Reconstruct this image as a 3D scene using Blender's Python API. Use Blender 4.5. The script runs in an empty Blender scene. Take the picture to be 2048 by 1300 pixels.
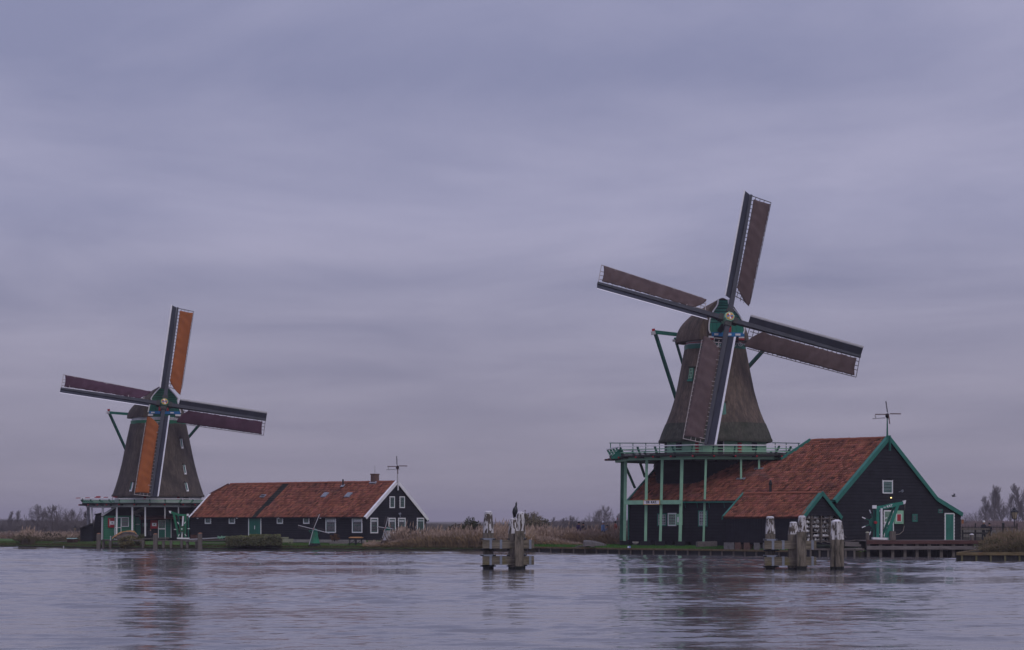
import bpy, math, random
import numpy as np
from mathutils import Vector, Matrix, noise as mnoise
PI = math.pi
sc = bpy.context.scene
COL = sc.collection
rng = random.Random(7)
nrng = np.random.default_rng(11)

# ------------------------------------------------------------------ camera, light, exposure
F = 4500.0       # focal length in photograph pixels (2048 wide)
H0 = 1042.0      # row of the horizon in the photograph
CH = 2.65        # eye height above the water, metres
cam_d = bpy.data.cameras.new('camera'); cam = bpy.data.objects.new('camera', cam_d); COL.objects.link(cam)
cam.location = (0, 0, CH); cam.rotation_euler = (PI/2, 0, 0)
cam_d.sensor_width = 36; cam_d.lens = F/2048*36; cam_d.shift_y = (H0-650)/2048
cam_d.clip_start = .5; cam_d.clip_end = 12000
sc.camera = cam
sc.view_settings.view_transform = 'Standard'; sc.view_settings.look = 'None'
sc.view_settings.exposure = 0.0; sc.view_settings.gamma = 1.0
sc.view_settings.use_curve_mapping = False
sc.cycles.max_bounces = 6; sc.cycles.diffuse_bounces = 3; sc.cycles.glossy_bounces = 3
sc.cycles.transparent_max_bounces = 12; sc.cycles.volume_bounces = 0

SUN_EL, SUN_AZ = math.radians(42), math.radians(150)     # azimuth measured clockwise from +Y (away from camera)
w = bpy.data.worlds.new('World'); sc.world = w; w.use_nodes = True
nt = w.node_tree; nt.nodes.clear()
def N(t, **k):
    n = nt.nodes.new(t)
    for a, b in k.items(): setattr(n, a, b)
    return n
def L(a, b): nt.links.new(a, b)
def math_node(op, a, b=None, c=None):
    n = nt.nodes.new('ShaderNodeMath'); n.operation = op
    for i, v in enumerate((a, b, c)):
        if v is None: continue
        if isinstance(v, (int, float)): n.inputs[i].default_value = v
        else: nt.links.new(v, n.inputs[i])
    return n.outputs[0]
tc = N('ShaderNodeTexCoord'); sep = N('ShaderNodeSeparateXYZ'); L(tc.outputs['Generated'], sep.inputs[0])
zc = math_node('MAXIMUM', sep.outputs[2], 0.0)
den = math_node('ADD', zc, 0.055)
cx_ = math_node('DIVIDE', sep.outputs[0], den); cy_ = math_node('DIVIDE', sep.outputs[1], den)
cmb = N('ShaderNodeCombineXYZ'); L(cx_, cmb.inputs[0]); L(cy_, cmb.inputs[1])
mp1 = N('ShaderNodeMapping'); L(cmb.outputs[0], mp1.inputs[0]); mp1.inputs['Scale'].default_value = (.95, .62, 1); mp1.inputs['Location'].default_value = (3.3, 1.7, 0)
mp1.inputs['Rotation'].default_value = (0, 0, .25)
n1 = N('ShaderNodeTexNoise'); L(mp1.outputs[0], n1.inputs['Vector']); n1.inputs['Scale'].default_value = 1.0; n1.inputs['Detail'].default_value = 9; n1.inputs['Roughness'].default_value = .56; n1.inputs['Distortion'].default_value = .45
mp2 = N('ShaderNodeMapping'); L(cmb.outputs[0], mp2.inputs[0]); mp2.inputs['Scale'].default_value = (.22, .55, 1); mp2.inputs['Location'].default_value = (8.1, 5.2, 0)
n2 = N('ShaderNodeTexNoise'); L(mp2.outputs[0], n2.inputs['Vector']); n2.inputs['Scale'].default_value = 1.0; n2.inputs['Detail'].default_value = 3; n2.inputs['Roughness'].default_value = .5
nsum = math_node('ADD', math_node('MULTIPLY', n1.outputs[0], .55), math_node('MULTIPLY', n2.outputs[0], .45))
cr = N('ShaderNodeValToRGB'); L(nsum, cr.inputs[0])
cr.color_ramp.elements[0].position = .39; cr.color_ramp.elements[0].color = (.228, .240, .380, 1)
cr.color_ramp.elements[1].position = .62; cr.color_ramp.elements[1].color = (.376, .370, .518, 1)
# haze towards the horizon: flatter, a little warmer and darker
hz = N('ShaderNodeValToRGB'); L(zc, hz.inputs[0])
hz.color_ramp.elements[0].position = 0.0; hz.color_ramp.elements[0].color = (1, 1, 1, 1)
hz.color_ramp.elements[1].position = .135; hz.color_ramp.elements[1].color = (0, 0, 0, 1)
hzf = math_node('MULTIPLY', hz.outputs[0], .85)
mixh = N('ShaderNodeMix', data_type='RGBA'); L(hzf, mixh.inputs[0]); L(cr.outputs[0], mixh.inputs[6]); mixh.inputs[7].default_value = (.290, .266, .322, 1)
# an overcast sky is brighter overhead
up = math_node('ADD', 1.0, math_node('MULTIPLY', math_node('POWER', zc, 1.5), 1.1))
ups = N('ShaderNodeVectorMath', operation='SCALE'); L(mixh.outputs[2], ups.inputs[0]); L(up, ups.inputs['Scale'])
sky = N('ShaderNodeTexSky'); sky.sky_type = 'NISHITA'; sky.sun_disc = False
sky.sun_elevation = SUN_EL; sky.sun_rotation = SUN_AZ; sky.air_density = 1.5; sky.dust_density = 4.0
bg1 = N('ShaderNodeBackground'); L(ups.outputs[0], bg1.inputs[0]); bg1.inputs[1].default_value = 1.0
bg2 = N('ShaderNodeBackground'); L(sky.outputs[0], bg2.inputs[0]); bg2.inputs[1].default_value = .1
mixs = N('ShaderNodeMixShader'); mixs.inputs[0].default_value = .03
L(bg1.outputs[0], mixs.inputs[1]); L(bg2.outputs[0], mixs.inputs[2])
wo = N('ShaderNodeOutputWorld'); L(mixs.outputs[0], wo.inputs[0])

sl = bpy.data.lights.new('sun', 'SUN'); sl.energy = .75; sl.angle = math.radians(25); sl.color = (1, .95, .9)
so = bpy.data.objects.new('sun', sl); COL.objects.link(so)
sdir = Vector((math.sin(SUN_AZ)*math.cos(SUN_EL), math.cos(SUN_AZ)*math.cos(SUN_EL), math.sin(SUN_EL)))
so.rotation_euler = (-sdir).to_track_quat('-Z', 'Y').to_euler(); so.location = (0, 0, 60)

# ------------------------------------------------------------------ helpers: places
def P(px, py, Y): return Vector(((px-1024)*Y/F, Y, CH+(H0-py)*Y/F))
def ray_plane(px, py, p0, n):
    d = Vector(((px-1024)/F, 1, (H0-py)/F)); o = Vector((0, 0, CH))
    t = (p0-o).dot(n)/d.dot(n); return o+d*t
class Wall:
    """a vertical plane: starts at O (x, y), runs along d, faces n"""
    def __init__(s, O, d, n): s.O = Vector((O[0], O[1])); s.d = Vector(d).normalized(); s.n = Vector(n).normalized()
    def s_at(s, px):
        k = (px-1024)/F; return (k*s.O.y-s.O.x)/(s.d.x-k*s.d.y)
    def at(s, px, py):
        a = s.s_at(px); Y = s.O.y+s.d.y*a; return (a, CH+(H0-py)*Y/F)
    def pt(s, a, z, off=0.0):
        q = s.O+s.d*a+s.n*off; return Vector((q.x, q.y, z))
def front_wall(Y): return Wall((0, Y), (1, 0), (0, -1))

# ------------------------------------------------------------------ helpers: materials
MATS = {}
def M(name, col, rough=.75, var=.2, scale=2.0, stretch=(1, 1, 1), bump=0.0, spec=.25, col2=None, patch=None, metallic=0.0, tint=False, detail=4):
    if name in MATS: return MATS[name]
    m = bpy.data.materials.new(name); m.use_nodes = True; t = m.node_tree; b = t.nodes['Principled BSDF']
    b.inputs['Roughness'].default_value = rough; b.inputs['Specular IOR Level'].default_value = spec; b.inputs['Metallic'].default_value = metallic
    tcn = t.nodes.new('ShaderNodeTexCoord'); mp = t.nodes.new('ShaderNodeMapping'); mp.inputs['Scale'].default_value = stretch
    t.links.new(tcn.outputs['Object'], mp.inputs[0])
    nz = t.nodes.new('ShaderNodeTexNoise'); nz.inputs['Scale'].default_value = scale; nz.inputs['Detail'].default_value = detail; nz.inputs['Roughness'].default_value = .6
    t.links.new(mp.outputs[0], nz.inputs['Vector'])
    rp = t.nodes.new('ShaderNodeValToRGB'); t.links.new(nz.outputs[0], rp.inputs[0])
    lo = [c*(1-var) for c in col]; hi = [min(1, c*(1+var)) for c in (col2 or col)]
    rp.color_ramp.elements[0].position = .3; rp.color_ramp.elements[0].color = (*lo, 1)
    rp.color_ramp.elements[1].position = .7; rp.color_ramp.elements[1].color = (*hi, 1)
    out = rp.outputs[0]
    if patch:      # (colour, noise scale, low, high, stretch)
        pc, ps, plo, phi, pst = patch
        mp2 = t.nodes.new('ShaderNodeMapping'); mp2.inputs['Scale'].default_value = pst; mp2.inputs['Location'].default_value = (3.1, 7.7, 1.3)
        t.links.new(tcn.outputs['Object'], mp2.inputs[0])
        n2_ = t.nodes.new('ShaderNodeTexNoise'); n2_.inputs['Scale'].default_value = ps; n2_.inputs['Detail'].default_value = 6; n2_.inputs['Roughness'].default_value = .65
        t.links.new(mp2.outputs[0], n2_.inputs['Vector'])
        mr = t.nodes.new('ShaderNodeMapRange'); mr.inputs[1].default_value = plo; mr.inputs[2].default_value = phi; t.links.new(n2_.outputs[0], mr.inputs[0])
        mx = t.nodes.new('ShaderNodeMix'); mx.data_type = 'RGBA'; t.links.new(mr.outputs[0], mx.inputs[0]); t.links.new(out, mx.inputs[6]); mx.inputs[7].default_value = (*pc, 1)
        out = mx.outputs[2]
    if tint:
        at = t.nodes.new('ShaderNodeAttribute'); at.attribute_name = 'tint'
        mu = t.nodes.new('ShaderNodeMix'); mu.data_type = 'RGBA'; mu.blend_type = 'MULTIPLY'; mu.inputs[0].default_value = 1
        t.links.new(out, mu.inputs[6]); t.links.new(at.outputs['Color'], mu.inputs[7]); out = mu.outputs[2]
    t.links.new(out, b.inputs['Base Color'])
    if bump:
        bp = t.nodes.new('ShaderNodeBump'); bp.inputs['Strength'].default_value = bump; bp.inputs['Distance'].default_value = .03
        t.links.new(nz.outputs[0], bp.inputs['Height']); t.links.new(bp.outputs[0], b.inputs['Normal'])
    MATS[name] = m; return m

# ------------------------------------------------------------------ helpers: meshes
class MB:
    def __init__(s): s.v = []; s.f = []; s.mi = []; s.cur = 0
    def add(s, vs, fs):
        o = len(s.v); s.v += [tuple(v) for v in vs]; s.f += [tuple(i+o for i in f) for f in fs]; s.mi += [s.cur]*len(fs); return s
    def frame_box(s, c, x, y, z):          # centre, three half-axis vectors
        c, x, y, z = Vector(c), Vector(x), Vector(y), Vector(z)
        vs = [c+x*a+y*b+z*d for d in (-1, 1) for b in (-1, 1) for a in (-1, 1)]
        return s.add(vs, [(0, 2, 3, 1), (4, 5, 7, 6), (0, 1, 5, 4), (2, 6, 7, 3), (0, 4, 6, 2), (1, 3, 7, 5)])
    def box(s, x0, x1, y0, y1, z0, z1):
        return s.frame_box(((x0+x1)/2, (y0+y1)/2, (z0+z1)/2), ((x1-x0)/2, 0, 0), (0, (y1-y0)/2, 0), (0, 0, (z1-z0)/2))
    def bar(s, p0, p1, w, t=None, ref=(0, 0, 1), w1=None):     # w across (perp. to ref), t along ref
        p0, p1 = Vector(p0), Vector(p1); t = t if t is not None else w
        d = (p1-p0); l = d.length
        if l < 1e-6: return s
        d.normalize(); r = Vector(ref)
        x = d.cross(r)
        if x.length < 1e-3: x = d.cross(Vector((0, 1, 0))) if abs(d.y) < .9 else d.cross(Vector((1, 0, 0)))
        x.normalize(); y = x.cross(d).normalized(); k = (w1/w) if w1 else 1
        vs = []
        for p, q in ((p0, 1), (p1, k)):
            for a, b in ((-1, -1), (1, -1), (1, 1), (-1, 1)): vs.append(p+x*(a*w/2*q)+y*(b*t/2*q))
        return s.add(vs, [(0, 3, 2, 1), (4, 5, 6, 7), (0, 1, 5, 4), (1, 2, 6, 5), (2, 3, 7, 6), (3, 0, 4, 7)])
    def tube(s, pts, rad, n=8, caps=True):
        pts = [Vector(p) for p in pts]; rad = rad if isinstance(rad, (list, tuple)) else [rad]*len(pts)
        o = len(s.v); vs = []
        for i, p in enumerate(pts):
            d = (pts[min(i+1, len(pts)-1)]-pts[max(i-1, 0)]).normalized()
            x = d.cross(Vector((0, 0, 1)))
            if x.length < .05: x = d.cross(Vector((1, 0, 0)))
            x.normalize(); y = d.cross(x)
            for k in range(n):
                a = 2*PI*k/n; vs.append(p+(x*math.cos(a)+y*math.sin(a))*rad[i])
        fs = []
        for i in range(len(pts)-1):
            for k in range(n):
                a, b = i*n+k, i*n+(k+1) % n; fs.append((a, b, b+n, a+n))
        if caps: fs.append(tuple(range(n-1, -1, -1))); fs.append(tuple((len(pts)-1)*n+k for k in range(n)))
        return s.add(vs, fs)
    def rings(s, rings, cap0=True, cap1=True):     # list of equal-length point loops
        n = len(rings[0]); vs = [p for r in rings for p in r]; fs = []
        for i in range(len(rings)-1):
            for k in range(n):
                a, b = i*n+k, i*n+(k+1) % n; fs.append((a, b, b+n, a+n))
        if cap0: fs.append(tuple(range(n-1, -1, -1)))
        if cap1: fs.append(tuple((len(rings)-1)*n+k for k in range(n)))
        return s.add(vs, fs)
    def prism(s, poly, off):               # polygon (3-D points) pushed by the vector off
        off = Vector(off); n = len(poly); vs = [Vector(p) for p in poly]+[Vector(p)+off for p in poly]
        fs = [tuple(range(n)), tuple(range(2*n-1, n-1, -1))]+[(k, k+n, (k+1) % n+n, (k+1) % n) for k in range(n)]
        return s.add(vs, fs)
    def quad(s, a, b, c, d): return s.add([a, b, c, d], [(0, 1, 2, 3)])
    def ell(s, c, rx, ry, rz, n=10, m=6, R=None):
        c = Vector(c); rings = []
        for i in range(m+1):
            th = -PI/2+PI*(i if 0 < i < m else (i+.02 if i == 0 else i-.02))/m
            rg = []
            for k in range(n):
                a = 2*PI*k/n; v = Vector((rx*math.cos(th)*math.cos(a), ry*math.cos(th)*math.sin(a), rz*math.sin(th)))
                rg.append(c+(R@v if R else v))
            rings.append(rg)
        return s.rings(rings)

WL = {}
def wl(o): return WL.get(o, Vector((0, 0, 0)))
def link(o, parent, loc):
    COL.objects.link(o)
    if parent is not None:
        o.parent = parent; WL[o] = wl(parent)+Vector(loc); o.location = loc
    else:
        WL[o] = Vector(loc); o.location = loc
def obj(name, mb, mat, parent=None, loc=None, smooth=False, kind=None, label=None, fixn=True):
    """one mesh object; vertex coordinates in mb are world coordinates"""
    base = wl(parent) if parent is not None else Vector(loc or (0, 0, 0))
    me = bpy.data.meshes.new(name)
    me.from_pydata([(v[0]-base.x, v[1]-base.y, v[2]-base.z) for v in mb.v], [], mb.f)
    mats = mat if isinstance(mat, (list, tuple)) else [mat]
    for m in mats: me.materials.append(m)
    if len(mats) > 1: me.polygons.foreach_set('material_index', mb.mi)
    if fixn:
        import bmesh
        bm = bmesh.new(); bm.from_mesh(me); bmesh.ops.recalc_face_normals(bm, faces=bm.faces); bm.to_mesh(me); bm.free()
    if smooth:
        me.polygons.foreach_set('use_smooth', [True]*len(me.polygons))
        try: me.set_sharp_from_angle(angle=math.radians(50))
        except Exception: pass
    me.update()
    o = bpy.data.objects.new(name, me)
    link(o, parent, (0, 0, 0) if parent is not None else tuple(base))
    if kind: o['kind'] = kind
    if label: o['label'] = label
    return o
def tag(o, label, cat, group=None):
    o['label'] = label; o['category'] = cat
    if group: o['group'] = group
    return o
def thing(name, label, cat, loc, group=None):
    o = bpy.data.objects.new(name, None); o.empty_display_size = .3
    link(o, None, tuple(loc)); return tag(o, label, cat, group)
def share(name, me, parent, mat4):       # another object on shared mesh data, mat4 in world space
    o = bpy.data.objects.new(name, me); COL.objects.link(o); o.parent = parent
    b = wl(parent); mm = Matrix.Translation(-b)@mat4; o.matrix_basis = mm; WL[o] = b; return o
def np_obj(name, V, Fc, mat, parent=None, loc=(0, 0, 0), kind=None, tint=None, smooth=False):
    """numpy triangles/quads; Fc is an (n,3) or (n,4) index array; tint is one RGB per vertex"""
    base = wl(parent) if parent is not None else Vector(loc)
    me = bpy.data.meshes.new(name); V = np.asarray(V, dtype=np.float64)-np.array(base); k = Fc.shape[1]
    me.vertices.add(len(V)); me.vertices.foreach_set('co', V.astype(np.float32).ravel())
    me.loops.add(Fc.size); me.loops.foreach_set('vertex_index', Fc.astype(np.int32).ravel())
    me.polygons.add(len(Fc)); me.polygons.foreach_set('loop_start', np.arange(0, Fc.size, k, dtype=np.int32)); me.polygons.foreach_set('loop_total', np.full(len(Fc), k, dtype=np.int32))
    if smooth: me.polygons.foreach_set('use_smooth', np.ones(len(Fc), dtype=bool))
    if tint is not None:
        at = me.attributes.new('tint', 'FLOAT_COLOR', 'POINT'); c = np.ones((len(V), 4), dtype=np.float32); c[:, :3] = tint; at.data.foreach_set('color', c.ravel())
    me.materials.append(mat); me.update(calc_edges=True); me.validate()
    o = bpy.data.objects.new(name, me); link(o, parent, (0, 0, 0) if parent is not None else tuple(base))
    if kind: o['kind'] = kind
    return o
def text_obj(s, size, mat, parent, origin, xdir, updir, extrude=.01, name='lettering', align='CENTER', sx=1.0):
    cu = bpy.data.curves.new('t', 'FONT'); cu.body = s; cu.size = size; cu.extrude = extrude; cu.align_x = align; cu.align_y = 'CENTER'; cu.offset = size*.03
    to = bpy.data.objects.new('t', cu); COL.objects.link(to)
    bpy.context.view_layer.update()
    me = bpy.data.meshes.new_from_object(to.evaluated_get(bpy.context.evaluated_depsgraph_get()))
    bpy.data.objects.remove(to); bpy.data.curves.remove(cu)
    x = Vector(xdir).normalized(); u = Vector(updir).normalized(); n = x.cross(u)
    m = Matrix(((x.x*sx, u.x, n.x), (x.y*sx, u.y, n.y), (x.z*sx, u.z, n.z))).to_4x4(); m.translation = Vector(origin)-wl(parent)
    me.transform(m); me.materials.clear(); me.materials.append(mat); me.name = name
    o = bpy.data.objects.new(name, me); link(o, parent, (0, 0, 0)); return o
def skin_mesh(verts, edges, radii, sub=1, root=0):
    me = bpy.data.meshes.new('sk'); me.from_pydata([tuple(v) for v in verts], edges, [])
    o = bpy.data.objects.new('sk', me); COL.objects.link(o)
    md = o.modifiers.new('s', 'SKIN'); md.use_smooth_shade = True
    sv = me.skin_vertices[0].data
    for i, r in enumerate(radii): sv[i].radius = (r, r) if not isinstance(r, tuple) else r
    sv[root].use_root = True
    ms = o.modifiers.new('u', 'SUBSURF'); ms.levels = sub; ms.render_levels = sub
    bpy.context.view_layer.update()
    r = bpy.data.meshes.new_from_object(o.evaluated_get(bpy.context.evaluated_depsgraph_get()))
    bpy.data.objects.remove(o); bpy.data.meshes.remove(me); return r
def mesh_to(name, me, mat, parent, loc=(0, 0, 0)):
    me.materials.clear()
    for m in (mat if isinstance(mat, (list, tuple)) else [mat]): me.materials.append(m)
    me.name = name; o = bpy.data.objects.new(name, me); link(o, parent, loc); return o

# ------------------------------------------------------------------ the materials
tar = M('tarred_boards', (.011, .011, .016), .75, .35, 1.2, (1, 1, 1), .25, spec=.2, patch=((.021, .021, .027), 2.5, .5, .8, (.3, .3, 2)))
tar2 = M('black_gap_backing', (.004, .004, .006), .9, .1, spec=.05)  # near-black backing: its colour darkens the shadow lines between boards
green_dk = M('dark_green_paint', (.006, .115, .080), .45, .15, 1.5, spec=.35)
green_md = M('green_paint', (.016, .19, .135), .5, .15, 1.5, spec=.35)
green_teal = M('teal_paint', (.018, .145, .112), .5, .2, 1.5, spec=.35, patch=((.03, .10, .085), 3, .6, .8, (1, 1, .4)))
green_lt = M('pale_green_paint', (.23, .43, .29), .55, .12, 1.3, spec=.3, patch=((.15, .27, .19), 4, .6, .85, (1, 1, .4)))
green_grass = M('left_mill_green', (.012, .155, .075), .5, .15, 1.5, spec=.35)
white = M('white_paint', (.74, .72, .74), .5, .08, 2, spec=.35, patch=((.45, .43, .42), 3, .62, .85, (1, 1, .3)))
offwhite = M('greyed_white_paint', (.42, .41, .43), .6, .12, 2, patch=((.25, .24, .24), 3, .6, .8, (1, 1, .3)))
red = M('red_paint', (.33, .022, .03), .5, .15)
blue = M('blue_paint', (.02, .16, .40), .5, .15)
goldm = M('gilded_paint', (.55, .30, .04), .4, .1)
dark_sail = M('sail_timber_dark', (.028, .030, .044), .55, .2, 1.5, (1, 1, .3), .1)
lath = M('sail_laths', (.10, .085, .085), .8, .2, 4)
lath_lt = M('pale_sail_laths', (.33, .29, .28), .8, .2, 4)
cloth_br = M('brown_sailcloth', (.082, .054, .053), .85, .16, .9, (1, 1, .25), .5, spec=.15, patch=((.12, .084, .082), 1.0, .45, .75, (1, 1, .3)))
cloth_pl = M('plum_sailcloth', (.064, .028, .045), .85, .16, .9, (1, 1, .25), .5, spec=.15, patch=((.10, .055, .075), 1.2, .55, .8, (1, 1, .3)))
cloth_or = M('orange_sailcloth', (.27, .080, .022), .85, .14, .9, (1, 1, .25), .4, spec=.15, patch=((.22, .062, .018), 1.2, .5, .75, (1, 1, .3)))
glass = bpy.data.materials.new('window_glass'); glass.use_nodes = True
_t = glass.node_tree; _b = _t.nodes['Principled BSDF']; _tr = _t.nodes.new('ShaderNodeBsdfTransparent'); _gl = _t.nodes.new('ShaderNodeBsdfGlossy'); _gl.inputs['Roughness'].default_value = .06
_mx = _t.nodes.new('ShaderNodeMixShader'); _mx.inputs[0].default_value = .13; _t.links.new(_tr.outputs[0], _mx.inputs[1]); _t.links.new(_gl.outputs[0], _mx.inputs[2]); _t.links.new(_mx.outputs[0], _t.nodes['Material Output'].inputs[0])
_nz = _t.nodes.new('ShaderNodeTexNoise'); _nz.inputs['Scale'].default_value = .8; _bp = _t.nodes.new('ShaderNodeBump'); _bp.inputs['Strength'].default_value = .08; _t.links.new(_nz.outputs[0], _bp.inputs['Height']); _t.links.new(_bp.outputs[0], _gl.inputs['Normal'])
room_shade = M('painted_room_shade', (.045, .055, .055), .9, .5, 1.5)  # dark colour standing in for the shade of a room behind glass
curtain = M('net_curtain', (.50, .52, .54), .9, .2, 9, (1, 1, .05))
tile_m = M('clay_pantiles', (.250, .088, .056), .85, .2, .35, (1, 1, 1), 0, spec=.12, tint=True, patch=((.125, .060, .048), .9, .48, .8, (1, 1, 1)))
tile_sh = M('tile_underlay', (.10, .035, .028), .9, .2)
moss_m = M('grey_lead', (.25, .26, .30), .6, .2, 6)
thatch = M('thatch', (.140, .104, .083), .95, .42, 7, (1, 1, .12), 1.0, spec=.1, patch=((.062, .052, .046), 1.1, .42, .68, (1, 1, .35)), detail=6)
thatch_dk = M('old_mossy_thatch', (.072, .070, .056), .95, .4, 7, (1, 1, .12), .9, spec=.1, patch=((.035, .042, .030), 1.2, .45, .7, (1, 1, .5)), detail=6)
thatch_lm = M('left_thatch', (.100, .080, .069), .95, .38, 7, (1, 1, .12), .9, spec=.1, patch=((.048, .041, .040), 1.1, .42, .7, (1, 1, .5)), detail=6)
wood_gr = M('weathered_timber', (.125, .108, .095), .85, .35, 3, (6, 6, .5), .6, spec=.15)
wood_h = M('weathered_rail', (.155, .135, .13), .85, .3, 2, (.6, 3, 3), .5, spec=.15)
wood_dk = M('dark_wet_timber', (.022, .021, .021), .6, .4, 3, (5, 5, .5), .4, spec=.3)
wood_rb = M('red_brown_timber', (.085, .040, .036), .8, .3, 3, (.5, 3, 3), .4)
wood_ft = M('fresh_cut_wood', (.50, .27, .13), .8, .25, 4)
metal = M('galvanised_strap', (.24, .26, .31), .45, .15, 4, metallic=.3)
iron = M('black_iron', (.015, .016, .018), .5, .2)
stone = M('grey_stone', (.16, .15, .145), .9, .25, 5, bump=.4)
brick_m = M('plinth_brick', (.13, .075, .06), .9, .3, 5, bump=.4)
conc = M('pale_plinth', (.26, .24, .22), .9, .2, 4, bump=.3)
pile_m = M('pile_timber', (.165, .14, .11), .85, .55, 2.2, (7, 7, .5), .8, spec=.15, patch=((.045, .042, .032), 1.9, .48, .68, (2, 2, .6)))
pile_w = M('flaking_white_pile', (.52, .50, .50), .7, .2, 3, (1, 1, 1), .3, patch=((.075, .058, .045), 2.4, .49, .53, (3, 3, .8)))
pile_h = M('beam_timber', (.17, .145, .11), .85, .5, 2.2, (.6, 5, 6), .7, spec=.15, patch=((.14, .12, .045), 1.6, .55, .75, (1, 1, 1)))
wet = M('wet_slime', (.008, .010, .008), .35, .3, 6)
HAZE = 0.00026
# ------------------------------------------------------------------ helpers: building kit
def clip_z(poly, z, keep_above):
    out = []; n = len(poly)
    for i in range(n):
        a, b = poly[i], poly[(i+1) % n]
        ia = (a[1] >= z) == keep_above or a[1] == z; ib = (b[1] >= z) == keep_above or b[1] == z
        if ia: out.append(a)
        if ia != ib:
            t = (z-a[1])/(b[1]-a[1]); out.append((a[0]+(b[0]-a[0])*t, z))
    return out
def lap_wall(parent, W, poly, pitch, mat, back=tar2, proud=.065, name='wall', piece='board', jog=None):
    """a backing wall part with one object per overlapping board"""
    mb = MB(); mb.prism([W.pt(s, z, 0) for s, z in poly], tuple(-Vector((W.n.x, W.n.y, 0))*.15))
    wo_ = obj(name, mb, back, parent)
    z0 = min(p[1] for p in poly); z1 = max(p[1] for p in poly); k = 0; z = z0
    r = random.Random(int(z0*100)+len(poly))
    while z < z1-.03:
        zt = min(z+pitch, z1); c = clip_z(clip_z(poly, z+.022, True), zt, False)  # narrow gap left open so the black backing paints the lap shadow
        if len(c) >= 3 and max(p[0] for p in c)-min(p[0] for p in c) > .1:
            j = r.uniform(-.006, .006)
            front = [W.pt(s, q, proud*(1-.7*(q-z)/pitch)+.012+j) for s, q in c]; bk = [W.pt(s, q, .002) for s, q in c]
            b = MB(); n = len(c)
            b.add(front+bk, [tuple(range(n)), tuple(range(2*n-1, n-1, -1))]+[(i, i+n, (i+1) % n+n, (i+1) % n) for i in range(n)])
            obj(piece, b, mat, wo_)
        z = zt
    return wo_
def window(parent, W, px0, py0, px1, py1, frame=white, sash=None, nx=0, ny=0, fw=.09, off=.07, val=False, name='window', label=None, sill=False, inner=room_shade, jag=False):
    s0, z1 = W.at(px0, py0); s1, _ = W.at(px1, py0); sm, z0 = W.at((px0+px1)/2, py1); _, z1 = W.at((px0+px1)/2, py0)
    if s0 > s1: s0, s1 = s1, s0
    n3 = Vector((W.n.x, W.n.y, 0)); d3 = Vector((W.d.x, W.d.y, 0)); up = Vector((0, 0, 1))
    def slab(mb, a, b, c, d, o0, o1):
        mb.frame_box(W.pt((a+b)/2, (c+d)/2, (o0+o1)/2), d3*((b-a)/2), n3*((o1-o0)/2), up*((d-c)/2))
    f = MB(); q = off+.035
    slab(f, s0, s1, z1-fw, z1, 0, q); slab(f, s0, s1, z0, z0+fw, 0, q); slab(f, s0, s0+fw, z0+fw, z1-fw, 0, q-.002); slab(f, s1-fw, s1, z0+fw, z1-fw, 0, q-.002)
    fo = obj(name, f, frame, parent, label=label)
    g = MB(); slab(g, s0+fw, s1-fw, z0+fw, z1-fw, .01, .062); obj('back_panel', g, inner, fo)  # flat panel close behind the pane; no room is modelled
    if val:
        c = MB(); m = 9; h = (z1-z0)*.2
        for i in range(m):
            a = s0+fw+.03+(s1-s0-2*fw-.06)*i/m; b = a+(s1-s0-2*fw-.06)/m
            slab(c, a, b-.012, z1-fw-h, z1-fw-.02, .063, .067+.003*(i % 2))
        obj('curtain', c, curtain, fo)
    if sash:
        b = MB(); t = .035; a0, a1, c0, c1 = s0+fw, s1-fw, z0+fw, z1-fw
        slab(b, a0, a1, c1-.05, c1, .064, off+.015); slab(b, a0, a1, c0, c0+.05, .064, off+.015); slab(b, a0, a0+.05, c0+.05, c1-.05, .064, off+.013); slab(b, a1-.05, a1, c0+.05, c1-.05, .064, off+.013)
        obj('sash', b, sash, fo)
        for i in range(1, nx):
            s = a0+(a1-a0)*i/nx; g2 = MB(); slab(g2, s-t/2, s+t/2, c0+.05, c1-.05, .064, off+.006); obj('glazing_bar', g2, sash, fo)
        for i in range(1, ny):
            z = c0+(c1-c0)*i/ny; g2 = MB(); slab(g2, a0+.05, a1-.05, z-t/2, z+t/2, .064, off+.009); obj('glazing_bar', g2, sash, fo)
    p = MB(); p.quad(W.pt(s0+fw, z0+fw, off+.002), W.pt(s1-fw, z0+fw, off+.002), W.pt(s1-fw, z1-fw, off+.002), W.pt(s0+fw, z1-fw, off+.002)); obj('pane', p, glass, fo, fixn=False)
    if jag:
        for i in range(7):
            z = z0+(z1-z0)*(i+.2)/7
            for s in (s0-.05, s1+.01):
                g2 = MB(); slab(g2, s, s+.04, z, z+.16, .05, q); obj('edge_block', g2, frame, fo)
    return fo
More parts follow.
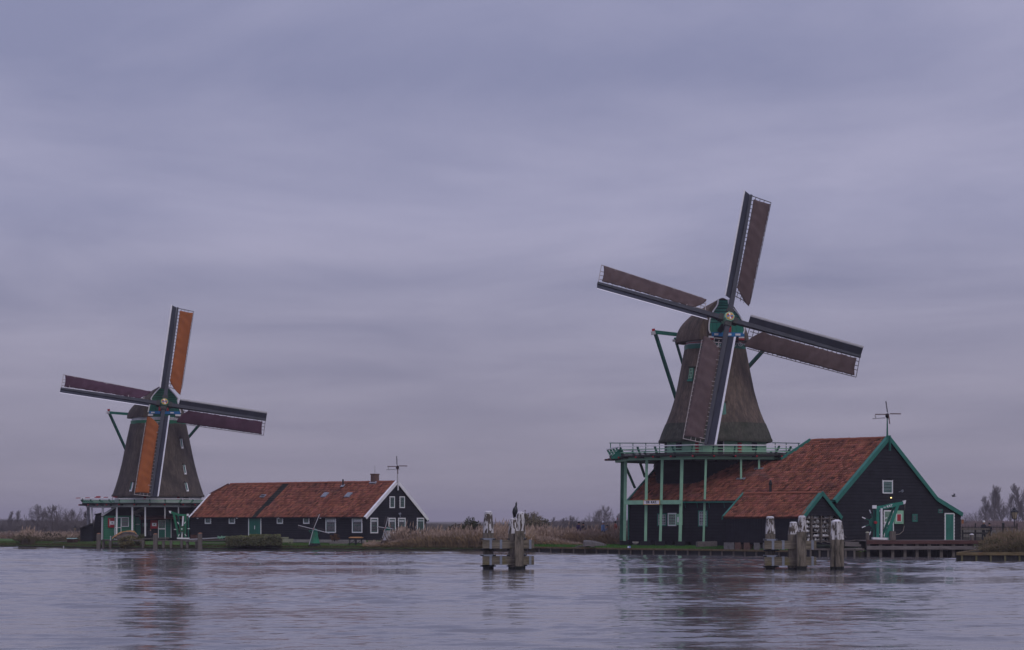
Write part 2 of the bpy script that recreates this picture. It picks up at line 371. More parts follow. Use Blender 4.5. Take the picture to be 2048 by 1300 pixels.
def door(parent, W, px0, py0, px1, py1, leaf, frame=white, fw=.09, boards=4, z0=None, handle=True, jag=False, label=None):
    s0, _ = W.at(px0, py0); s1, _ = W.at(px1, py0); _, z1 = W.at((px0+px1)/2, py0); _, zz = W.at((px0+px1)/2, py1); z0 = zz if z0 is None else z0
    n3 = Vector((W.n.x, W.n.y, 0)); d3 = Vector((W.d.x, W.d.y, 0)); up = Vector((0, 0, 1))
    if s0 > s1: s0, s1 = s1, s0
    def slab(mb, a, b, c, d, o0, o1): mb.frame_box(W.pt((a+b)/2, (c+d)/2, (o0+o1)/2), d3*((b-a)/2), n3*((o1-o0)/2), up*((d-c)/2))
    f = MB(); slab(f, s0, s1, z1-fw, z1, 0, .11); slab(f, s0, s0+fw, z0, z1-fw, 0, .108); slab(f, s1-fw, s1, z0, z1-fw, 0, .108)
    do = obj('door', f, frame, parent, label=label)
    w_ = (s1-s0-2*fw)/boards
    for i in range(boards):
        b = MB(); slab(b, s0+fw+w_*i+.006, s0+fw+w_*(i+1)-.006, z0, z1-fw-.002, .01, .078+.004*(i % 2)); obj('door_board', b, leaf, do)
    if handle:
        h = MB(); slab(h, (s0+s1)/2-.03, (s0+s1)/2+.03, (z0+z1)/2-.1, (z0+z1)/2+.25, .083, .11); obj('handle', h, white, do)
    if jag:
        for i in range(9):
            z = z0+(z1-z0)*(i+.15)/9
            for s in (s0-.06, s1+.015):
                g2 = MB(); slab(g2, s, s+.045, z, z+.15, .05, .11); obj('edge_block', g2, frame, do)
    return do
def in_poly(x, y, poly):
    c = False; n = len(poly)
    for i in range(n):
        x0, y0 = poly[i]; x1, y1 = poly[(i+1) % n]
        if (y0 > y) != (y1 > y) and x < (x1-x0)*(y-y0)/(y1-y0)+x0: c = not c
    return c
def tile_roof(parent, O, u, v, poly, tw=.235, th=.31, seed=1, dark=None, name='roof', mat=tile_m, thick=.12, edge_mat=tile_sh):
    """O origin, u along the eave, v up the slope; poly in (u, v); returns the roof part with its pantiles"""
    O, u, v = Vector(O), Vector(u).normalized(), Vector(v).normalized(); n = u.cross(v).normalized()
    if n.z < 0: n = -n
    mb = MB(); mb.prism([O+u*a+v*b-n*.03 for a, b in poly], -n*thick); ro = obj(name, mb, edge_mat, parent)
    r = random.Random(seed); V = []; Q = []; T = []
    u0 = min(p[0] for p in poly); u1 = max(p[0] for p in poly); v0 = min(p[1] for p in poly); v1 = max(p[1] for p in poly)
    prof = [(0, .0), (.18, .052), (.42, .066), (.66, .03), (.85, .008), (1.04, .012)]
    rows = int((v1-v0)/th)+1; cols = int((u1-u0)/tw)+1
    for j in range(rows):
        sag = .012*math.sin(j*.9+seed)
        for i in range(cols):
            a, b = u0+i*tw, v0+j*th
            if not in_poly(a+tw/2, b+th/2, poly): continue
            da, db, dn = r.uniform(-.01, .01), r.uniform(-.015, .015), r.uniform(-.006, .008)
            wob = .03*mnoise.noise(Vector((a*.35, b*.35, seed)))
            k = r.random(); g = .55+.75*k
            if r.random() < .07: g *= .45
            if r.random() < .05: g *= 1.35
            c = (g, g*(.92+.2*r.random()), g*(.9+.25*r.random()))
            if dark and dark(a+tw/2, b+th/2): c = (.10+.06*k, .30+.15*k, .42+.2*k)
            o = len(V)
            for (x, h) in prof:
                V.append(O+u*(a+da+x*tw)+v*(b+db-.05)+n*(h+.055+dn+wob+sag))
            for (x, h) in prof:
                V.append(O+u*(a+da+x*tw)+v*(b+db+th)+n*(h+.012+dn+wob+sag))
            m = len(prof)
            for (x, h) in prof: V.append(O+u*(a+da+x*tw)+v*(b+db-.05)+n*(h*.6-.01+dn+wob+sag))
            T += [c]*(3*m)
            for q in range(m-1):
                Q.append((o+q, o+q+1, o+m+q+1, o+m+q)); Q.append((o+2*m+q, o+2*m+q+1, o+q+1, o+q))
    np_obj('pantiles', np.array([tuple(p) for p in V]), np.array(Q), mat, ro, kind='stuff', tint=np.array(T))
    return ro
def ridge_tiles(parent, p0, p1, mat=tile_m, step=.38, r=.13, seed=1):
    """one object per half-round ridge tile"""
    p0, p1 = Vector(p0), Vector(p1); L_ = (p1-p0).length; d = (p1-p0).normalized(); n = int(L_/step)
    x = d.cross(Vector((0, 0, 1))).normalized(); y = x.cross(d)
    mb = MB(); rings = []
    for t, rr in ((0, r*1.12), (.05, r*1.12), (step+.03, r)):
        rings.append([Vector((t, math.cos(a)*rr, math.sin(a)*rr*.9)) for a in [PI*k/6 for k in range(7)]])
    vs = [q for g in rings for q in g]; fs = []
    for i in range(2):
        for k in range(6): fs.append((i*7+k, i*7+k+1, i*7+k+8, i*7+k+7))
    me = bpy.data.meshes.new('ridge_tile'); me.from_pydata([tuple(q) for q in vs], [], fs); me.materials.append(mat)
    at = me.attributes.new('tint', 'FLOAT_COLOR', 'POINT'); at.data.foreach_set('color', [1.0, .95, .9, 1]*len(vs)); me.update()
    rr_ = random.Random(seed)
    for i in range(n):
        q = p0+d*(i*step); m = Matrix(((d.x, x.x, y.x), (d.y, x.y, y.y), (d.z, x.z, y.z))).to_4x4(); m.translation = q+y*rr_.uniform(-.012, .012)-y*.02
        share('ridge_tile', me, parent, m)

# ------------------------------------------------------------------ the setting: water, land, banks
water_m = bpy.data.materials.new('river_water'); water_m.use_nodes = True
t = water_m.node_tree; b = t.nodes['Principled BSDF']
b.inputs['Base Color'].default_value = (.10, .096, .104, 1); b.inputs['Roughness'].default_value = .035; b.inputs['IOR'].default_value = 1.333; b.inputs['Specular IOR Level'].default_value = .5
tcn = t.nodes.new('ShaderNodeTexCoord')
def wn(scale, stretch, det, loc=(0, 0, 0)):
    mp = t.nodes.new('ShaderNodeMapping'); mp.inputs['Scale'].default_value = stretch; mp.inputs['Location'].default_value = loc; mp.inputs['Rotation'].default_value = (0, 0, .15); t.links.new(tcn.outputs['Object'], mp.inputs[0])
    n_ = t.nodes.new('ShaderNodeTexNoise'); n_.inputs['Scale'].default_value = scale; n_.inputs['Detail'].default_value = det; n_.inputs['Roughness'].default_value = .55; t.links.new(mp.outputs[0], n_.inputs['Vector']); return n_
def mth(op, a, b_):
    m_ = t.nodes.new('ShaderNodeMath'); m_.operation = op
    for i, v_ in enumerate((a, b_)):
        if isinstance(v_, (int, float)): m_.inputs[i].default_value = v_
        else: t.links.new(v_, m_.inputs[i])
    return m_.outputs[0]
wa = wn(3.2, (.6, 1, 1), 3)
bp = t.nodes.new('ShaderNodeBump'); bp.inputs['Strength'].default_value = 1.0; bp.inputs['Distance'].default_value = 1.0; t.links.new(mth('MULTIPLY', wa.outputs[0], .016), bp.inputs['Height']); t.links.new(bp.outputs[0], b.inputs['Normal'])
# real wavelets between the eye and the far bank, a sum of short crossing waves with calmer and rougher patches
gw = np.random.default_rng(77); rows = [30.0]
while rows[-1] < 235: rows.append(rows[-1]+.13+.0013*rows[-1])
rows = np.array(rows); nc = 440; tt = np.linspace(-1, 1, nc); YY_, TT_ = np.meshgrid(rows, tt, indexing='ij'); XX_ = TT_*(YY_*.245+24); ZZ_ = np.zeros_like(XX_)
NW = 70; lam = np.exp(gw.uniform(np.log(.5), np.log(3.0), NW)); dirs = PI/2+.25+gw.normal(0, .5, NW)
for l_, d_ in zip(lam, dirs):
    k_ = 2*PI/l_; a_ = .070*math.sqrt(2/NW)/k_*(1.0 if l_ < 2.5 else .8); ph_ = gw.uniform(0, 2*PI); keep = np.clip((l_-(.26+.0026*YY_))/(.2*l_), 0, 1)
    ZZ_ += keep*a_*np.sin(k_*(XX_*math.cos(d_)+YY_*math.sin(d_))+ph_+.6*np.sin(.11*XX_+.07*YY_+ph_))
pat = np.zeros_like(XX_)
for q_ in range(9):
    kx, ky, ph_ = gw.uniform(-.10, .10), gw.uniform(.05, .35), gw.uniform(0, 2*PI); pat += np.sin(kx*XX_+ky*YY_+ph_)
wd_ = np.clip((YY_-105)/60, 0, 1); ZZ_ *= np.clip(.85+.24*pat, .30, 1.6)*(1+.9*wd_*wd_*(3-2*wd_))      # ruffled belt below the far bank
nr_ = len(rows); ii = (np.arange(nr_-1)[:, None]*nc+np.arange(nc-1)[None]).ravel(); Q_ = np.stack([ii, ii+1, ii+nc+1, ii+nc], 1)
np_obj('water', np.stack([XX_.ravel(), YY_.ravel(), ZZ_.ravel()], 1), Q_, water_m, kind='structure', smooth=True)
mb = MB(); mb.quad((-900, -60, -.14), (900, -60, -.14), (900, 420, -.14), (-900, 420, -.14)); obj('deep_water', mb, water_m, kind='structure')

grass_m = M('short_grass', (.055, .12, .025), .9, .35, 1.5, (1, 1, 1), .5, spec=.1, patch=((.075, .065, .035), .8, .5, .75, (1, 1, 1)))
field_m = M('winter_field', (.085, .070, .050), .95, .3, .3, (1, 1, 1), .3, spec=.1, patch=((.04, .06, .025), .08, .5, .7, (1, 1, 1)))
earth_m = M('bank_earth', (.038, .031, .024), .95, .4, 2.5, (1, 1, 1), .6, spec=.1, patch=((.05, .055, .02), 1.5, .5, .7, (1, 1, 1)))
def Yw(py): return F*CH/(py-H0)
shore = [(-900, 1091.5), (-300, 1092.5), (0, 1093.5), (120, 1095), (250, 1097.2), (420, 1098.3), (600, 1099.2), (780, 1100), (940, 1101), (1050, 1102.8), (1060, 1103.6), (1250, 1107.2), (1450, 1110.2), (1600, 1113), (1722, 1114)]
SH = [Vector(((px-1024)*Yw(py)/F, Yw(py), 0)) for px, py in shore]
# behind the right jetty the bank runs on, then the foreground quay steps out
SH += [Vector((27.5, 171.5, 0)), Vector((39.5, 171.0, 0)), Vector((40.5, 166.0, 0)), Vector((120, 163, 0)), Vector((400, 160, 0))]
bank_pts = []
mb = MB(); V = []; nS = len(SH)
def zland(p): return .42
for i, p in enumerate(SH):
    q = p.normalized()
    lo_ = i < 9; V += [p+Vector((0, 0, -.6)), Vector((p.x, p.y, .15 if lo_ else .38))+q*.05, Vector((p.x, p.y, .34 if lo_ else .44))+q*.7, Vector((p.x, p.y, .56))+q*9.0, Vector((p.x, p.y, .66))+q*22, q*700+Vector((0, 0, .8)), q*9000+Vector((0, 0, .9))]
for i in range(nS-1):
    for k in range(6):
        a = i*7+k; mb.cur = 0 if k == 0 else (1 if k in (1, 2, 3) else 2); mb.add([], []); mb.f.append((a, a+7, a+8, a+1)); mb.mi.append(mb.cur)
mb.v = [tuple(v) for v in V]
obj('ground', mb, [earth_m, grass_m, field_m], kind='structure')
def Yshore(px):
    k = (px-1024)/F
    for a, c in zip(SH[:-1], SH[1:]):
        ka, kc = a.x/a.y, c.x/c.y
        if ka <= k <= kc:
            t_ = (k-ka)/(kc-ka) if kc > ka else 0; return a.y+(c.y-a.y)*t_
    return 200

# ------------------------------------------------------------------ the right mill and its barn
AR = math.radians(45); dR = Vector((-math.cos(AR), math.sin(AR))); gR = Vector((math.sin(AR), math.cos(AR)))
cR = Vector((648/F*172.7, 172.7))
W_side = Wall(cR, dR, -gR); W_gab = Wall(cR, gR, -dR)
barnR = thing('barn', 'long black barn with red pantiled roof and green bargeboards below the large right windmill', 'barn', (cR.x, cR.y, .9))
zb = 1.02; sL = W_side.s_at(1259); ze = W_side.at(1672, 996)[1]
tA, zA = W_gab.at(1775, 876); tB, zB = W_gab.at(1871, 998); tE, zE = W_gab.at(1921, 1026)
lap_wall(barnR, W_side, [(0, zb), (sL, zb), (sL, ze-.07), (0, ze-.07)], .25, tar, name='side_wall')
lap_wall(barnR, W_gab, [(0, zb), (tE, zb), (tE, zE), (tB, zB), (tA, zA), (0, ze)], .262, tar, name='gable_wall')
d3 = Vector((dR.x, dR.y, 0)); g3 = Vector((gR.x, gR.y, 0)); up = Vector((0, 0, 1))
v_sl = (g3*tA+up*(zA-ze)).normalized(); n_sl = d3.cross(v_sl).normalized()
if n_sl.z < 0: n_sl = -n_sl
Oe = W_side.pt(0, ze, 0)
def on_roof(px, py): return ray_plane(px, py, Oe+n_sl*.1, n_sl)
def uv(p, O, u, v): q = p-O; return (q.dot(u), q.dot(v))
pix = [(1254, 1000.5), (1668, 997), (1770, 876), (1622, 878.5), (1562, 919), (1320, 925)]
polyR = [uv(on_roof(*q), Oe, d3, v_sl) for q in pix]
polyR[0] = (polyR[0][0], -.24); polyR[1] = (-.19, -.24); polyR[2] = (-.19, polyR[2][1]); vr = (polyR[2][1]+polyR[3][1])/2; polyR[2] = (-.19, vr); polyR[3] = (polyR[3][0], vr)
roofR = tile_roof(barnR, Oe, d3, v_sl, polyR, seed=3)
rp = lambda a, b_, h=0: Oe+d3*a+v_sl*b_+n_sl*h
ridge_tiles(roofR, rp(-.2, vr, .03), rp(polyR[3][0], vr, .03), r=.16)
# back slopes, hip and far end
mb = MB(); zr = rp(0, vr).z; lend = sL
pA = lambda s, t_, z: W_gab.pt(t_, z, 0)+d3*s
mb.prism([pA(-.18, tA, zr-.06), pA(-.18, tB, zB-.06), pA(polyR[3][0], tB, zB-.06), pA(polyR[3][0], tA, zr-.06)], (0, 0, -.12))
mb.prism([pA(-.18, tB, zB-.06), pA(-.18, tE, zE-.16), pA(lend, tE, zE-.16), pA(lend, tB, zB-.06)], (0, 0, -.12))
obj('rear_roof', mb, tile_m, roofR)
def bargeboard(parent, W, pts, w, mat, off=.42, th=.06, name='bargeboard'):
    for (s0, z0), (s1, z1) in zip(pts[:-1], pts[1:]):
        a, c = W.pt(s0, z0, off), W.pt(s1, z1, off); dd = (c-a).normalized(); nn = Vector((W.n.x, W.n.y, 0)); dn_ = nn.cross(dd)
        if dn_.z > 0: dn_ = -dn_
        m_ = MB(); m_.prism([a, c, c+dn_*w, a+dn_*w], nn*-th); m_.prism([a-dn_*.05, c-dn_*.05, c, a], nn*-(off+.05)); obj(name, m_, mat, parent)
bargeboard(barnR, W_gab, [(-.38, ze-.18), (tA-.05, zA+.16)], .29, green_teal, off=.24)
bargeboard(barnR, W_gab, [(tA-.05, zA+.16), (tB, zB+.1), (tE+.05, zE-.02)], .29, green_teal, off=.24)
mb = MB(); mb.bar(W_gab.pt(tA-.1, zA-1.0, .29), W_gab.pt(tA-.1, zA+.2, .29), .15, .08, (gR.x, gR.y, 0)); obj('gable_king_post', mb, green_teal, barnR)
# left verge and the stepped hip edge
mb = MB(); a, c = rp(polyR[0][0]+.04, -.42, .06), rp(polyR[5][0]+.04, polyR[5][1], .06)
mb.prism([a, c, c-up*.32, a-up*.32], d3*.07); mb.prism([a+up*.02, c+up*.02, c+up*.02-d3*.22, a+up*.02-d3*.22], up*.07); obj('verge_board', mb, green_teal, roofR)
mb = MB(); mb.bar(rp(*polyR[4], .12), rp(polyR[3][0], vr, .12), .14, .24); obj('hip_board', mb, green_teal, roofR)
mb = MB(); mb.prism([rp(polyR[3][0], vr), rp(*polyR[4]), rp(*polyR[4])+g3*8, rp(polyR[3][0], vr)+g3*.2], d3*.08); obj('hip_end', mb, tar, roofR)
mb = MB(); mb.bar(W_side.pt(-.2, ze-.24, .27), W_side.pt(sL+.1, ze-.24, .27), .1, .1); obj('gutter', mb, green_teal, roofR)
for px in (1372, 1396, 1420, 1450):
    s = W_side.s_at(px); mb = MB(); mb.tube([W_side.pt(s, ze-.2, .3), W_side.pt(s, ze-.35, .12), W_side.pt(s, ze-.7, .06)], .03, 6); obj('gutter_bracket', mb, green_teal, barnR)
mb = MB()
for s0, s1, o in ((0, sL, .05),): mb.frame_box(W_side.pt((s0+s1)/2, zb+.02, -.05), d3*((s1-s0)/2), g3*.12, up*.06)
obj('sill_beam', mb, tar, barnR)
for px in (1262, 1281, 1300, 1318, 1342, 1368, 1392, 1425, 1445):
    s = W_side.s_at(px); q = W_side.pt(s, .78, -.05); mb = MB(); mb.frame_box(q, d3*.3, g3*.25, up*.3); obj('plinth_block', mb, tar, barnR)
mb = MB(); mb.prism([pA(sL, 0, zb), pA(sL, tE, zb), pA(sL, tE, zE), pA(sL, tB, zB), pA(sL, 3.2, zB+1.6), pA(sL, 0, ze)], -d3*.1); obj('far_wall', mb, tar, barnR)
mb = MB(); mb.frame_box(W_side.pt(sL+.03, (zb+ze)/2-.2, .06), d3*.05, g3*.08, up*((ze-zb)/2+.2)); obj('corner_board', mb, green_teal, barnR)
window(barnR, W_side, 1316, 1027, 1334.4, 1052, green_teal, offwhite, 3, 4, name='window', label='closed green framed window with grey glass', inner=M('grey_blind', (.17, .18, .2), .9))
window(barnR, W_side, 1337, 1026, 1353.6, 1052, white, green_lt, 3, 4, label='white framed window with green lattice beside an open shutter')
window(barnR, W_side, 1397.6, 1021, 1416, 1053, green_teal, offwhite, 3, 5, label='tall green framed window with grey glass', inner=MATS['grey_blind'])
def shutter(parent, W, px0, py0, px1, py1, mat, inset=None, imat=None, off=.12, frame2=None):
    s0, z1 = W.at(px0, py0); s1, z0 = W.at(px1, py1); n3 = Vector((W.n.x, W.n.y, 0)); dd = Vector((W.d.x, W.d.y, 0))
    m_ = MB(); m_.frame_box(W.pt((s0+s1)/2, (z0+z1)/2, off), dd*((s1-s0)/2), n3*.03, up*((z1-z0)/2)); so_ = obj('shutter', m_, mat, parent)
    if inset:
        a, b_, c, d_ = inset
        if frame2:
            m_ = MB(); m_.frame_box(W.pt(s0+(s1-s0)*(a+b_)/2, z0+(z1-z0)*(c+d_)/2, off+.035), dd*(abs(s1-s0)*(b_-a)/2+.09), n3*.006, up*((z1-z0)*(d_-c)/2+.03)); obj('notice_border', m_, frame2, so_)
        m_ = MB(); m_.frame_box(W.pt(s0+(s1-s0)*(a+b_)/2, z0+(z1-z0)*(c+d_)/2, off+.043), dd*(abs(s1-s0)*(b_-a)/2), n3*.006, up*((z1-z0)*(d_-c)/2)); obj('notice', m_, imat, so_)
    return so_
shutter(barnR, W_side, 1353.8, 1027.6, 1366.6, 1050, green_lt, (.25, .6, .25, .72), white)
window(barnR, W_gab, 1764, 961, 1783, 987, white, green_teal, 6, 5, fw=.08, label='small upper gable window with green sash and white frame', jag=True, inner=MATS['grey_blind'])
window(barnR, W_gab, 1766, 1020.5, 1785.5, 1046, white, green_lt, 6, 6, label='lattice window behind the crane')
door(barnR, W_gab, 1766, 1046.6, 1785.5, 1081, green_teal, white, z0=zb, handle=False, label='green door half hidden by the crane')
shutter(barnR, W_gab, 1786.5, 1021, 1804, 1047.6, green_lt, (.25, .68, .2, .72), red, frame2=white)
window(barnR, W_gab, 1823, 1028, 1833, 1043.6, green_teal, green_teal, 2, 2, label='small green framed window')
window(barnR, W_gab, 1875, 1018, 1883.6, 1026, green_teal, None, fw=.06, label='tiny square window under the low eave', inner=MATS['grey_blind'])
door(barnR, W_gab, 1888, 1026, 1906.5, 1081, green_teal, white, z0=zb, jag=True, handle=False, label='narrow green door with white toothed edging')
# lit lamp, floodlight
lampm = bpy.data.materials.new('lit_bulb'); lampm.use_nodes = True; _b = lampm.node_tree.nodes['Principled BSDF']; _b.inputs['Emission Color'].default_value = (1, .75, .3, 1); _b.inputs['Emission Strength'].default_value = 2.2; _b.inputs['Base Color'].default_value = (.8, .6, .3, 1)
q = W_gab.pt(*W_gab.at(1778, 995.5), .2); mb = MB(); mb.ell(q, .065, .065, .05); wlamp = obj('bulb', mb, lampm, barnR, smooth=True)
mb = MB(); mb.box(q.x-.14, q.x+.14, q.y-.02, q.y+.14, q.z+.07, q.z+.11); mb.bar(q+up*.08, W_gab.pt(*W_gab.at(1778, 993), 0), .05); obj('lamp_hood', mb, iron, barnR)
q = W_gab.pt(*W_gab.at(1799, 982), .28); mb = MB(); mb.frame_box(q, (.08, 0, .05), (0, .05, .02), (-.03, -.02, .07)); mb.bar(q, W_gab.pt(*W_gab.at(1797, 984), 0), .05); obj('floodlight', mb, metal, barnR)
# stove pipe on the roof, smoke
q = on_roof(1541, 985); mb = MB(); mb.tube([q-up*.2, q+up*.62], .1, 10); mb.tube([q+up*.55, q+up*.62, q+up*.7, q+up*.9], [.1, .15, .15, .08], 10); mb.tube([q+up*.9, q+up*1.0], [.12, .03], 10); obj('stove_pipe', mb, iron, roofR, smooth=True)
pipe_top = q+up*1.0

# ------------------------------------------------------------------ the shed in front of the barn
cS = cR-gR*4.55-dR*.22; W_ss = Wall(cS, dR, -gR); W_sg = Wall(cS, gR, -dR)
shed = thing('shed', 'small black shed with red pantiled roof and open shelved end between barn and water', 'shed', (cS.x, cS.y, .9))
zs0 = 1.0; zse = W_ss.at(1608, 1030.5)[1]; tS = 2.3; zsr = CH+(H0-986.5)*(cS.y+gR.y*tS)/F
sSL = W_ss.s_at(1453)
mbw = MB(); mbw.prism([W_ss.pt(0, zs0, 0), W_ss.pt(sSL, zs0, 0), W_ss.pt(sSL, zse, 0), W_ss.pt(0, zse, 0)], g3*.12); sw = obj('side_wall', mbw, tar2, shed)
r_ = random.Random(5); s = 0.0
while s < sSL-.05:
    w_ = min(r_.uniform(.24, .32), sSL-s); m_ = MB(); m_.frame_box(W_ss.pt(s+w_/2, (zs0+zse)/2, .03+r_.uniform(0, .012)), d3*(w_/2-.006), g3*.02, up*((zse-zs0)/2)); obj('board', m_, tar, sw); s += w_
lap_wall(shed, W_sg, [(0, zse-.05), (tS*2, zse-.05), (tS, zsr-.05)], .22, tar, name='gable_wall')
v_ss = (g3*tS+up*(zsr-zse)).normalized(); Os = W_ss.pt(0, zse, 0); n_ss = d3.cross(v_ss); n_ss = n_ss if n_ss.z > 0 else -n_ss
vl = math.hypot(tS, zsr-zse)
polyS = [(sSL+.2, -.22), (-.2, -.22), (-.2, vl), (sSL+.2, vl)]
roofS = tile_roof(shed, Os, d3, v_ss, polyS, seed=8, tw=.225, th=.28)
rs = lambda a, b_, h=0: Os+d3*a+v_ss*b_+n_ss*h
ridge_tiles(roofS, rs(-.2, vl, .04), rs(sSL+.2, vl, .04), r=.15)
mb = MB(); q0, q1 = rs(-.2, vl), rs(sSL+.2, vl); e_ = g3*(tS+.25)-up*(zsr-zse+.18); mb.prism([q0, q1, q1+e_, q0+e_], (0, 0, -.1)); obj('rear_roof', mb, tile_m, roofS)
bargeboard(shed, W_sg, [(-.2, zse-.14), (tS, zsr+.12)], .24, green_teal, off=.24)
bargeboard(shed, W_sg, [(tS, zsr+.12), (2*tS+.2, zse-.14)], .24, green_teal, off=.24)
mb = MB(); a, c = rs(sSL+.22, -.24, .08), rs(sSL+.22, vl+.02, .1); mb.prism([a, c, c-up*.26, a-up*.26], d3*.06); mb.prism([a, c, c-d3*.16, a-d3*.16], up*.06); obj('verge_board', mb, green_teal, roofS)
mb = MB(); mb.prism([W_ss.pt(sSL, zs0, 0), W_ss.pt(sSL, zse, 0), W_ss.pt(sSL, zse, 0)+g3*tS+up*(zsr-zse), W_ss.pt(sSL, zse, 0)+g3*2*tS, W_ss.pt(sSL, zs0, 0)+g3*2*tS], -d3*.1); obj('far_wall', mb, tar, shed)
mb = MB(); mb.prism([W_sg.pt(0, zs0, 0)+d3*2.2, W_sg.pt(2*tS, zs0, 0)+d3*2.2, W_sg.pt(2*tS, zse, 0)+d3*2.2, W_sg.pt(0, zse, 0)+d3*2.2], d3*.05)
mb.prism([W_sg.pt(0, zs0, 0), W_sg.pt(2*tS, zs0, 0), W_sg.pt(2*tS, zs0, 0)+d3*sSL, W_sg.pt(0, zs0, 0)+d3*sSL], (0, 0, -.12)); obj('inner_wall', mb, tar2, shed)
for t_ in (.06, 1.2, 2.4, 3.5, 4.5):
    m_ = MB(); m_.frame_box(W_sg.pt(t_, (zs0+zse)/2, -.03), g3*.075, d3*.075, up*((zse-zs0)/2)); obj('post', m_, tar if t_ < 1 else wood_gr, shed)
chalk = M('chalk_lumps', (.66, .65, .67), .9, .25, 5, bump=.4)
rr2 = random.Random(3)
for k in range(6):
    z = zs0+.1+k*(zse-zs0-.15)/5.6
    m_ = MB(); m_.frame_box(W_sg.pt(2.3, z, -.5), g3*2.2, d3*.42, up*.035); sh_ = obj('shelf', m_, wood_h if k % 2 else wood_gr, shed)
    m_ = MB()
    for i in range(46):
        tt = .15+rr2.random()*4.2; rad = rr2.uniform(.05, .11)
        m_.ell(W_sg.pt(tt, z+.03+rad*.8+(.1 if rr2.random() < .3 else 0), -.12-rr2.random()*.4), rad*1.3, rad, rad, 5, 3, Matrix.Rotation(rr2.random()*3, 3, 'Z'))
    o_ = obj('chalk_lumps', m_, chalk, sh_, kind='stuff')
for t0, t1 in ((.9, 3.0), (2.2, 4.3), (3.1, 4.9)):
    m_ = MB(); m_.bar(W_sg.pt(t0, zse-.1, .12), W_sg.pt(t1, zs0+.35, .5), .03); obj('stay_rod', m_, wood_h, shed)
for px in (1452, 1461, 1474, 1492, 1512, 1530, 1560, 1590):
    s = W_ss.s_at(px+2); m_ = MB(); m_.frame_box(W_ss.pt(s, .72, -.15), d3*.28, g3*.2, up*.27); obj('plinth', m_, brick_m if px % 3 else stone, shed)
# flap / landing stage timbers in front of the open shed end
lf = thing('loading_platform', 'low dark timber landing platform with pale planks at the open end of the shed', 'platform', (W_sg.pt(2.3, .5, 1.2)))
a = W_sg.pt(.3, 1.0, .5); 
m_ = MB(); m_.frame_box(W_sg.pt(3.2, .96, .75), g3*2.6, d3*.65, up*.05); obj('deck', m_, tar, lf)
for i, (t0, t1, z, o) in enumerate(((.2, 2.6, 1.22, .5), (1.9, 4.9, 1.12, .9), (2.6, 5.4, 1.05, 1.2), (3.3, 5.9, 1.18, 1.0))):
    m_ = MB(); m_.bar(W_sg.pt(t0, z-.1, o), W_sg.pt(t1, z, o), .09, .05); obj('plank', m_, wood_h if i % 2 else iron, lf)

# weather vanes shaped like little mills
def vane(label, px, ybase, yhub, Y, pole, arm, up_ang, tilt=0):
    b0 = P(px, ybase, Y); t_ = thing('weather_vane', label, 'weather vane', b0, 'mill-shaped weather vanes on the gables')
    hb = P(px, yhub, Y)
    m_ = MB(); m_.bar(b0-up*.1, hb-up*.2, .14, .14, (1, 0, 0), w1=.07); obj('pole', m_, pole, t_)
    m_ = MB(); m_.ell(hb-up*.12, .16, .22, .2, 8, 5); m_.tube([hb+Vector((0, -.35, 0)), hb+Vector((0, .2, 0))], .05, 6); obj('head', m_, iron, t_)
    L_ = arm
    ang0 = math.radians(up_ang)
    for k, (dx, dz) in enumerate(((math.sin(-ang0), math.cos(ang0)), (1, -.01), (math.sin(ang0), -math.cos(ang0)), (-1, .0))):
        dvec = Vector((dx, 0, dz)); m_ = MB(); h2 = hb+Vector((0, -.36, 0)); ln = L_*(.78 if k == 2 else 1)
        m_.bar(h2, h2+dvec*ln, .035, .03, (0, 1, 0)); pr = dvec.cross(Vector((0, 1, 0))); m_.bar(h2+dvec*ln*.15+pr*.05, h2+dvec*ln+pr*.05, .04, .015, (0, 1, 0)); obj('sail', m_, wood_rb if k != 0 else iron, t_)
    m_ = MB(); m_.bar(hb+Vector((-.15, .1, -.28)), hb+Vector((-1.1, .4, -.33)), .05, .07); m_.bar(hb+Vector((-.85, .3, -.3)), hb+Vector((-.9, .32, -.05)), .1, .02, (0, 1, 0)); m_.bar(hb+Vector((-.1, 0, -.3)), hb+Vector((.22, 0, -.3)), .06, .05); obj('tail', m_, offwhite, t_)
vane('small mill-shaped weather vane on a green pole on the peak of the right barn gable', 1774.5, 874, 828.5, W_gab.pt(tA, 0, .45).y, green_dk, 1.02, 8)

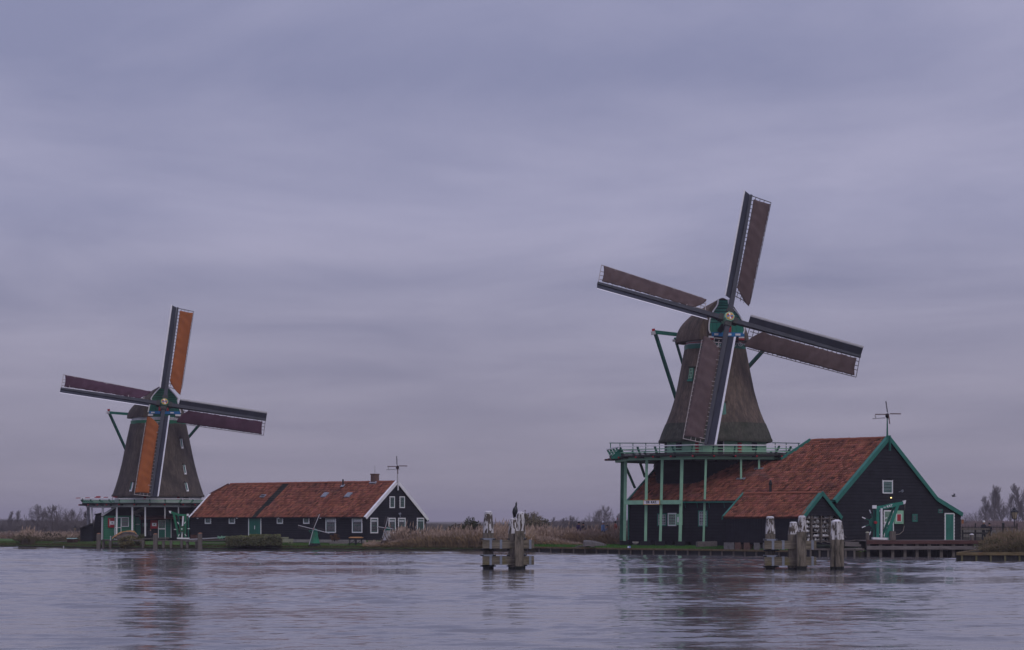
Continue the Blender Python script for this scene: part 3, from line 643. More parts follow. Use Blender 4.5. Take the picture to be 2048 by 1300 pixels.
# ------------------------------------------------------------------ windmills
def mill(cfg):
    cx, Y, m = cfg['cx'], cfg['Y'], cfg['Y']/F
    X = (cx-1024)*m; C0 = Vector((X, Y, 0)); zz = lambda py: CH+(H0-py)*m
    root = thing('windmill', cfg['label'], 'windmill', (X, Y, .7))
    oct0 = cfg['oct']
    def rad_(a, r, rnd=.25): ph = (a-oct0+PI/8) % (PI/4)-PI/8; f_ = math.cos(PI/8)/math.cos(ph); return r*(f_*(1-rnd)+rnd*.975)
    def solve_px(px_, r, rnd=.25):
        a_ = 0
        for _ in range(6): a_ = solve_a((px_-1024)*(Y-math.cos(a_)*rad_(a_, r, rnd))/F-X, r, rnd)
        return a_
    def solve_a(off, r, rnd=.25):
        lo_, hi_ = -PI/2, PI/2
        for _ in range(40):
            md = (lo_+hi_)/2
            if math.sin(md)*rad_(md, r, rnd) < off: lo_ = md
            else: hi_ = md
        return lo_
    def ringo(r, z, n=40, rnd=.25, seed=0, oct0=oct0):
        out = []
        for k in range(n):
            a = 2*PI*k/n; ph = (a-oct0+PI/8) % (PI/4)-PI/8; f_ = math.cos(PI/8)/math.cos(ph)
            f_ = f_*(1-rnd)+rnd*1.0*.975; rr = r*f_*(1+.006*mnoise.noise(Vector((math.cos(a)*3, math.sin(a)*3, z*.9))))
            out.append(Vector((X+math.sin(a)*rr, Y-math.cos(a)*rr, z)))
        return out
    # thatched tower, smoothly waisted
    prof = cfg['profile']; pys = [p[0] for p in prof]; n = 26; rg = []
    for i in range(n+1):
        py = pys[0]+(pys[-1]-pys[0])*i/n; hw = float(np.interp(py, pys, [p[1] for p in prof])); rg.append((py, hw))
    hw_s = np.convolve(np.pad([h for _, h in rg], 2, mode='edge'), [.1, .2, .4, .2, .1], 'valid'); hw_s[0] = rg[0][1]; hw_s[-1] = rg[-1][1]
    k0 = 1.02*m
    mb = MB(); mb.rings([ringo(h*k0, zz(py)) for (py, _), h in zip(rg, hw_s)][::-1]); tower = obj('tower', mb, cfg['thatch'], root, smooth=True, label=cfg.get('tlabel'))
    # overhanging lower edge of the thatch
    mb = MB(); e = hw_s[-1]*k0; ze_ = zz(pys[-1]); mb.rings([ringo(e-.3, ze_-.02), ringo(e-.01, ze_-.08), ringo(e+.03, ze_+.06), ringo(e-.02, ze_+.2)], False, False); obj('thatch_edge', mb, cfg['thatch_dk'], tower, smooth=True)
    if cfg.get('skirt'):
        rgk = []
        for py in np.linspace(pys[-1]-1, cfg['skirt'], 7): rgk.append(ringo(float(np.interp(py, [r[0] for r in rg], hw_s))*k0+.035, zz(py)))
        mb = MB(); mb.rings(rgk, False, False); obj('thatch_skirt', mb, cfg['thatch_dk'], tower, smooth=True)
    # wall under the thatch
    rb = cfg['base_hw']*m; mb = MB(); mb.rings([ringo(rb, cfg['zdeck']-.05, 40, 0), ringo(rb, ze_+.25, 40, 0)]); base = obj('base_wall', mb, cfg['base_mat'], root)
    for px, w_, mt, y0, y1 in cfg['base_items']:
        a_ = solve_px(px, rb, 0); rq_ = rad_(a_, rb, 0); q = Vector((X+math.sin(a_)*rq_, Y-math.cos(a_)*rq_, 0)); tg = Vector((math.cos(a_), math.sin(a_), 0)); nn = Vector((math.sin(a_), -math.cos(a_), 0))
        mb = MB(); za, zb_ = CH+(H0-y1)*q.y/F, CH+(H0-y0)*q.y/F; mb.frame_box(Vector((q.x, q.y, (za+zb_)/2)), tg*(w_*m/2), nn*.1, up*((zb_-za)/2)); obj('base_panel' if mt is not room_shade else 'base_window', mb, mt, base)
    # lower mill body below the stage
    mb = MB(); mb.rings([ringo(cfg['low_r'], .6, 40, 0, 0, 0), ringo(cfg['low_r']*.99, cfg['zdeck']-.4, 40, 0, 0, 0)]); low = obj('lower_body', mb, tar2, root)
    zl = cfg['low_z0']; i = 0
    while zl < cfg['zdeck']-.5:       # each course of boards is one object
        mb = MB(); rr = cfg['low_r']+.02; mb.rings([ringo(rr+.06, zl+.02, 40, 0, 0, 0), ringo(rr+.01, zl+.245, 40, 0, 0, 0)], True, True); obj('board', mb, tar, low); zl += .25
    # tower windows, leaning with the thatch
    for (px, py0, py1, w_, fm, sm) in cfg['windows']:
        hwf = lambda y_: float(np.interp(y_, [r[0] for r in rg], hw_s))*k0
        a_ = solve_px(px, hwf((py0+py1)/2)); nn = Vector((math.sin(a_), -math.cos(a_), 0)); tg = Vector((math.cos(a_), math.sin(a_), 0))
        rt, rb2 = rad_(a_, hwf(py0)), rad_(a_, hwf(py1)); Yq = Y-math.cos(a_)*(rt+rb2)/2; z1_, z0_ = CH+(H0-py0)*Yq/F, CH+(H0-py1)*Yq/F
        pt_, pb_ = C0+nn*rt+up*z1_, C0+nn*rb2+up*z0_; uv_ = (pt_-pb_).normalized(); on = tg.cross(uv_); on = on if on.dot(nn) > 0 else -on; cc = (pt_+pb_)/2; hh_ = (pt_-pb_).length/2; ww = w_*m/2
        mb = MB(); mb.frame_box(cc+on*.0, tg*ww, on*.07, uv_*hh_); wo2 = obj('window', mb, fm, root)
        if sm is None:       # narrow slit: dark opening, white jamb and sill
            mb = MB(); mb.frame_box(cc+on*.075-tg*ww*.35+uv_*hh_*.12, tg*(ww*.55), on*.012, uv_*(hh_*.8)); obj('pane', mb, green_dk, wo2)
        else:
            mb = MB(); mb.frame_box(cc+on*.075+uv_*hh_*.1, tg*(ww*.68), on*.012, uv_*(hh_*.72)); obj('pane', mb, room_shade, wo2)
            for f_ in (-.66, .66, 0): mb = MB(); mb.frame_box(cc+on*.1+uv_*hh_*.1+tg*(ww*f_), tg*.025, on*.015, uv_*(hh_*.72)); obj('glazing_bar', mb, sm, wo2)
            for f_ in (-.62, -.2, .25, .72): mb = MB(); mb.frame_box(cc+on*.103+uv_*hh_*(.1+f_), tg*(ww*.68), on*.015, uv_*.025); obj('glazing_bar', mb, sm, wo2)
            mb = MB(); mb.frame_box(cc+on*.12-uv_*hh_*.9, tg*ww, on*.06, uv_*(hh_*.12)); obj('sill', mb, sm if sm is not green_lt else green_md, wo2)
        mb = MB(); mb.frame_box(cc+uv_*(hh_+.03)+on*.05, tg*(ww*1.5), on*.1, uv_*.06); obj('thatch_brow', mb, cfg['thatch_dk'], wo2)
    # neck bands
    def disc(r0, z0_, r1, z1_, mat, nm, par=root):
        mb_ = MB(); mb_.rings([ringo(r0*m, zz(z0_), 40, .6), ringo(r1*m, zz(z1_), 40, .6)]); return obj(nm, mb_, mat, par, smooth=True)
    for nm, r0, y0, r1, y1, mt in cfg['bands']: disc(r0, y0, r1, y1, mt, nm)
    # ---- cap
    view = Vector((X, Y, 0)).normalized(); right = Vector((view.y, -view.x, 0))
    yaw = cfg['yaw']; fwd = (-view*math.cos(yaw)+right*math.sin(yaw)); lat = Vector((-fwd.y, fwd.x, 0))      # lat points to the viewer's right
    if lat.dot(right) < 0: lat = -lat
    zc_ = zz(cfg['cap_y0'])
    def sect(x, hw, h, p, q, zb0=0, n_=25):
        out = []
        for k in range(n_):
            a = PI*k/(n_-1); c_, s_ = math.cos(a), math.sin(a)
            out.append(C0+fwd*x+lat*(hw*(abs(c_)**p)*(-1 if c_ > 0 else 1))+up*(zc_+zb0+h*(s_**q)))
        return out
    rings = [sect(*s) for s in cfg['cap']]
    mb = MB(); mb.rings(rings, True, True); cap = obj('cap', mb, cfg['thatch'], root, smooth=True)
    mb = MB(); rim = []
    for (x, hw, h, p, q, *r) in cfg['cap']:
        pass
    # ---- painted front of the cap
    fo = cfg['front']; xf = cfg['cap'][-1][0]+.12; fc = C0+fwd*xf; pcx = (fc.x/fc.y)*F+1024; mf = fc.y/F
    fpt = lambda px, py, o=0: fc+lat*((px-pcx)*mf/math.cos(yaw))+fwd*o+up*(CH+(H0-py)*mf)
    lo, hi = fo['rows']
    outline = fo['outline']      # (py, left px, right px) from the top down
    ysx = [o[0] for o in outline]; lxs = [o[1] for o in outline]; rxs = [o[2] for o in outline]
    front = MB(); front.prism([fpt(l, y) for y, l in zip(ysx, lxs)]+[fpt(r, y) for y, r in list(zip(ysx, rxs))[::-1]], -fwd*.35); fr = obj('cap_front', front, tar2, root)
    y = lo; 
    while y < hi-.5:
        y1 = min(y+fo['pitch'], hi); pts = [y+.9]+[q for q in ysx if y+.9 < q < y1]+[y1]
        mb = MB(); L1 = [fpt(float(np.interp(q, ysx, lxs)), q, .05 if q > y+1 else .02) for q in pts]; R1 = [fpt(float(np.interp(q, ysx, rxs)), q, .05 if q > y+1 else .02) for q in pts[::-1]]
        mb.prism(L1+R1, -fwd*.03); obj('front_board', mb, fo['mat'], fr); y = y1
    if fo.get('vert'):
        v0, v1 = fo['vert']; nb = 9
        for k in range(nb):
            def xx(q, f_): l, r = float(np.interp(q, ysx, lxs)), float(np.interp(q, ysx, rxs)); return l+(r-l)*f_
            qs = np.linspace(v0, v1, 5)
            mb = MB(); mb.prism([fpt(xx(q, k/nb+.004), q, .05) for q in qs]+[fpt(xx(q, (k+1)/nb-.004), q, .05) for q in qs[::-1]], -fwd*.03); obj('front_board', mb, fo['mat2'], fr)
    for xs, side in ((lxs, -1), (rxs, 1)):
        for i in range(len(ysx)-1):
            a_, b_ = fpt(xs[i], ysx[i], .09), fpt(xs[i+1], ysx[i+1], .09)
            if (b_-a_).length > .15: mb = MB(); mb.bar(a_, b_, .1, .1, tuple(fwd)); obj('edge_trim', mb, white, fr)
    for (x0, y0, x1, y1, mt, o_, nm) in fo['plates']:
        mb = MB(); mb.prism([fpt(x0, y0, o_), fpt(x1, y0, o_), fpt(x1, y1, o_), fpt(x0, y1, o_)], -fwd*.06); obj(nm, mb, mt, fr)
    for (x, y, r, mt) in fo['scrolls']:
        mb = MB(); pts = []
        for k in range(15):
            a = k/14*PI*2.6; rr = r*(1-k/18); pts.append(fpt(x+math.cos(a)*rr, y+math.sin(a)*rr, .22))
        mb.tube(pts, .035, 6); obj('scroll_ornament', mb, mt, fr)
    # ---- tail beams and braces
    for (x0, y0, Y0, x1, y1, Y1, w0) in cfg['beams']:
        mb = MB(); mb.bar(P(x0, y0, Y0), P(x1, y1, Y1), w0, w0); obj('tail_beam', mb, cfg['beam_mat'], root)
    for (x, y, Yq, w_, mt) in cfg['beam_ends']:
        mb = MB(); q = P(x, y, Yq); mb.frame_box(q, (w_, 0, .02), (0, w_, 0), (-.02, 0, w_*.8)); obj('beam_end', mb, mt, root)
    # ---- sail cross
    hub = P(cfg['hub'][0], cfg['hub'][1], Y-cfg['hub_d'])
    (ax, az_, ad), (bx, bz, bd) = cfg['a'], cfg['b']
    av = (right*ax+view*ad+up*az_).normalized(); bv = (right*bx+view*bd+up*bz); bv = (bv-av*bv.dot(av)).normalized()
    cv = av.cross(bv).normalized()
    if cv.dot(view) > 0: cv = -cv
    m3 = 1/math.cos(0)
    shaft = MB(); shaft.tube([hub+cv*.25, hub-cv*2.3], [.24, .24], 14); obj('windshaft', shaft, iron, root, smooth=True)
    hb = MB(); ux = (av+(-bv)).normalized(); R1 = []
    for o_, s_ in ((-.55, .42), (.30, .42), (.46, .40)):
        R1.append([hub+cv*o_+(av*math.cos(k*PI/4+PI/8)+bv*math.sin(k*PI/4+PI/8))*s_*1.05 for k in range(8)])
    hb.rings(R1); hbo = obj('hub', hb, cfg['hub_mat'], root)
    R1 = []; 
    for k in range(24): a = 2*PI*k/24; R1.append(hub+cv*.47+(av*math.cos(a)+bv*math.sin(a))*.33)
    mb = MB(); mb.prism(R1, cv*.03); obj('rosette_ring', mb, goldm, hbo)
    for k in range(8):
        a0, a1 = 2*PI*k/8+.06, 2*PI*(k+1)/8-.06
        mb = MB(); c_ = hub+cv*.505; mb.prism([c_, c_+(av*math.cos(a0)+bv*math.sin(a0))*.27, c_+(av*math.cos(a1)+bv*math.sin(a1))*.27], cv*.02); obj('rosette_petal', mb, [white, red, blue, goldm][k % 4], hbo)
    RR = cfg['R']
    arms = [(av, -bv), (-bv, -av), (-av, bv), (bv, av)]       # clockwise: up, right, down, left
    for ai, (o_, l_) in enumerate(arms):
        sroot = MB(); dpt = -.18 if ai % 2 else .12
        H = hub+cv*dpt
        pt = lambda r, w_, c_: H+o_*r+l_*w_+cv*c_
        ln = RR*cfg['len'][ai]
        sroot.bar(pt(0, 0, 0), pt(ln, 0, 0), .40, .36, tuple(cv), w1=.20); s_o = obj('sail', sroot, dark_sail, root, label=cfg['sail_labels'][ai])
        # wedges at the hub
        mb = MB(); mb.bar(pt(.45, 0, 0), pt(.8, 0, 0), .56, .5, tuple(cv)); obj('wedge', mb, iron, s_o)
        th = lambda r: math.radians(np.interp(r, [1.5, ln], [24, 6]))
        lp = lambda r, w_, up_=0: pt(r, w_*math.cos(th(r)), -w_*math.sin(th(r))+up_)
        # wind boards on the leading side, one plank after another, with a white edge
        lead0 = cfg['lead0']; nb = 5; ph = math.radians(34); wbw = cfg['lead_w']
        bp_ = lambda r, w_, q=0: pt(r, -w_*math.cos(ph)-.12-q*math.sin(ph), w_*math.sin(ph)+q*math.cos(ph)-.02)
        for k in range(nb):
            r0, r1 = lead0+(ln-lead0)*k/nb+.001, lead0+(ln-lead0)*(k+1)/nb-.001
            mb = MB(); mb.prism([bp_(r0, 0), bp_(r1, 0), bp_(r1, wbw), bp_(r0, wbw)], (bp_(0, 0, .04)-bp_(0, 0))); obj('wind_board', mb, dark_sail, s_o)
        mb = MB(); mb.prism([bp_(lead0, wbw-.02, -.08), bp_(ln, wbw-.02, -.08), bp_(ln, wbw+.09, -.08), bp_(lead0, wbw+.09, -.08)], (bp_(0, 0, .21)-bp_(0, 0))); obj('edge_strip', mb, white, s_o)
        for k in range(12):
            r = lead0+(ln-lead0)*(k+.5)/12; mb = MB(); mb.bar(bp_(r, wbw-.12, -.03), bp_(r, wbw+.05, -.03), .05, .07, tuple(o_)); obj('strip_clamp', mb, lath_lt, s_o)
        # lattice
        tw_ = cfg['trail']; n_b = int((ln-1.9)/.40); lm = lath_lt if ai in (2, 3) else lath
        me = None
        for k in range(n_b+1):
            r = ln-.06-k*.40; wq = tw_*(1.0 if r > 2.6 else .62+.38*max(0, (r-1.6)/1.0))
            p0_, p1_ = lp(r, -.02), lp(r, wq)
            if me is None:
                q_ = MB(); q_.box(0, 1, -.025, .025, -.025, .025); me = bpy.data.meshes.new('lattice_bar'); me.from_pydata(q_.v, [], q_.f); me.materials.append(lm)
            dd = (p1_-p0_); x_ = dd; y_ = o_.normalized(); z_ = dd.normalized().cross(y_)
            mt4 = Matrix(((x_.x, y_.x, z_.x), (x_.y, y_.y, z_.y), (x_.z, y_.z, z_.z))).to_4x4(); mt4.translation = p0_
            share('lattice_bar', me, s_o, mt4)
        for j, wq in enumerate((.42, .80, 1.16, 1.0)):
            wq = wq if j == 3 else wq*tw_/1.75; wq = tw_ if j == 3 else wq
            rs_ = np.linspace(2.0 if j else 2.1, ln-.04, 8) if j < 3 else np.linspace(2.2, ln-.04, 8)
            mb = MB()
            for r0, r1 in zip(rs_[:-1], rs_[1:]): mb.bar(lp(r0, wq, -.03), lp(r1, wq, -.03), .045, .045, tuple(cv))
            obj('lattice_stringer', mb, lm, s_o)
        # cloth
        nr, nw = 46, 9; V, Q = [], []
        w0_, w1_ = .27, tw_-.05; sd = ai*3.3+cx
        for i in range(nr+1):
            for j in range(nw+1):
                q = j/nw; r0 = cfg['cloth0']+1.1*(1-q)**1.7; r1 = ln-.40+.07*(2*abs(q-.5))**2+.10*q; fr_ = i/nr; r = r0+(r1-r0)*fr_
                pin = .05*math.sin(fr_*PI); w_ = w0_+(w1_-w0_)*q; w_ += (.5-q)*2*pin*.6
                w_ += (.018 if j in (0, nw) else 0)*math.sin(i*2.7+sd)
                bl = .05+.10*math.sin(PI*q)*(.4+.6*math.sin(PI*fr_)); bl += .055*mnoise.noise(Vector((r*1.6+q*2.8, q*2.4-r*.5, sd)))+.045*math.sin(r*6.2+q*5+sd+2*mnoise.noise(Vector((r*.6, q, sd+3))))*(1-q*.4)
                V.append(tuple(lp(r, w_, bl)))
        for i in range(nr):
            for j in range(nw): a = i*(nw+1)+j; Q.append((a, a+1, a+nw+2, a+nw+1))
        o2 = np_obj('sailcloth', np.array(V), np.array(Q), cfg['cloth'][ai], s_o, smooth=True)
        so2 = o2.modifiers.new('thickness', 'SOLIDIFY'); so2.thickness = .012
    return root, C0, dict(fwd=fwd, lat=lat)
def stage(root, C0, g):
    X, Y = C0.x, C0.y; R, zd = g['R'], g['zdeck']
    st_mb = MB(); vt = lambda r, k, z: Vector((X+math.sin(g['rot']+k*PI/4)*r, Y-math.cos(g['rot']+k*PI/4)*r, z))
    st_mb.rings([[vt(R, k, zd-.10) for k in range(8)], [vt(R, k, zd) for k in range(8)]]); st = obj('stage', st_mb, wood_dk, root)
    rbm = g['Rb']
    for k in range(8):
        mb = MB(); mb.bar(vt(rbm, k, zd-.28), vt(rbm, k+1, zd-.28), .2, .26); obj('beam', mb, g['beam'], st)
        mb = MB(); mb.bar(vt(R+.02, k, zd-.05), vt(R+.02, k+1, zd-.05), .06, .16); obj('fascia', mb, wood_dk, st)
        mb = MB(); mb.bar(vt(rbm*.62, k, zd-.3), vt(rbm*.62, k+1, zd-.3), .14, .2); obj('inner_beam', mb, tar, st)
    nper = g['nper']; hr = g['hr']; lean = g['lean']
    for k in range(8):
        a0, a1 = vt(R, k, zd), vt(R, k+1, zd); mid = (a0+a1)/2; out = Vector((mid.x-X, mid.y-Y, 0)).normalized()
        for i in range(nper):
            p = a0.lerp(a1, i/nper)
            ctr = Vector((X, Y, p.z)); rad = (p-ctr).normalized()
            mb = MB(); mb.bar(p-out*.25-up*.08, p+out*lean*.9+up*(hr-.05), .11, .15, (0, 0, 1)); obj('rail_post', mb, g['postm'], st)
            mb = MB(); mb.bar(Vector((X, Y, zd-.17))+ (p-ctr)*.55, Vector((X, Y, zd-.17))+(p-ctr)+out*.42, .14, .16); obj('joist', mb, wood_dk if i else iron, st)
            mb = MB(); q = Vector((X, Y, zd-.17))+(p-ctr)+out*.42; mb.frame_box(q+out*.03, out*.03, Vector((-out.y, out.x, 0))*.06, up*.06); obj('joist_end', mb, red, st)
        o0 = out*lean
        for (h, w_, t_, mt, nm) in g['rails']:
            f_ = h/hr; mb = MB(); ex = lean*f_/math.cos(PI/8)
            b0, b1 = vt(R+ex, k, zd+h), vt(R+ex, k+1, zd+h); mb.bar(b0, b1, w_, t_); obj(nm, mb, mt, st)
    def hit(px, r):
        k_ = (px-1024)/F; best = None
        for k in range(8):
            a, b = vt(r, k, 0), vt(r, k+1, 0); den_ = (b.x-a.x)-k_*(b.y-a.y)
            if abs(den_) < 1e-9: continue
            t_ = (k_*a.y-a.x)/den_
            if -.001 <= t_ <= 1.001:
                p = a.lerp(b, t_)
                if best is None or p.y < best.y: best = p
        return best or vt(r, 0, 0)
    for (px, pxb, zb_, w_, mt, back) in g['posts']:
        p = hit(px, rbm-.02)
        if back: p = p+Vector((0, back, 0)); p.x = (px-1024)*p.y/F
        xb = (pxb-1024)*p.y/F
        if zb_ == 'roof':
            den_ = n_sl.z; zbb = ((Oe.x-p.x)*n_sl.x+(Oe.y-p.y)*n_sl.y)/n_sl.z+Oe.z+.05
            mb = MB(); mb.frame_box((p.x, p.y, zbb+.03), d3*.45, v_sl*.12, n_sl*.03); obj('foot_plate', mb, metal, st)
        else: zbb = zb_
        mb = MB(); mb.bar((p.x, p.y, zd-.3), (xb, p.y, zbb), w_, w_, (0, 1, 0)); po = obj('post', mb, mt, st)
        if zb_ != 'roof' and g['plinth'] and not back:
            mb = MB(); mb.frame_box((xb, p.y, zbb-.17), (.38, 0, 0), (0, .3, 0), (0, 0, .17)); obj('plinth_block', mb, tar, st)
    return st, hit, vt

mR = 190/F
cfgR = dict(cx=1430, Y=190.0, oct=math.radians(3.5), label='large windmill on the right with dark thatched tower, green cap front and four brown sails', thatch=thatch, thatch_dk=thatch_dk,
    profile=[(699, 62.5), (733, 69), (785, 79.5), (816, 88), (848, 101), (869, 110), (884, 115.5)], skirt=848, base_hw=105, base_mat=green_lt, zdeck=7.98, low_r=5.45, low_z0=1.0, low_items=[],
    base_items=[(1325, 6, red, 885, 913), (1394.5, 7, red, 885, 905), (1479, 7, red, 885, 905), (1533, 5, red, 885, 905), (1358, 13, room_shade, 885, 900), (1508, 14, room_shade, 885, 900), (1441, 10, tar, 868, 913), (1446.5, 3, white, 868, 913), (1308, 11, M('blue_grey_door', (.075, .085, .11), .6), 870, 908), (1548, 10, green_dk, 869, 908)],
    windows=[(1383, 735, 763, 12, green_dk, green_lt), (1447, 805, 830, 9, green_teal, None)],
    bands=[('green_band', 64, 700, 64, 691, green_dk), ('white_band', 62, 692, 61, 688.5, offwhite), ('red_band', 61.5, 688.5, 61.5, 687, red), ('white_band', 61, 687, 60, 680, offwhite)],
    yaw=math.radians(14), cap_y0=684,
    cap=[(-3.9, .5, .5, .8, .8), (-3.6, 1.9, 1.3, .8, .8), (-2.9, 2.6, 2.1, .9, .9), (-1.8, 3.0, 2.7, 1.0, 1.0), (-.6, 3.08, 3.1, 1.15, 1.1), (.6, 2.8, 3.3, 1.25, 1.15), (1.7, 2.35, 3.42, 1.3, 1.15), (2.6, 2.0, 3.48, 1.3, 1.15)],
    front=dict(mat=green_teal, mat2=green_md, rows=(600, 646), pitch=5.6, vert=(646, 667),
        outline=[(599, 1436, 1456), (608, 1435, 1457), (614, 1432, 1463), (621, 1427, 1470), (630, 1422, 1478), (640, 1419, 1484), (650, 1417.5, 1487), (660, 1417.5, 1488.5), (667, 1420, 1486)],
        plates=[(1423, 665, 1488, 673, blue, .12, 'storm_board'), (1428, 667, 1436, 671, white, .14, 'painted_cloud'), (1455, 667, 1462, 671, white, .14, 'painted_cloud'), (1470, 667, 1480, 671, white, .14, 'painted_cloud'), (1417, 672, 1427, 676, white, .1, 'painted_block'), (1417, 676, 1427, 680, red, .1, 'painted_block'), (1477, 672, 1488, 676, white, .1, 'painted_block'), (1477, 676, 1488, 680, red, .1, 'painted_block'), (1452, 652, 1462, 665, red, .11, 'painted_block'), (1427, 673, 1477, 684, tar, .0, 'breast_beam')],
        scrolls=[(1423, 688, 5, offwhite), (1434, 688, 5.5, offwhite), (1466, 689, 5, offwhite), (1479, 688, 5, offwhite)]),
    beams=[(1309, 664, 193, 1362, 670, 193, .30), (1505, 678, 193, 1533, 698, 193.5, .3), (1311, 668, 193.2, 1378, 878, 197.5, .24), (1350, 676, 192.8, 1390, 810, 197, .18), (1530, 697, 193.5, 1440, 797, 197.5, .26)],
    beam_ends=[(1307, 660, 193, .13, red), (1306.5, 666, 193, .18, offwhite), (1348, 681, 192.9, .12, offwhite)], beam_mat=green_dk,
    hub=(1456.5, 637), hub_d=5.0, hub_mat=green_lt, a=(45/278, 252/278, 108.6/278), b=(-263/278, 71/278, -55.8/278), R=11.62, len=[1.02, 1.0, 1.0, .965], lead0=1.75, lead_w=.62, trail=1.85, cloth0=1.9,
    cloth=[cloth_br]*4, sail_labels=['sail pointing up', 'sail pointing right', 'sail pointing down', 'sail pointing left'])
rootR, CR, exR = mill(cfgR)
stR, hitR, vtR = stage(rootR, CR, dict(R=9.15, Rb=8.6, rot=math.radians(-17), zdeck=8.05, beam=green_lt, nper=4, hr=.72, lean=.24, postm=green_dk, plinth=True,
    rails=[(.72, .12, .07, white, 'handrail'), (.47, .04, .07, green_lt, 'rail'), (.24, .04, .08, green_lt, 'rail'), (.10, .05, .1, wood_dk, 'toe_board')],
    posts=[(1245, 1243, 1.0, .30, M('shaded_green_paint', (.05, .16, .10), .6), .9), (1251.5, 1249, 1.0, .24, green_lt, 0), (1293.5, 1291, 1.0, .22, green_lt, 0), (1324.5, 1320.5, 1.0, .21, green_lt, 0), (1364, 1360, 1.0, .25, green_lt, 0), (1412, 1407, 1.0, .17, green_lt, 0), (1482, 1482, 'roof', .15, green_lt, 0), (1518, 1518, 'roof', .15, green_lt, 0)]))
# cross beam with the name board, and the raking struts behind
pa, pb = hitR(1249, 8.85), hitR(1363, 8.85); zc2 = CH+(H0-1005)*pa.y/F
mb = MB(); mb.bar((pa.x, pa.y-.05, zc2), (pb.x, pb.y-.05, zc2), .16, .34); obj('cross_beam', mb, green_lt, stR)
for x0, y0, x1, y1, dy in ((1250, 930, 1270, 976, 5), (1279, 922, 1290, 954, 5)):
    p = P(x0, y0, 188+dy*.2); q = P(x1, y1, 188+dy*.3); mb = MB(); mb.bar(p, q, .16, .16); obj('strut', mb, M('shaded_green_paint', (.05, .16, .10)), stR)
# dark triangular brackets at the left corner of the stage
p = vtR(9.15, -1, 8.05)
mb = MB(); a = p+Vector((-.95, .1, -.25)); b_ = p+Vector((.3, 0, -.25)); c = p+Vector((-.1, 0, .55)); mb.prism([a, b_, c+Vector((.15, 0, 0)), c-Vector((.15, 0, 0))], (0, .14, 0)); obj('corner_bracket', mb, green_dk, stR)
# high rear guard rail
a, b_ = P(1219, 886, 193), P(1322, 886.5, 197); mb = MB(); mb.bar(a, b_, .06, .07); obj('rear_rail', mb, green_dk, stR)
for f_ in (.02, .2, .45, .7, .97): q = a.lerp(b_, f_); mb = MB(); mb.bar(q-up*1.35, q, .07, .07); obj('rear_rail_post', mb, green_dk, stR)
a, b_ = P(1545, 885.5, 197), P(1600, 886.5, 194); mb = MB(); mb.bar(a, b_, .06, .07); obj('rear_rail', mb, green_dk, stR)
for f_ in (.1, .5, .95): q = a.lerp(b_, f_); mb = MB(); mb.bar(q-up*1.35, q, .07, .07); obj('rear_rail_post', mb, green_dk, stR)
# name board
na, nb_ = P(1290, 1005, 1), P(1321.5, 1005, 1)
pl, pr = hitR(1290, 8.85), hitR(1321.5, 8.85); ctr = (pl+pr)/2; dx = (pr-pl); wd = dx.length; dx.normalize(); nrm = Vector((dx.y, -dx.x, 0)); nrm = nrm if nrm.y < 0 else -nrm
sgn = thing('name_board', 'white board with black lettering DE KAT. on the green posts below the right windmill stage', 'sign', (ctr.x, ctr.y, zc2))
cc = Vector((ctr.x, ctr.y, zc2))+nrm*.17
mb = MB(); mb.frame_box(cc, dx*(wd/2), nrm*.025, up*.16); obj('board', mb, white, sgn)
for s_ in (-1, 1):
    mb = MB(); mb.frame_box(cc+up*.175*s_+nrm*.01, dx*(wd/2+.03), nrm*.035, up*.02); obj('frame', mb, goldm, sgn)
    mb = MB(); mb.frame_box(cc+dx*(wd/2+.015)*s_+nrm*.008, dx*.015, nrm*.03, up*.155); obj('frame', mb, goldm, sgn)
text_obj('DE  KAT.', .26, iron, sgn, cc+nrm*.03, dx, up, sx=1.05)

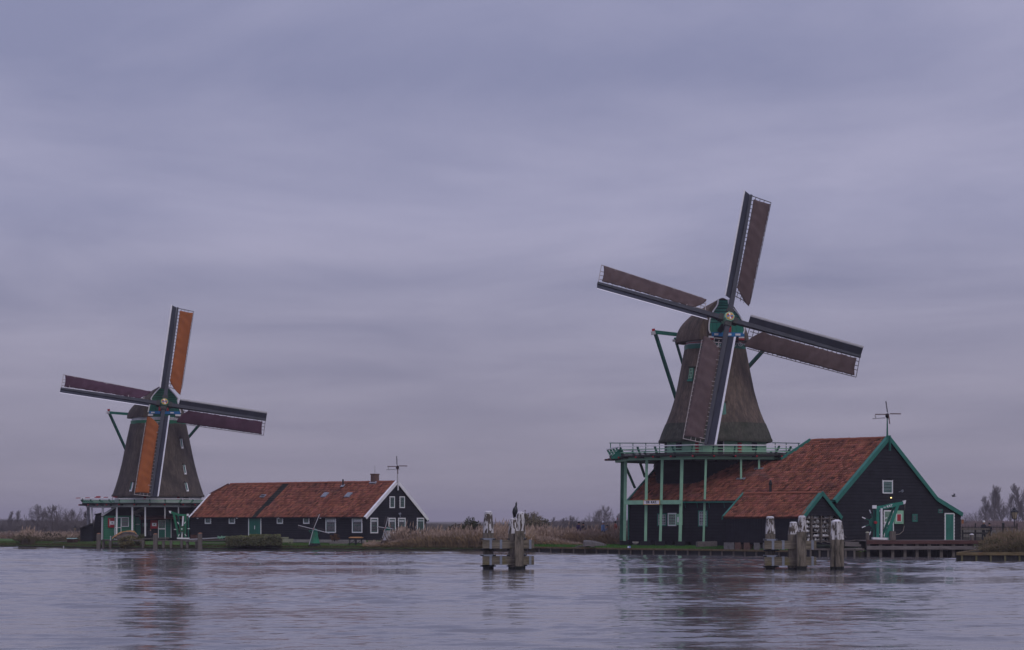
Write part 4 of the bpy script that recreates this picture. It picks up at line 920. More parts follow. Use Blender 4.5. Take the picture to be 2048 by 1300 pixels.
# ------------------------------------------------------------------ loading crane on the right jetty
def crane_right():
    Y = 168.6; W = front_wall(Y); q = lambda px, py, o=0: P(px, py, Y)+Vector((0, o, 0))
    t_ = thing('loading_crane', 'green wooden wharf crane lettered DE KAT with spoked wheel on the right jetty', 'crane', q(1760, 1079))
    def pl(nm, pts, mat, o=0, th=.22):
        mb = MB(); mb.prism([q(x, y, o) for x, y in pts], (0, th, 0)); return obj(nm, mb, mat, t_)
    jib = pl('jib', [(1752, 1012.5), (1765, 1011), (1782, 1007), (1806, 1003), (1808, 1008.5), (1796, 1011.5), (1783, 1015.5), (1766, 1018.5), (1752, 1019.5)], green_md, -.05)
    pl('jib_cap', [(1745, 1010.5), (1753, 1010.5), (1753, 1017), (1745, 1017)], white, -.08, .28)
    pl('jib_cap', [(1805.5, 1001.5), (1812, 1000.5), (1810.5, 1007), (1807, 1008.8)], white, -.08, .28)
    pl('upright', [(1753, 1019), (1759, 1018.5), (1759, 1075), (1753, 1075)], green_md)
    pl('upright', [(1748.5, 1019), (1752.5, 1019), (1752, 1075), (1748, 1075)], green_dk, .35)
    pl('brace', [(1793, 1011), (1799, 1010), (1776, 1075), (1769, 1075)], green_md, -.03)
    pl('brace', [(1788, 1013), (1792, 1013), (1769, 1070), (1765, 1070)], green_dk, .35)
    mb = MB(); mb.tube([q(1762.5, 1075, -.1), q(1762.5, 1016.5, -.1)], .085, 10); obj('white_pole', mb, white, t_, smooth=True)
    pl('base_beam', [(1745, 1074.5), (1776, 1075.5), (1776, 1079.5), (1745, 1078.5)], white, -.15, .6)
    hub_ = q(1751.5, 1045, .55)
    for k in range(8):
        a = PI*2*k/8+.16+.2; d_ = Vector((-math.cos(a)*.52, -math.sin(a)*.85, math.sin(a)*.0)); 
    # the wheel stands across the crane, seen obliquely
    ax_ = Vector((0, -1, 0)); e1 = Vector((1, 0, 0)); R_ = .76
    wh = MB(); rg = []
    for k in range(20): a = 2*PI*k/20; rg.append(hub_+e1*math.cos(a)*.42+up*math.sin(a)*.42-ax_*.06)
    wh.prism(rg, ax_*.12); who = obj('wheel', wh, green_dk, t_)
    mb = MB(); mb.tube([hub_+e1*math.cos(2*PI*k/20)*.31+up*math.sin(2*PI*k/20)*.31-ax_*.09 for k in range(21)], .025, 5); obj('red_ring', mb, red, who)
    for k in range(8):
        a = 2*PI*k/8+.38; dd = e1*math.cos(a)+up*math.sin(a)
        mb = MB(); mb.bar(hub_+dd*.35, hub_+dd*R_*.98, .06, .06, tuple(ax_)); mb2 = MB(); mb2.bar(hub_+dd*R_*.98, hub_+dd*(R_+.26), .075, .075, tuple(ax_))
        obj('spoke', mb, green_dk, who); obj('spoke_tip', mb2, white, who)
    mb = MB(); mb.tube([hub_-ax_*.1, hub_+ax_*.62], .11, 8); obj('axle', mb, red, t_)
    mb = MB(); mb.tube([q(1809.5, 1007, -.1), q(1808, 1052, -.1), q(1806, 1062, -.1), q(1799, 1068, -.1), q(1790, 1069.5, -.1), q(1786, 1067, -.1)], .022, 5); obj('rope', mb, M('hemp_rope', (.26, .22, .18)), t_, smooth=True)
    mb = MB(); mb.tube([q(1746, 1010), q(1770, 1008.3), q(1806, 1001)], .016, 5); obj('stay', mb, iron, t_)
    x_ = (q(1780, 1010)-q(1768, 1013)).normalized(); u_ = Vector((0, -1, 0)).cross(x_); u_ = u_ if u_.z > 0 else -u_
    text_obj('DE', .13, white, t_, q(1769, 1014.7, -.065), x_, u_, name='lettering')
    text_obj('KAT', .23, white, t_, q(1779, 1012.2, -.065), x_, u_, name='lettering')
crane_right()
Yj = 168.6
t_ = thing('barrel', 'worn brown wooden drum and coil of rope beside the right crane', 'barrel', P(1784, 1080, 168.3))
for nm, px, py0, py1, rad in (('drum', 1783.5, 1062, 1080.5, .20), ('drum', 1788.5, 1063, 1080.5, .13)):
    mb = MB(); a, b_ = P(px, py1, 168.3), P(px, py0, 168.3); mb.tube([a, a.lerp(b_, .5), b_], [rad*.9, rad, rad*.9], 10); obj(nm, mb, wood_gr, t_, smooth=True)
def bollard(px, py0, py1, Y, w_, label, top=None, group=None, name='mooring_post', mat=None, sq=True):
    t_ = thing(name, label, 'post', P(px, py1, Y), group); a, b_ = P(px, py1, Y), P(px, py0, Y)
    mb = MB()
    if sq: mb.bar(a-up*.5, b_, w_, w_, (0, 1, 0), w1=w_*.93)
    else: mb.tube([a-up*.5, b_], [w_/2, w_/2*.95], 12)
    obj('shaft', mb, mat or wood_gr, t_, smooth=not sq)
    if top:
        mb = MB(); mb.ell(b_, w_*.55, w_*.55, w_*.22, 10, 5); obj('cap', mb, top, t_, smooth=True)
    return t_
bollard(1735, 1065, 1082, 167.6, .28, 'short grey mooring post left of the right crane at the end of the jetty', M('bird_streaked_top', (.5, .49, .36)), sq=False)
# ------------------------------------------------------------------ the jetty
jt = thing('jetty', 'long timber jetty with red brown edge beam in front of the right barn gable', 'jetty', P(1840, 1110, 167.5))
x0, x1 = P(1733, 1080, 167)[0], P(1966, 1080, 167)[0]
zj = CH+(H0-1080.5)*167/F; zj2 = CH+(H0-1088)*167/F
mb = MB(); mb.box(x0, x1, 166.9, 167.15, zj2, zj); obj('edge_beam', mb, wood_rb, jt)
n = 46
for i in range(n):
    a = x0+(x1-x0)*i/n; mb = MB(); mb.box(a+.01, a+(x1-x0)/n-.01, 167.16, 174.6, zj-.09, zj-.03); obj('deck_plank', mb, wood_h, jt)
z1_, z2_ = CH+(H0-1092)*167/F, CH+(H0-1099)*167/F
mb = MB(); mb.box(x0, x1, 166.75, 166.95, z2_, z1_); obj('waling', mb, wood_h, jt)
for px in [1737+24.3*i for i in range(10)]:
    x = P(px, 0, 167)[0]; mb = MB(); mb.box(x-.11, x+.11, 166.97, 167.22, -.5, zj2-.01); obj('pile', mb, wood_gr, jt)
for i in range(10):
    x = x0+(x1-x0)*(i+.7)/10; mb = MB(); mb.box(x-.12, x+.12, 169.5, 169.75, -.5, zj2); obj('rear_pile', mb, wood_dk, jt)
mb = MB(); mb.box(x0, x1, 170.6, 170.8, -.5, zj-.1); obj('shadow_backing', mb, wood_dk, jt)  # dark sheet added to give the deep shadow under the deck
# timber retaining wall under the shed
def quay(name, label, px0, px1, ztop, step, capm, facem, postm, th=.16, hcap=.14, pw=.14, off=.0, cat='quay wall'):
    t_ = thing(name, label, cat, P((px0+px1)/2, 1100, Yshore((px0+px1)/2)))
    n = max(2, int((px1-px0)/step)); pts = []
    for i in range(n+1):
        px = px0+(px1-px0)*i/n; Y = Yshore(px)-.12-off; pts.append(Vector(((px-1024)*Y/F, Y, 0)))
    for i in range(n):
        a, b_ = pts[i], pts[i+1]
        mb = MB(); mb.bar(a+up*(ztop-hcap/2), b_+up*(ztop-hcap/2), .26, hcap); obj('coping_beam', mb, capm, t_)
        mb = MB(); mb.bar(a+up*(ztop/2-.4)+Vector((0, .08, 0)), b_+up*(ztop/2-.4)+Vector((0, .08, 0)), .06, ztop+.8-hcap*2, ); obj('sheet_board', mb, facem, t_)
        mb = MB(); mb.bar(a-up*.5-Vector((0, .04, 0)), a+up*(ztop-hcap-.01)-Vector((0, .04, 0)), pw, pw, (0, 1, 0)); obj('pile', mb, postm, t_)
    return t_
cap_wood = M('mossy_coping', (.14, .105, .055), .9, .4, 2.5, (.5, 3, 3), .4, patch=((.17, .075, .025), 1.2, .55, .7, (1, 1, 1)))
quay('quay_wall', 'low dark quay with mossy brown coping below the lawn by the right windmill', 1056, 1604, .46, 22.5, cap_wood, wood_dk, wood_gr)
quay('quay_wall', 'broken dark timber revetment below the shed and left end of the jetty', 1604, 1726, .62, 17, wood_gr, wood_dk, wood_gr)
mb = MB(); 
rv = thing('revetment_planks', 'heap of grey planks and blocks by the waterline between the single pile and the jetty', 'planks', P(1705, 1100, 168))
for (xa, ya, xb, yb, dy) in ((1688, 1099, 1724, 1098, 0), (1690, 1090, 1722, 1091, .6), (1694, 1103, 1704, 1103, -.1), (1706, 1104, 1719, 1104, -.1), (1724, 1098, 1725, 1109, -.2), (1690, 1086, 1718, 1086, .9)):
    mb = MB(); a, b_ = P(xa, ya, 167.4+dy), P(xb, yb, 167.4+dy); mb.bar(a, b_, .15, .16 if ya != 1103 and ya != 1104 else .3); obj('plank', mb, [wood_gr, wood_h, conc][int(xa) % 3], rv)
# foreground quay on the far right with reeds
fq = thing('foreground_quay', 'nearer timber quay corner with yellow mossy top beam at the far right', 'quay wall', P(1985, 1122, 149))
Yq = 149.0; xq0 = P(1912.5, 0, Yq)[0]; zt = CH+(H0-1104.5)*Yq/F
nq = 30; xq1 = 58
for i in range(nq):
    a, c = xq0+(xq1-xq0)*i/nq, xq0+(xq1-xq0)*(i+1)/nq
    mb = MB(); mb.box(a, c-.01, Yq-.16, Yq+.12, zt-.2, zt); obj('coping_beam', mb, cap_wood, fq)
    mb = MB(); mb.box(a, c-.01, Yq+.0, Yq+.05, -.5, zt-.21); obj('sheet_board', mb, wood_dk, fq)
    mb = MB(); mb.box(a+.3, a+.42, Yq-.12, Yq-.01, -.5, zt-.21); obj('pile', mb, M('yellowed_pile', (.12, .11, .06), .9, .3, 3), fq)
for i in range(12):
    a, c = Vector((xq0+.1, Yq+.13, zt-.1)).lerp(Vector((xq0+6.3, 170, zt-.1)), i/12), Vector((xq0+.1, Yq+.13, zt-.1)).lerp(Vector((xq0+6.3, 170, zt-.1)), (i+1)/12)
    mb = MB(); mb.bar(a, c, .2, .19); mb.bar(a-up*.6, c-up*.6, .06, 1.0); obj('return_beam', mb, cap_wood, fq)
mb = MB(); mb.prism([(xq0+.1, Yq+.12, zt-.06), (300, Yq+.12, zt-.06), (300, 170, zt-.06), (xq0+6.4, 170, zt-.06)], (0, 0, -1.1)); obj('quay_ground', mb, earth_m, kind='structure')

# ------------------------------------------------------------------ mooring dolphins in the river
def pile(parent, px, Y, ytop, ywhite, ybot, wt, wb, n=12, flat=.0, name='pile'):
    m = Y/F; mb = MB(); rings = []; x = (px-1024)*m
    rr_ = random.Random(int(px)); lob = [1+.05*rr_.uniform(-1, 1) for _ in range(n)]
    ys = [ytop+1.5, (ytop+ywhite)/2, ywhite]
    ws = [wt, (wt+wb)/2*1.03, wb]
    def rg(y, w_): return [Vector((x+math.cos(2*PI*k/n)*w_/2*m*lob[k], Y+math.sin(2*PI*k/n)*w_/2*m*lob[k], CH+(H0-y)*m)) for k in range(n)]
    mb.rings([rg(y, w_) for y, w_ in zip(ys, ws)][::-1]); a = obj(name, mb, pile_w, parent)
    mb = MB(); mb.rings([rg(ywhite, wb*.99), rg((ywhite+ybot)/2, wb*.97), rg(ybot-5, wb)][::-1], True, False); obj('lower_trunk', mb, pile_m, a)
    mb = MB(); mb.rings([rg(ybot-5, wb*1.01), rg(ybot+6, wb*1.02)][::-1]); obj('wet_foot', mb, wet, a)
    mb = MB(); mb.rings([rg(ytop+6.5, wt*1.05), rg(ytop+1.2, wt*1.03), rg(ytop, wt*.6)][::-1]); cp = obj('cap_plate', mb, M('white_cap_plate', (.60, .58, .60), .5, .12), a)
    for dx_ in (-.3, .3):
        mb = MB(); q = Vector((x+dx_*wt*m, Y-wt*m*.52, CH+(H0-ytop-4)*m)); mb.ell(q, .02, .02, .02, 6, 4); obj('bolt', mb, iron, cp)
    return a
def dolphin(dx_, dy_, label, mid_dx=0, top_dy=0, mid_dy=0):
    Y = 124.0; m = Y/F; t_ = thing('mooring_dolphin', label, 'mooring dolphin', P(1016+dx_, 1138+dy_, Y), 'mooring dolphins of three white topped piles')
    pile(t_, 976.5+dx_, Y, 1022+dy_+top_dy, 1066+dy_, 1139+dy_, 15, 21)
    pile(t_, 1041+dx_+mid_dx*.2, Y+1.25, 1023.5+dy_+top_dy*.7, 1067+dy_, 1137+dy_, 14, 20)
    pile(t_, 1027.5+dx_+mid_dx, Y-.35, 1036+dy_+mid_dy, 1067+dy_, 1139+dy_, 14.5, 23)
    m2 = (Y-1.0)/F; x = (1038.5+dx_-1024)*m2; w_ = 17.5*m2/2
    mb = MB(); mb.frame_box((x, Y-1.0, (CH+(H0-1062-dy_)*m2-.4)/2), (w_, 0, 0), (0, w_, 0), (0, 0, (CH+(H0-1062-dy_)*m2+.4)/2)); po = obj('fender_post', mb, pile_m, t_)
    mb = MB(); mb.frame_box((x, Y-1.0, .06), (w_*1.04, 0, 0), (0, w_*1.04, 0), (0, 0, .12)); obj('wet_foot', mb, wet, po)
    for (y0, y1) in ((1080.5, 1096.5), (1113, 1129)):
        za, zb_ = CH+(H0-y1-dy_)*m, CH+(H0-y0-dy_)*m
        for yy in (-.55, 1.75):
            YY = Y+yy; xa, xb = (965+dx_-1024)*YY/F, (1068+dx_-1024)*YY/F
            mb = MB(); mb.box(xa, xb, YY-.14, YY+.14, za, zb_); be = obj('waling_beam', mb, pile_h, t_)
            for px in (981.5, 1002, 1060.5):
                xs = (px+dx_-1024)*YY/F; mb = MB(); mb.box(xs-.065, xs+.065, YY-.16, YY+.16, za-.02, zb_+.02); obj('strap', mb, metal, be)
        for px, wid in ((976.5, 24), (1027.5, 21), (1041, 20)):
            xc = (px+dx_-1024)*m
            for yb in (y0-2.5, y1+2.5):
                zc3 = CH+(H0-yb-dy_)*m; mb = MB(); yc = Y+(1.25 if px == 1041 else -.05)
                mb.frame_box((xc, yc, zc3), (wid*m*.53, 0, 0), (0, .46, 0), (0, 0, .045)); obj('collar', mb, metal if yb < y0 else iron, t_)
                for q in (-1, 1):
                    mb = MB(); mb.box(xc+q*wid*m*.52-.09, xc+q*wid*m*.52+.09, yc-.5, yc-.3, zc3-.03, zc3+.03); obj('bolt_plate', mb, iron, t_)
        for px in (981.5, 1048):
            xs = (px+dx_-1024)*m; mb = MB(); mb.box(xs-.1, xs+.1, Y-.48, Y+1.61, (za+zb_)/2-.1, (za+zb_)/2+.1); obj('cross_tie', mb, pile_m, t_)
    return t_
dolphin(0, 0, 'left mooring dolphin with a cormorant perched on its shortest white topped pile')
dR_ = dolphin(564, 1.5, 'right mooring dolphin of white topped piles in front of the tiled shed', mid_dx=-5, top_dy=9, mid_dy=6)
sp = thing('single_pile', 'thick lone cluster pile with flaking white top right of the right dolphin', 'mooring pile', P(1673.5, 1139, 123))
for ddx, ddy in ((-.23, -.12), (.0, -.24), (.23, -.12), (-.16, .2), (.17, .2)):
    m = 123/F; px = 1673.5+ddx/m; Yp = 123+ddy
    def rg(y, w_, sx=1): return [Vector(((1673.5-1024)*m+ddx*sx+math.cos(2*PI*k/9)*w_/2, Yp+math.sin(2*PI*k/9)*w_/2, CH+(H0-y)*m)) for k in range(9)]
    mb = MB(); mb.rings([rg(1079, .31), rg(1060, .28, .86), rg(1043, .24, .70)]); a = obj('log', mb, pile_w, sp)
    mb = MB(); mb.rings([rg(1133, .31), rg(1079, .305)]); obj('lower_trunk', mb, pile_m, a)
    mb = MB(); mb.rings([rg(1146, .32), rg(1133, .315)]); obj('wet_foot', mb, wet, a)
mb = MB(); c_ = P(1673.5, 1047, 123); mb.rings([[c_+Vector((math.cos(2*PI*k/14)*r_*(1), math.sin(2*PI*k/14)*r_*.8, z)) for k in range(14)] for r_, z in ((.30, -.03), (.29, .12), (.10, .22))]); obj('cap_plate', mb, M('white_cap_plate', (.78, .76, .78)), sp)
for k in range(4): mb = MB(); q = c_+Vector((-.18+.12*k, -.245+.02*abs(k-1.5), .05)); mb.frame_box(q, (.025, 0, 0), (0, .012, 0), (0, 0, .045)); obj('number_mark', mb, iron, sp)

# ------------------------------------------------------------------ birds
feather = M('black_plumage', (.010, .012, .015), .45, .3, 6, spec=.4)
def cormorant():
    Y = 123.65; m = Y/F; q = lambda px, py, o=0: Vector(((px-1024)*m, Y+o, CH+(H0-py)*m))
    t_ = thing('cormorant', 'black cormorant perched upright on the shortest pile of the left dolphin', 'bird', q(1029, 1036))
    v = [q(1029.3, 1027), q(1030.3, 1020.5), q(1031, 1016), q(1032, 1012.5), q(1032.6, 1009), q(1032.3, 1006.5), q(1033.4, 1004.6, -.06), q(1028.6, 1031.5, .06), q(1027.4, 1036, .1), q(1029.5, 1030, -.05), q(1029.2, 1035, -.07), q(1031, 1030, -.03), q(1031.4, 1035, -.07)]
    r = [.135, .17, .12, .06, .05, .06, .012, .07, .03, .045, .02, .045, .02]
    e = [(0, 1), (1, 2), (2, 3), (3, 4), (4, 5), (5, 6), (0, 7), (7, 8), (0, 9), (9, 10), (0, 11), (11, 12)]
    b0 = wl(t_); me = skin_mesh([p-b0 for p in v], e, r, 2); mesh_to('body', me, feather, t_)
    mb = MB(); mb.bar(q(1033, 1005.6, -.05), q(1034.2, 1003.2, -.13), .025, .025, w1=.008); obj('beak', mb, M('horn_grey', (.10, .085, .06)), t_)
    for s_ in (-1, 1):
        mb = MB(); mb.prism([q(1030, 1016, -.02)+Vector((s_*.09, 0, 0)), q(1030, 1024, -.08)+Vector((s_*.12, 0, 0)), q(1028, 1033, 0)+Vector((s_*.03, 0, 0)), q(1028.5, 1024, .1)+Vector((s_*.10, 0, 0))], (s_*.015, -.01, 0)); obj('wing', mb, feather, t_)
        mb = MB(); f0 = q(1029.8+s_*1.0, 1036.4, -.1)
        for a in (-.4, 0, .4): mb.bar(f0, f0+Vector((math.sin(a)*.09, -.09, 0)), .02, .015)
        obj('foot', mb, feather, t_)
cormorant()
def flying(px, py, Y, s, label, bank):
    t_ = thing('flying_bird', label, 'bird', P(px, py, Y)); c = P(px, py, Y); b0 = c
    me = skin_mesh([Vector((-.28, 0, .0))*s, Vector((-.1, 0, 0))*s, Vector((.12, 0, .01))*s, Vector((.24, -.02, .04))*s, Vector((.33, -.03, .03))*s], [(0, 1), (1, 2), (2, 3), (3, 4)], [.03*s, .09*s, .08*s, .05*s, .015*s], 1, 1); mesh_to('body', me, feather, t_)
    for s_ in (-1, 1):
        mb = MB(); r0 = c+Vector((.1, 0, .03))*s; 
        mb.prism([r0, r0+Vector((-.18, 0, 0))*s, r0+Vector((-.30+s_*bank, s_*.45, .22+.1*s_))*s, r0+Vector((-.05+s_*bank, s_*.35, .2+.1*s_))*s], Vector((0, 0, .02))*s); obj('wing', mb, feather, t_)
flying(1907.5, 992.5, 150, .5, 'small dark bird flying above the low right end of the barn', .25)
# ------------------------------------------------------------------ the left house
AL = math.radians(40); dL = Vector((-math.cos(AL), math.sin(AL))); gL = Vector((math.sin(AL), math.cos(AL))); YcL = 211.0
cL = Vector(((733-1024)/F*YcL, YcL)); WLs = Wall(cL, dL, -gL); WLg = Wall(cL, gL, -dL); dl3 = Vector((dL.x, dL.y, 0)); gl3 = Vector((gL.x, gL.y, 0))
house = thing('house', 'long low black house with red tiled roof and white trimmed gable beside the left windmill', 'house', (cL.x, cL.y, .6))
zb = .85; sLL = WLs.s_at(382); zeL = WLs.at(733, 1031.3)[1]; tA2, zA2 = WLg.at(793.5, 964); tE2, zE2 = WLg.at(852, 1035.5)
lap_wall(house, WLs, [(0, zb), (sLL, zb), (sLL, zeL-.06), (0, zeL-.06)], .22, tar, name='side_wall')
lap_wall(house, WLg, [(0, zb), (tE2, zb), (tE2, zE2), (tA2, zA2), (0, zeL)], .235, tar, name='gable_wall')
v_l = (gl3*tA2+up*(zA2-zeL)).normalized(); n_l = dl3.cross(v_l); n_l = n_l if n_l.z > 0 else -n_l; OL = WLs.pt(0, zeL, 0)
onL = lambda px, py: ray_plane(px, py, OL+n_l*.1, n_l)
pix = [(379, 1032), (731, 1031), (789, 963), (458, 967), (419, 988)]
polyL = [uv(onL(*q), OL, dl3, v_l) for q in pix]
vl2 = (polyL[2][1]+polyL[3][1])/2
polyL = [(polyL[0][0], -.2), (-.16, -.2), (-.16, vl2), (polyL[3][0], vl2), polyL[4]]
c0, c1 = uv(onL(511, 1029), OL, dl3, v_l), uv(onL(572, 967), OL, dl3, v_l)
def darkband(a, b_):
    t_ = (b_-c0[1])/(c1[1]-c0[1]); return abs(a-(c0[0]+(c1[0]-c0[0])*t_)) < .42
roofL = tile_roof(house, OL, dl3, v_l, polyL, seed=5, tw=.225, th=.29, dark=darkband)
rL = lambda a, b_, h=0: OL+dl3*a+v_l*b_+n_l*h
ridge_tiles(roofL, rL(-.16, vl2, .03), rL(polyL[3][0], vl2, .03), seed=4, r=.16)
mb = MB(); e_ = gl3*(tE2-tA2+.25)+up*(zE2-zA2-.25); q0, q1 = rL(-.16, vl2), rL(polyL[3][0], vl2); mb.prism([q0, q1, q1+dl3*2+e_, q0+e_], (0, 0, -.1)); obj('rear_roof', mb, tile_m, roofL)
bargeboard(house, WLg, [(-.32, zeL-.14), (tA2-.05, zA2+.16)], .25, white, off=.2)
bargeboard(house, WLg, [(tA2-.05, zA2+.16), (tE2+.2, zE2-.12)], .25, white, off=.2)
mb = MB(); mb.bar(WLg.pt(tA2-.08, zA2-.8, .24), WLg.pt(tA2-.08, zA2+.2, .24), .12, .06, (gL.x, gL.y, 0)); obj('gable_king_post', mb, white, house)
mb = MB(); a, c = rL(polyL[0][0]+.05, -.36, .05), rL(polyL[4][0]+.05, polyL[4][1], .08); mb.prism([a, c, c-up*.28, a-up*.28], dl3*.06); mb.prism([a, c, c-dl3*.22, a-dl3*.22], up*.06); obj('verge_board', mb, white, roofL)
mb = MB(); mb.bar(rL(polyL[4][0], polyL[4][1], .1), rL(polyL[3][0], vl2, .1), .1, .14); obj('hip_tiles', mb, tile_sh, roofL)
mb = MB(); mb.prism([rL(polyL[3][0], vl2), rL(*polyL[4]), rL(*polyL[4])+gl3*5, rL(polyL[3][0], vl2)+gl3*.2], dl3*.08); obj('hip_end', mb, tile_m, roofL)
mb = MB(); mb.prism([WLs.pt(sLL, zb, 0), WLs.pt(sLL, zeL, 0), WLs.pt(sLL, zA2-1.2, 0)+gl3*3, WLs.pt(sLL, zA2-1.2, 0)+gl3*5, WLs.pt(sLL, zE2, 0)+gl3*tE2, WLs.pt(sLL, zb, 0)+gl3*tE2], -dl3*.1); obj('far_wall', mb, tar, house)
mb = MB(); mb.bar(WLs.pt(-.15, zeL-.2, .22), WLs.pt(sLL+.1, zeL-.2, .22), .09, .1); obj('gutter', mb, tar, roofL)
for px in (400.5, 479, 562, 646):
    q = WLs.pt(WLs.s_at(px), zeL-.24, .36); mb = MB(); mb.ell(q, .1, .08, .04, 8, 4); obj('eave_lamp', mb, offwhite, house, smooth=True)
for k, (x0, x1) in enumerate(((411, 423), (459, 471), (555, 567), (607.7, 619.7))):
    window(house, WLs, x0, 1034.8, x1, 1047.5, white, green_dk, 2, 2, fw=.1, label='small square white framed window')
door(house, WLs, 498, 1034, 523.5, 1076, green_dk, white, boards=6, z0=zb, label='wide green boarded door with white frame')
for x0, x1 in ((652.5, 672.7), (705.3, 725.7)): window(house, WLs, x0, 1035.4, x1, 1065.7, white, green_dk, 1, 2, fw=.1, val=True, label='large white framed window with short curtain')
for x0, x1 in ((739.7, 754.8), (776, 790), (795, 809.7), (832.6, 846.8)): window(house, WLg, x0, 1035.6, x1, 1066.5, white, green_dk, 1 if x0 < 830 else 3, 2 if x0 < 830 else 5, fw=.1, val=True, label='tall white framed gable window')
for x0, x1 in ((778, 788.3), (798, 808.3)): window(house, WLg, x0, 992.7, x1, 1016, white, green_dk, 2, 4, fw=.09, label='narrow upper gable window')
def skylight(px0, px1, py0, py1, mat, nm='skylight'):
    c = onL((px0+px1)/2, (py0+py1)/2); a = uv(onL(px0+2, py1), OL, dl3, v_l); b_ = uv(onL(px1-2, py0), OL, dl3, v_l)
    hu, hv = .32, abs(b_[1]-a[1])/2; cc = rL((a[0]+b_[0])/2, (a[1]+b_[1])/2, .12)
    mb = MB(); mb.frame_box(cc, dl3*hu, v_l*hv, n_l*.06); s_ = obj(nm, mb, metal, roofL)
    mb = MB(); mb.frame_box(cc+n_l*.065, dl3*(hu-.07), v_l*(hv-.07), n_l*.006); obj('pane', mb, mat, s_)
skyg = M('skylight_glass', (.12, .14, .17), .08, .1, spec=.8)
skylight(643.6, 656.5, 986, 994.5, skyg); skylight(690.8, 703, 986, 994.5, skyg); skylight(521.6, 531, 990, 995, M('dark_hatch', (.05, .055, .06)), 'roof_hatch')
q = onL(686, 973); mb = MB(); mb.tube([q-up*.2, q+up*.7], .08, 8); obj('vent_pipe', mb, iron, roofL, smooth=True)
mb = MB(); mb.frame_box(q+n_l*.1, dl3*.2, v_l*.18, n_l*.03); obj('flashing', mb, moss_m, roofL)
q = rL(uv(onL(748, 964), OL, dl3, v_l)[0], vl2, 0)
ch = MB(); ch.frame_box(q+up*.25, dl3*.27, gl3*.30, up*.55); cho = obj('chimney', ch, brick_m, roofL)
mb = MB(); mb.frame_box(q+up*.78, dl3*.31, gl3*.34, up*.05); obj('chimney_cap', mb, brick_m, cho)
mb = MB(); mb.frame_box(q-up*.05-gl3*.25, dl3*.42, v_l*.14, n_l*.1); obj('flashing', mb, moss_m, cho)
mb = MB(); mb.bar(q+up*.9, q+up*1.6, .025, .025); obj('aerial', mb, iron, cho)
vane('small mill-shaped weather vane on a white pole on the peak of the left house gable', 795, 962, 932.5, WLg.pt(tA2, 0, .4).y, offwhite, .95, 2)
# plinth strip, satellite dish
mb = MB(); mb.frame_box(WLs.pt(9, .74, .2), dl3*9, gl3*.12, up*.14); obj('plinth', mb, conc, house)
q = WLg.pt(*WLg.at(796, 1029), .25); mb = MB(); mb.bar(q, q-up*.25+gl3*.05, .05); mb.frame_box(q+up*.08, (.12, 0, .02), (0, .03, 0), (-.02, 0, .08)); obj('floodlight', mb, metal, house)

# ------------------------------------------------------------------ the left mill
YLm = 236.0; mL = YLm/F
cfgL = dict(cx=316.5, Y=YLm, oct=math.radians(-12), label='smaller windmill on the left with two orange and two plum sails and grey thatched tower', thatch=thatch_lm, thatch_dk=thatch_lm,
    profile=[(848, 55), (885, 63), (922, 70.5), (950, 77), (974, 84.5), (993, 91)], base_hw=87, base_mat=offwhite, zdeck=4.5, low_r=5.0, low_z0=.9,
    base_items=[(290, 5, red, 993, 999), (356, 5, red, 993, 999), (372, 10, room_shade, 994, 1000)],
    windows=[(363, 877, 897, 5, white, None), (369, 929, 949, 5.2, white, None), (373, 965, 983, 5.5, white, None), (263.5, 964, 983, 5.5, white, None)],
    bands=[('green_band', 55.5, 849, 55.5, 842, green_grass), ('white_band', 54, 842, 52, 836, offwhite)],
    yaw=math.radians(10), cap_y0=836,
    cap=[(-3.6, .5, .5, .8, .8), (-3.3, 1.8, 1.1, .8, .8), (-2.6, 2.75, 1.8, .85, .9), (-1.5, 3.05, 2.35, 1.15, 1.1), (-.2, 2.95, 2.85, 1.3, 1.2), (1.1, 2.5, 3.15, 1.25, 1.2), (2.2, 1.95, 3.3, 1.35, 1.3)],
    front=dict(mat=green_grass, mat2=green_dk, rows=(774, 801), pitch=3.4, vert=(801, 825),
        outline=[(773, 322, 334), (780, 315, 341), (790, 306.5, 350), (797, 302, 356), (800, 303, 354), (812, 299, 357), (825, 296, 361)],
        plates=[(298, 822.5, 360, 828, blue, .12, 'storm_board'), (302, 824, 309, 826.5, white, .14, 'painted_cloud'), (340, 824, 347, 826.5, white, .14, 'painted_cloud'), (296, 828, 306, 832, white, .1, 'painted_block'), (350, 828, 361, 832, white, .1, 'painted_block'), (317, 808, 321, 822, red, .11, 'painted_block'), (333, 808, 337, 822, red, .11, 'painted_block'), (306, 828, 350, 836, green_dk, .0, 'breast_beam')],
        scrolls=[(314, 837, 3.6, offwhite), (340, 838, 3.4, offwhite), (348, 838, 2.6, offwhite)]),
    beams=[(217, 825, 239, 256, 828, 239, .27), (219, 827, 239.2, 277, 955, 243.5, .22), (404, 843, 239.5, 330, 930, 243.5, .22), (360, 838, 239, 405, 845, 239.5, .22)],
    beam_ends=[(217.5, 820, 239, .12, red), (216.5, 825, 239, .16, offwhite)], beam_mat=green_dk,
    hub=(328.5, 807), hub_d=4.7, hub_mat=green_grass, a=(26/209, 191/209, 81.3/209), b=(-207/209, 30/209, -4.3/209), R=10.72, len=[1.045, .985, .99, .985], lead0=1.5, lead_w=.55, trail=1.72, cloth0=1.5,
    cloth=[cloth_or, cloth_pl, cloth_or, cloth_pl], sail_labels=['upward sail with orange cloth', 'right hand sail with plum cloth', 'downward sail with orange cloth', 'left hand sail with plum cloth'])
rootL, CLm, exL = mill(cfgL)
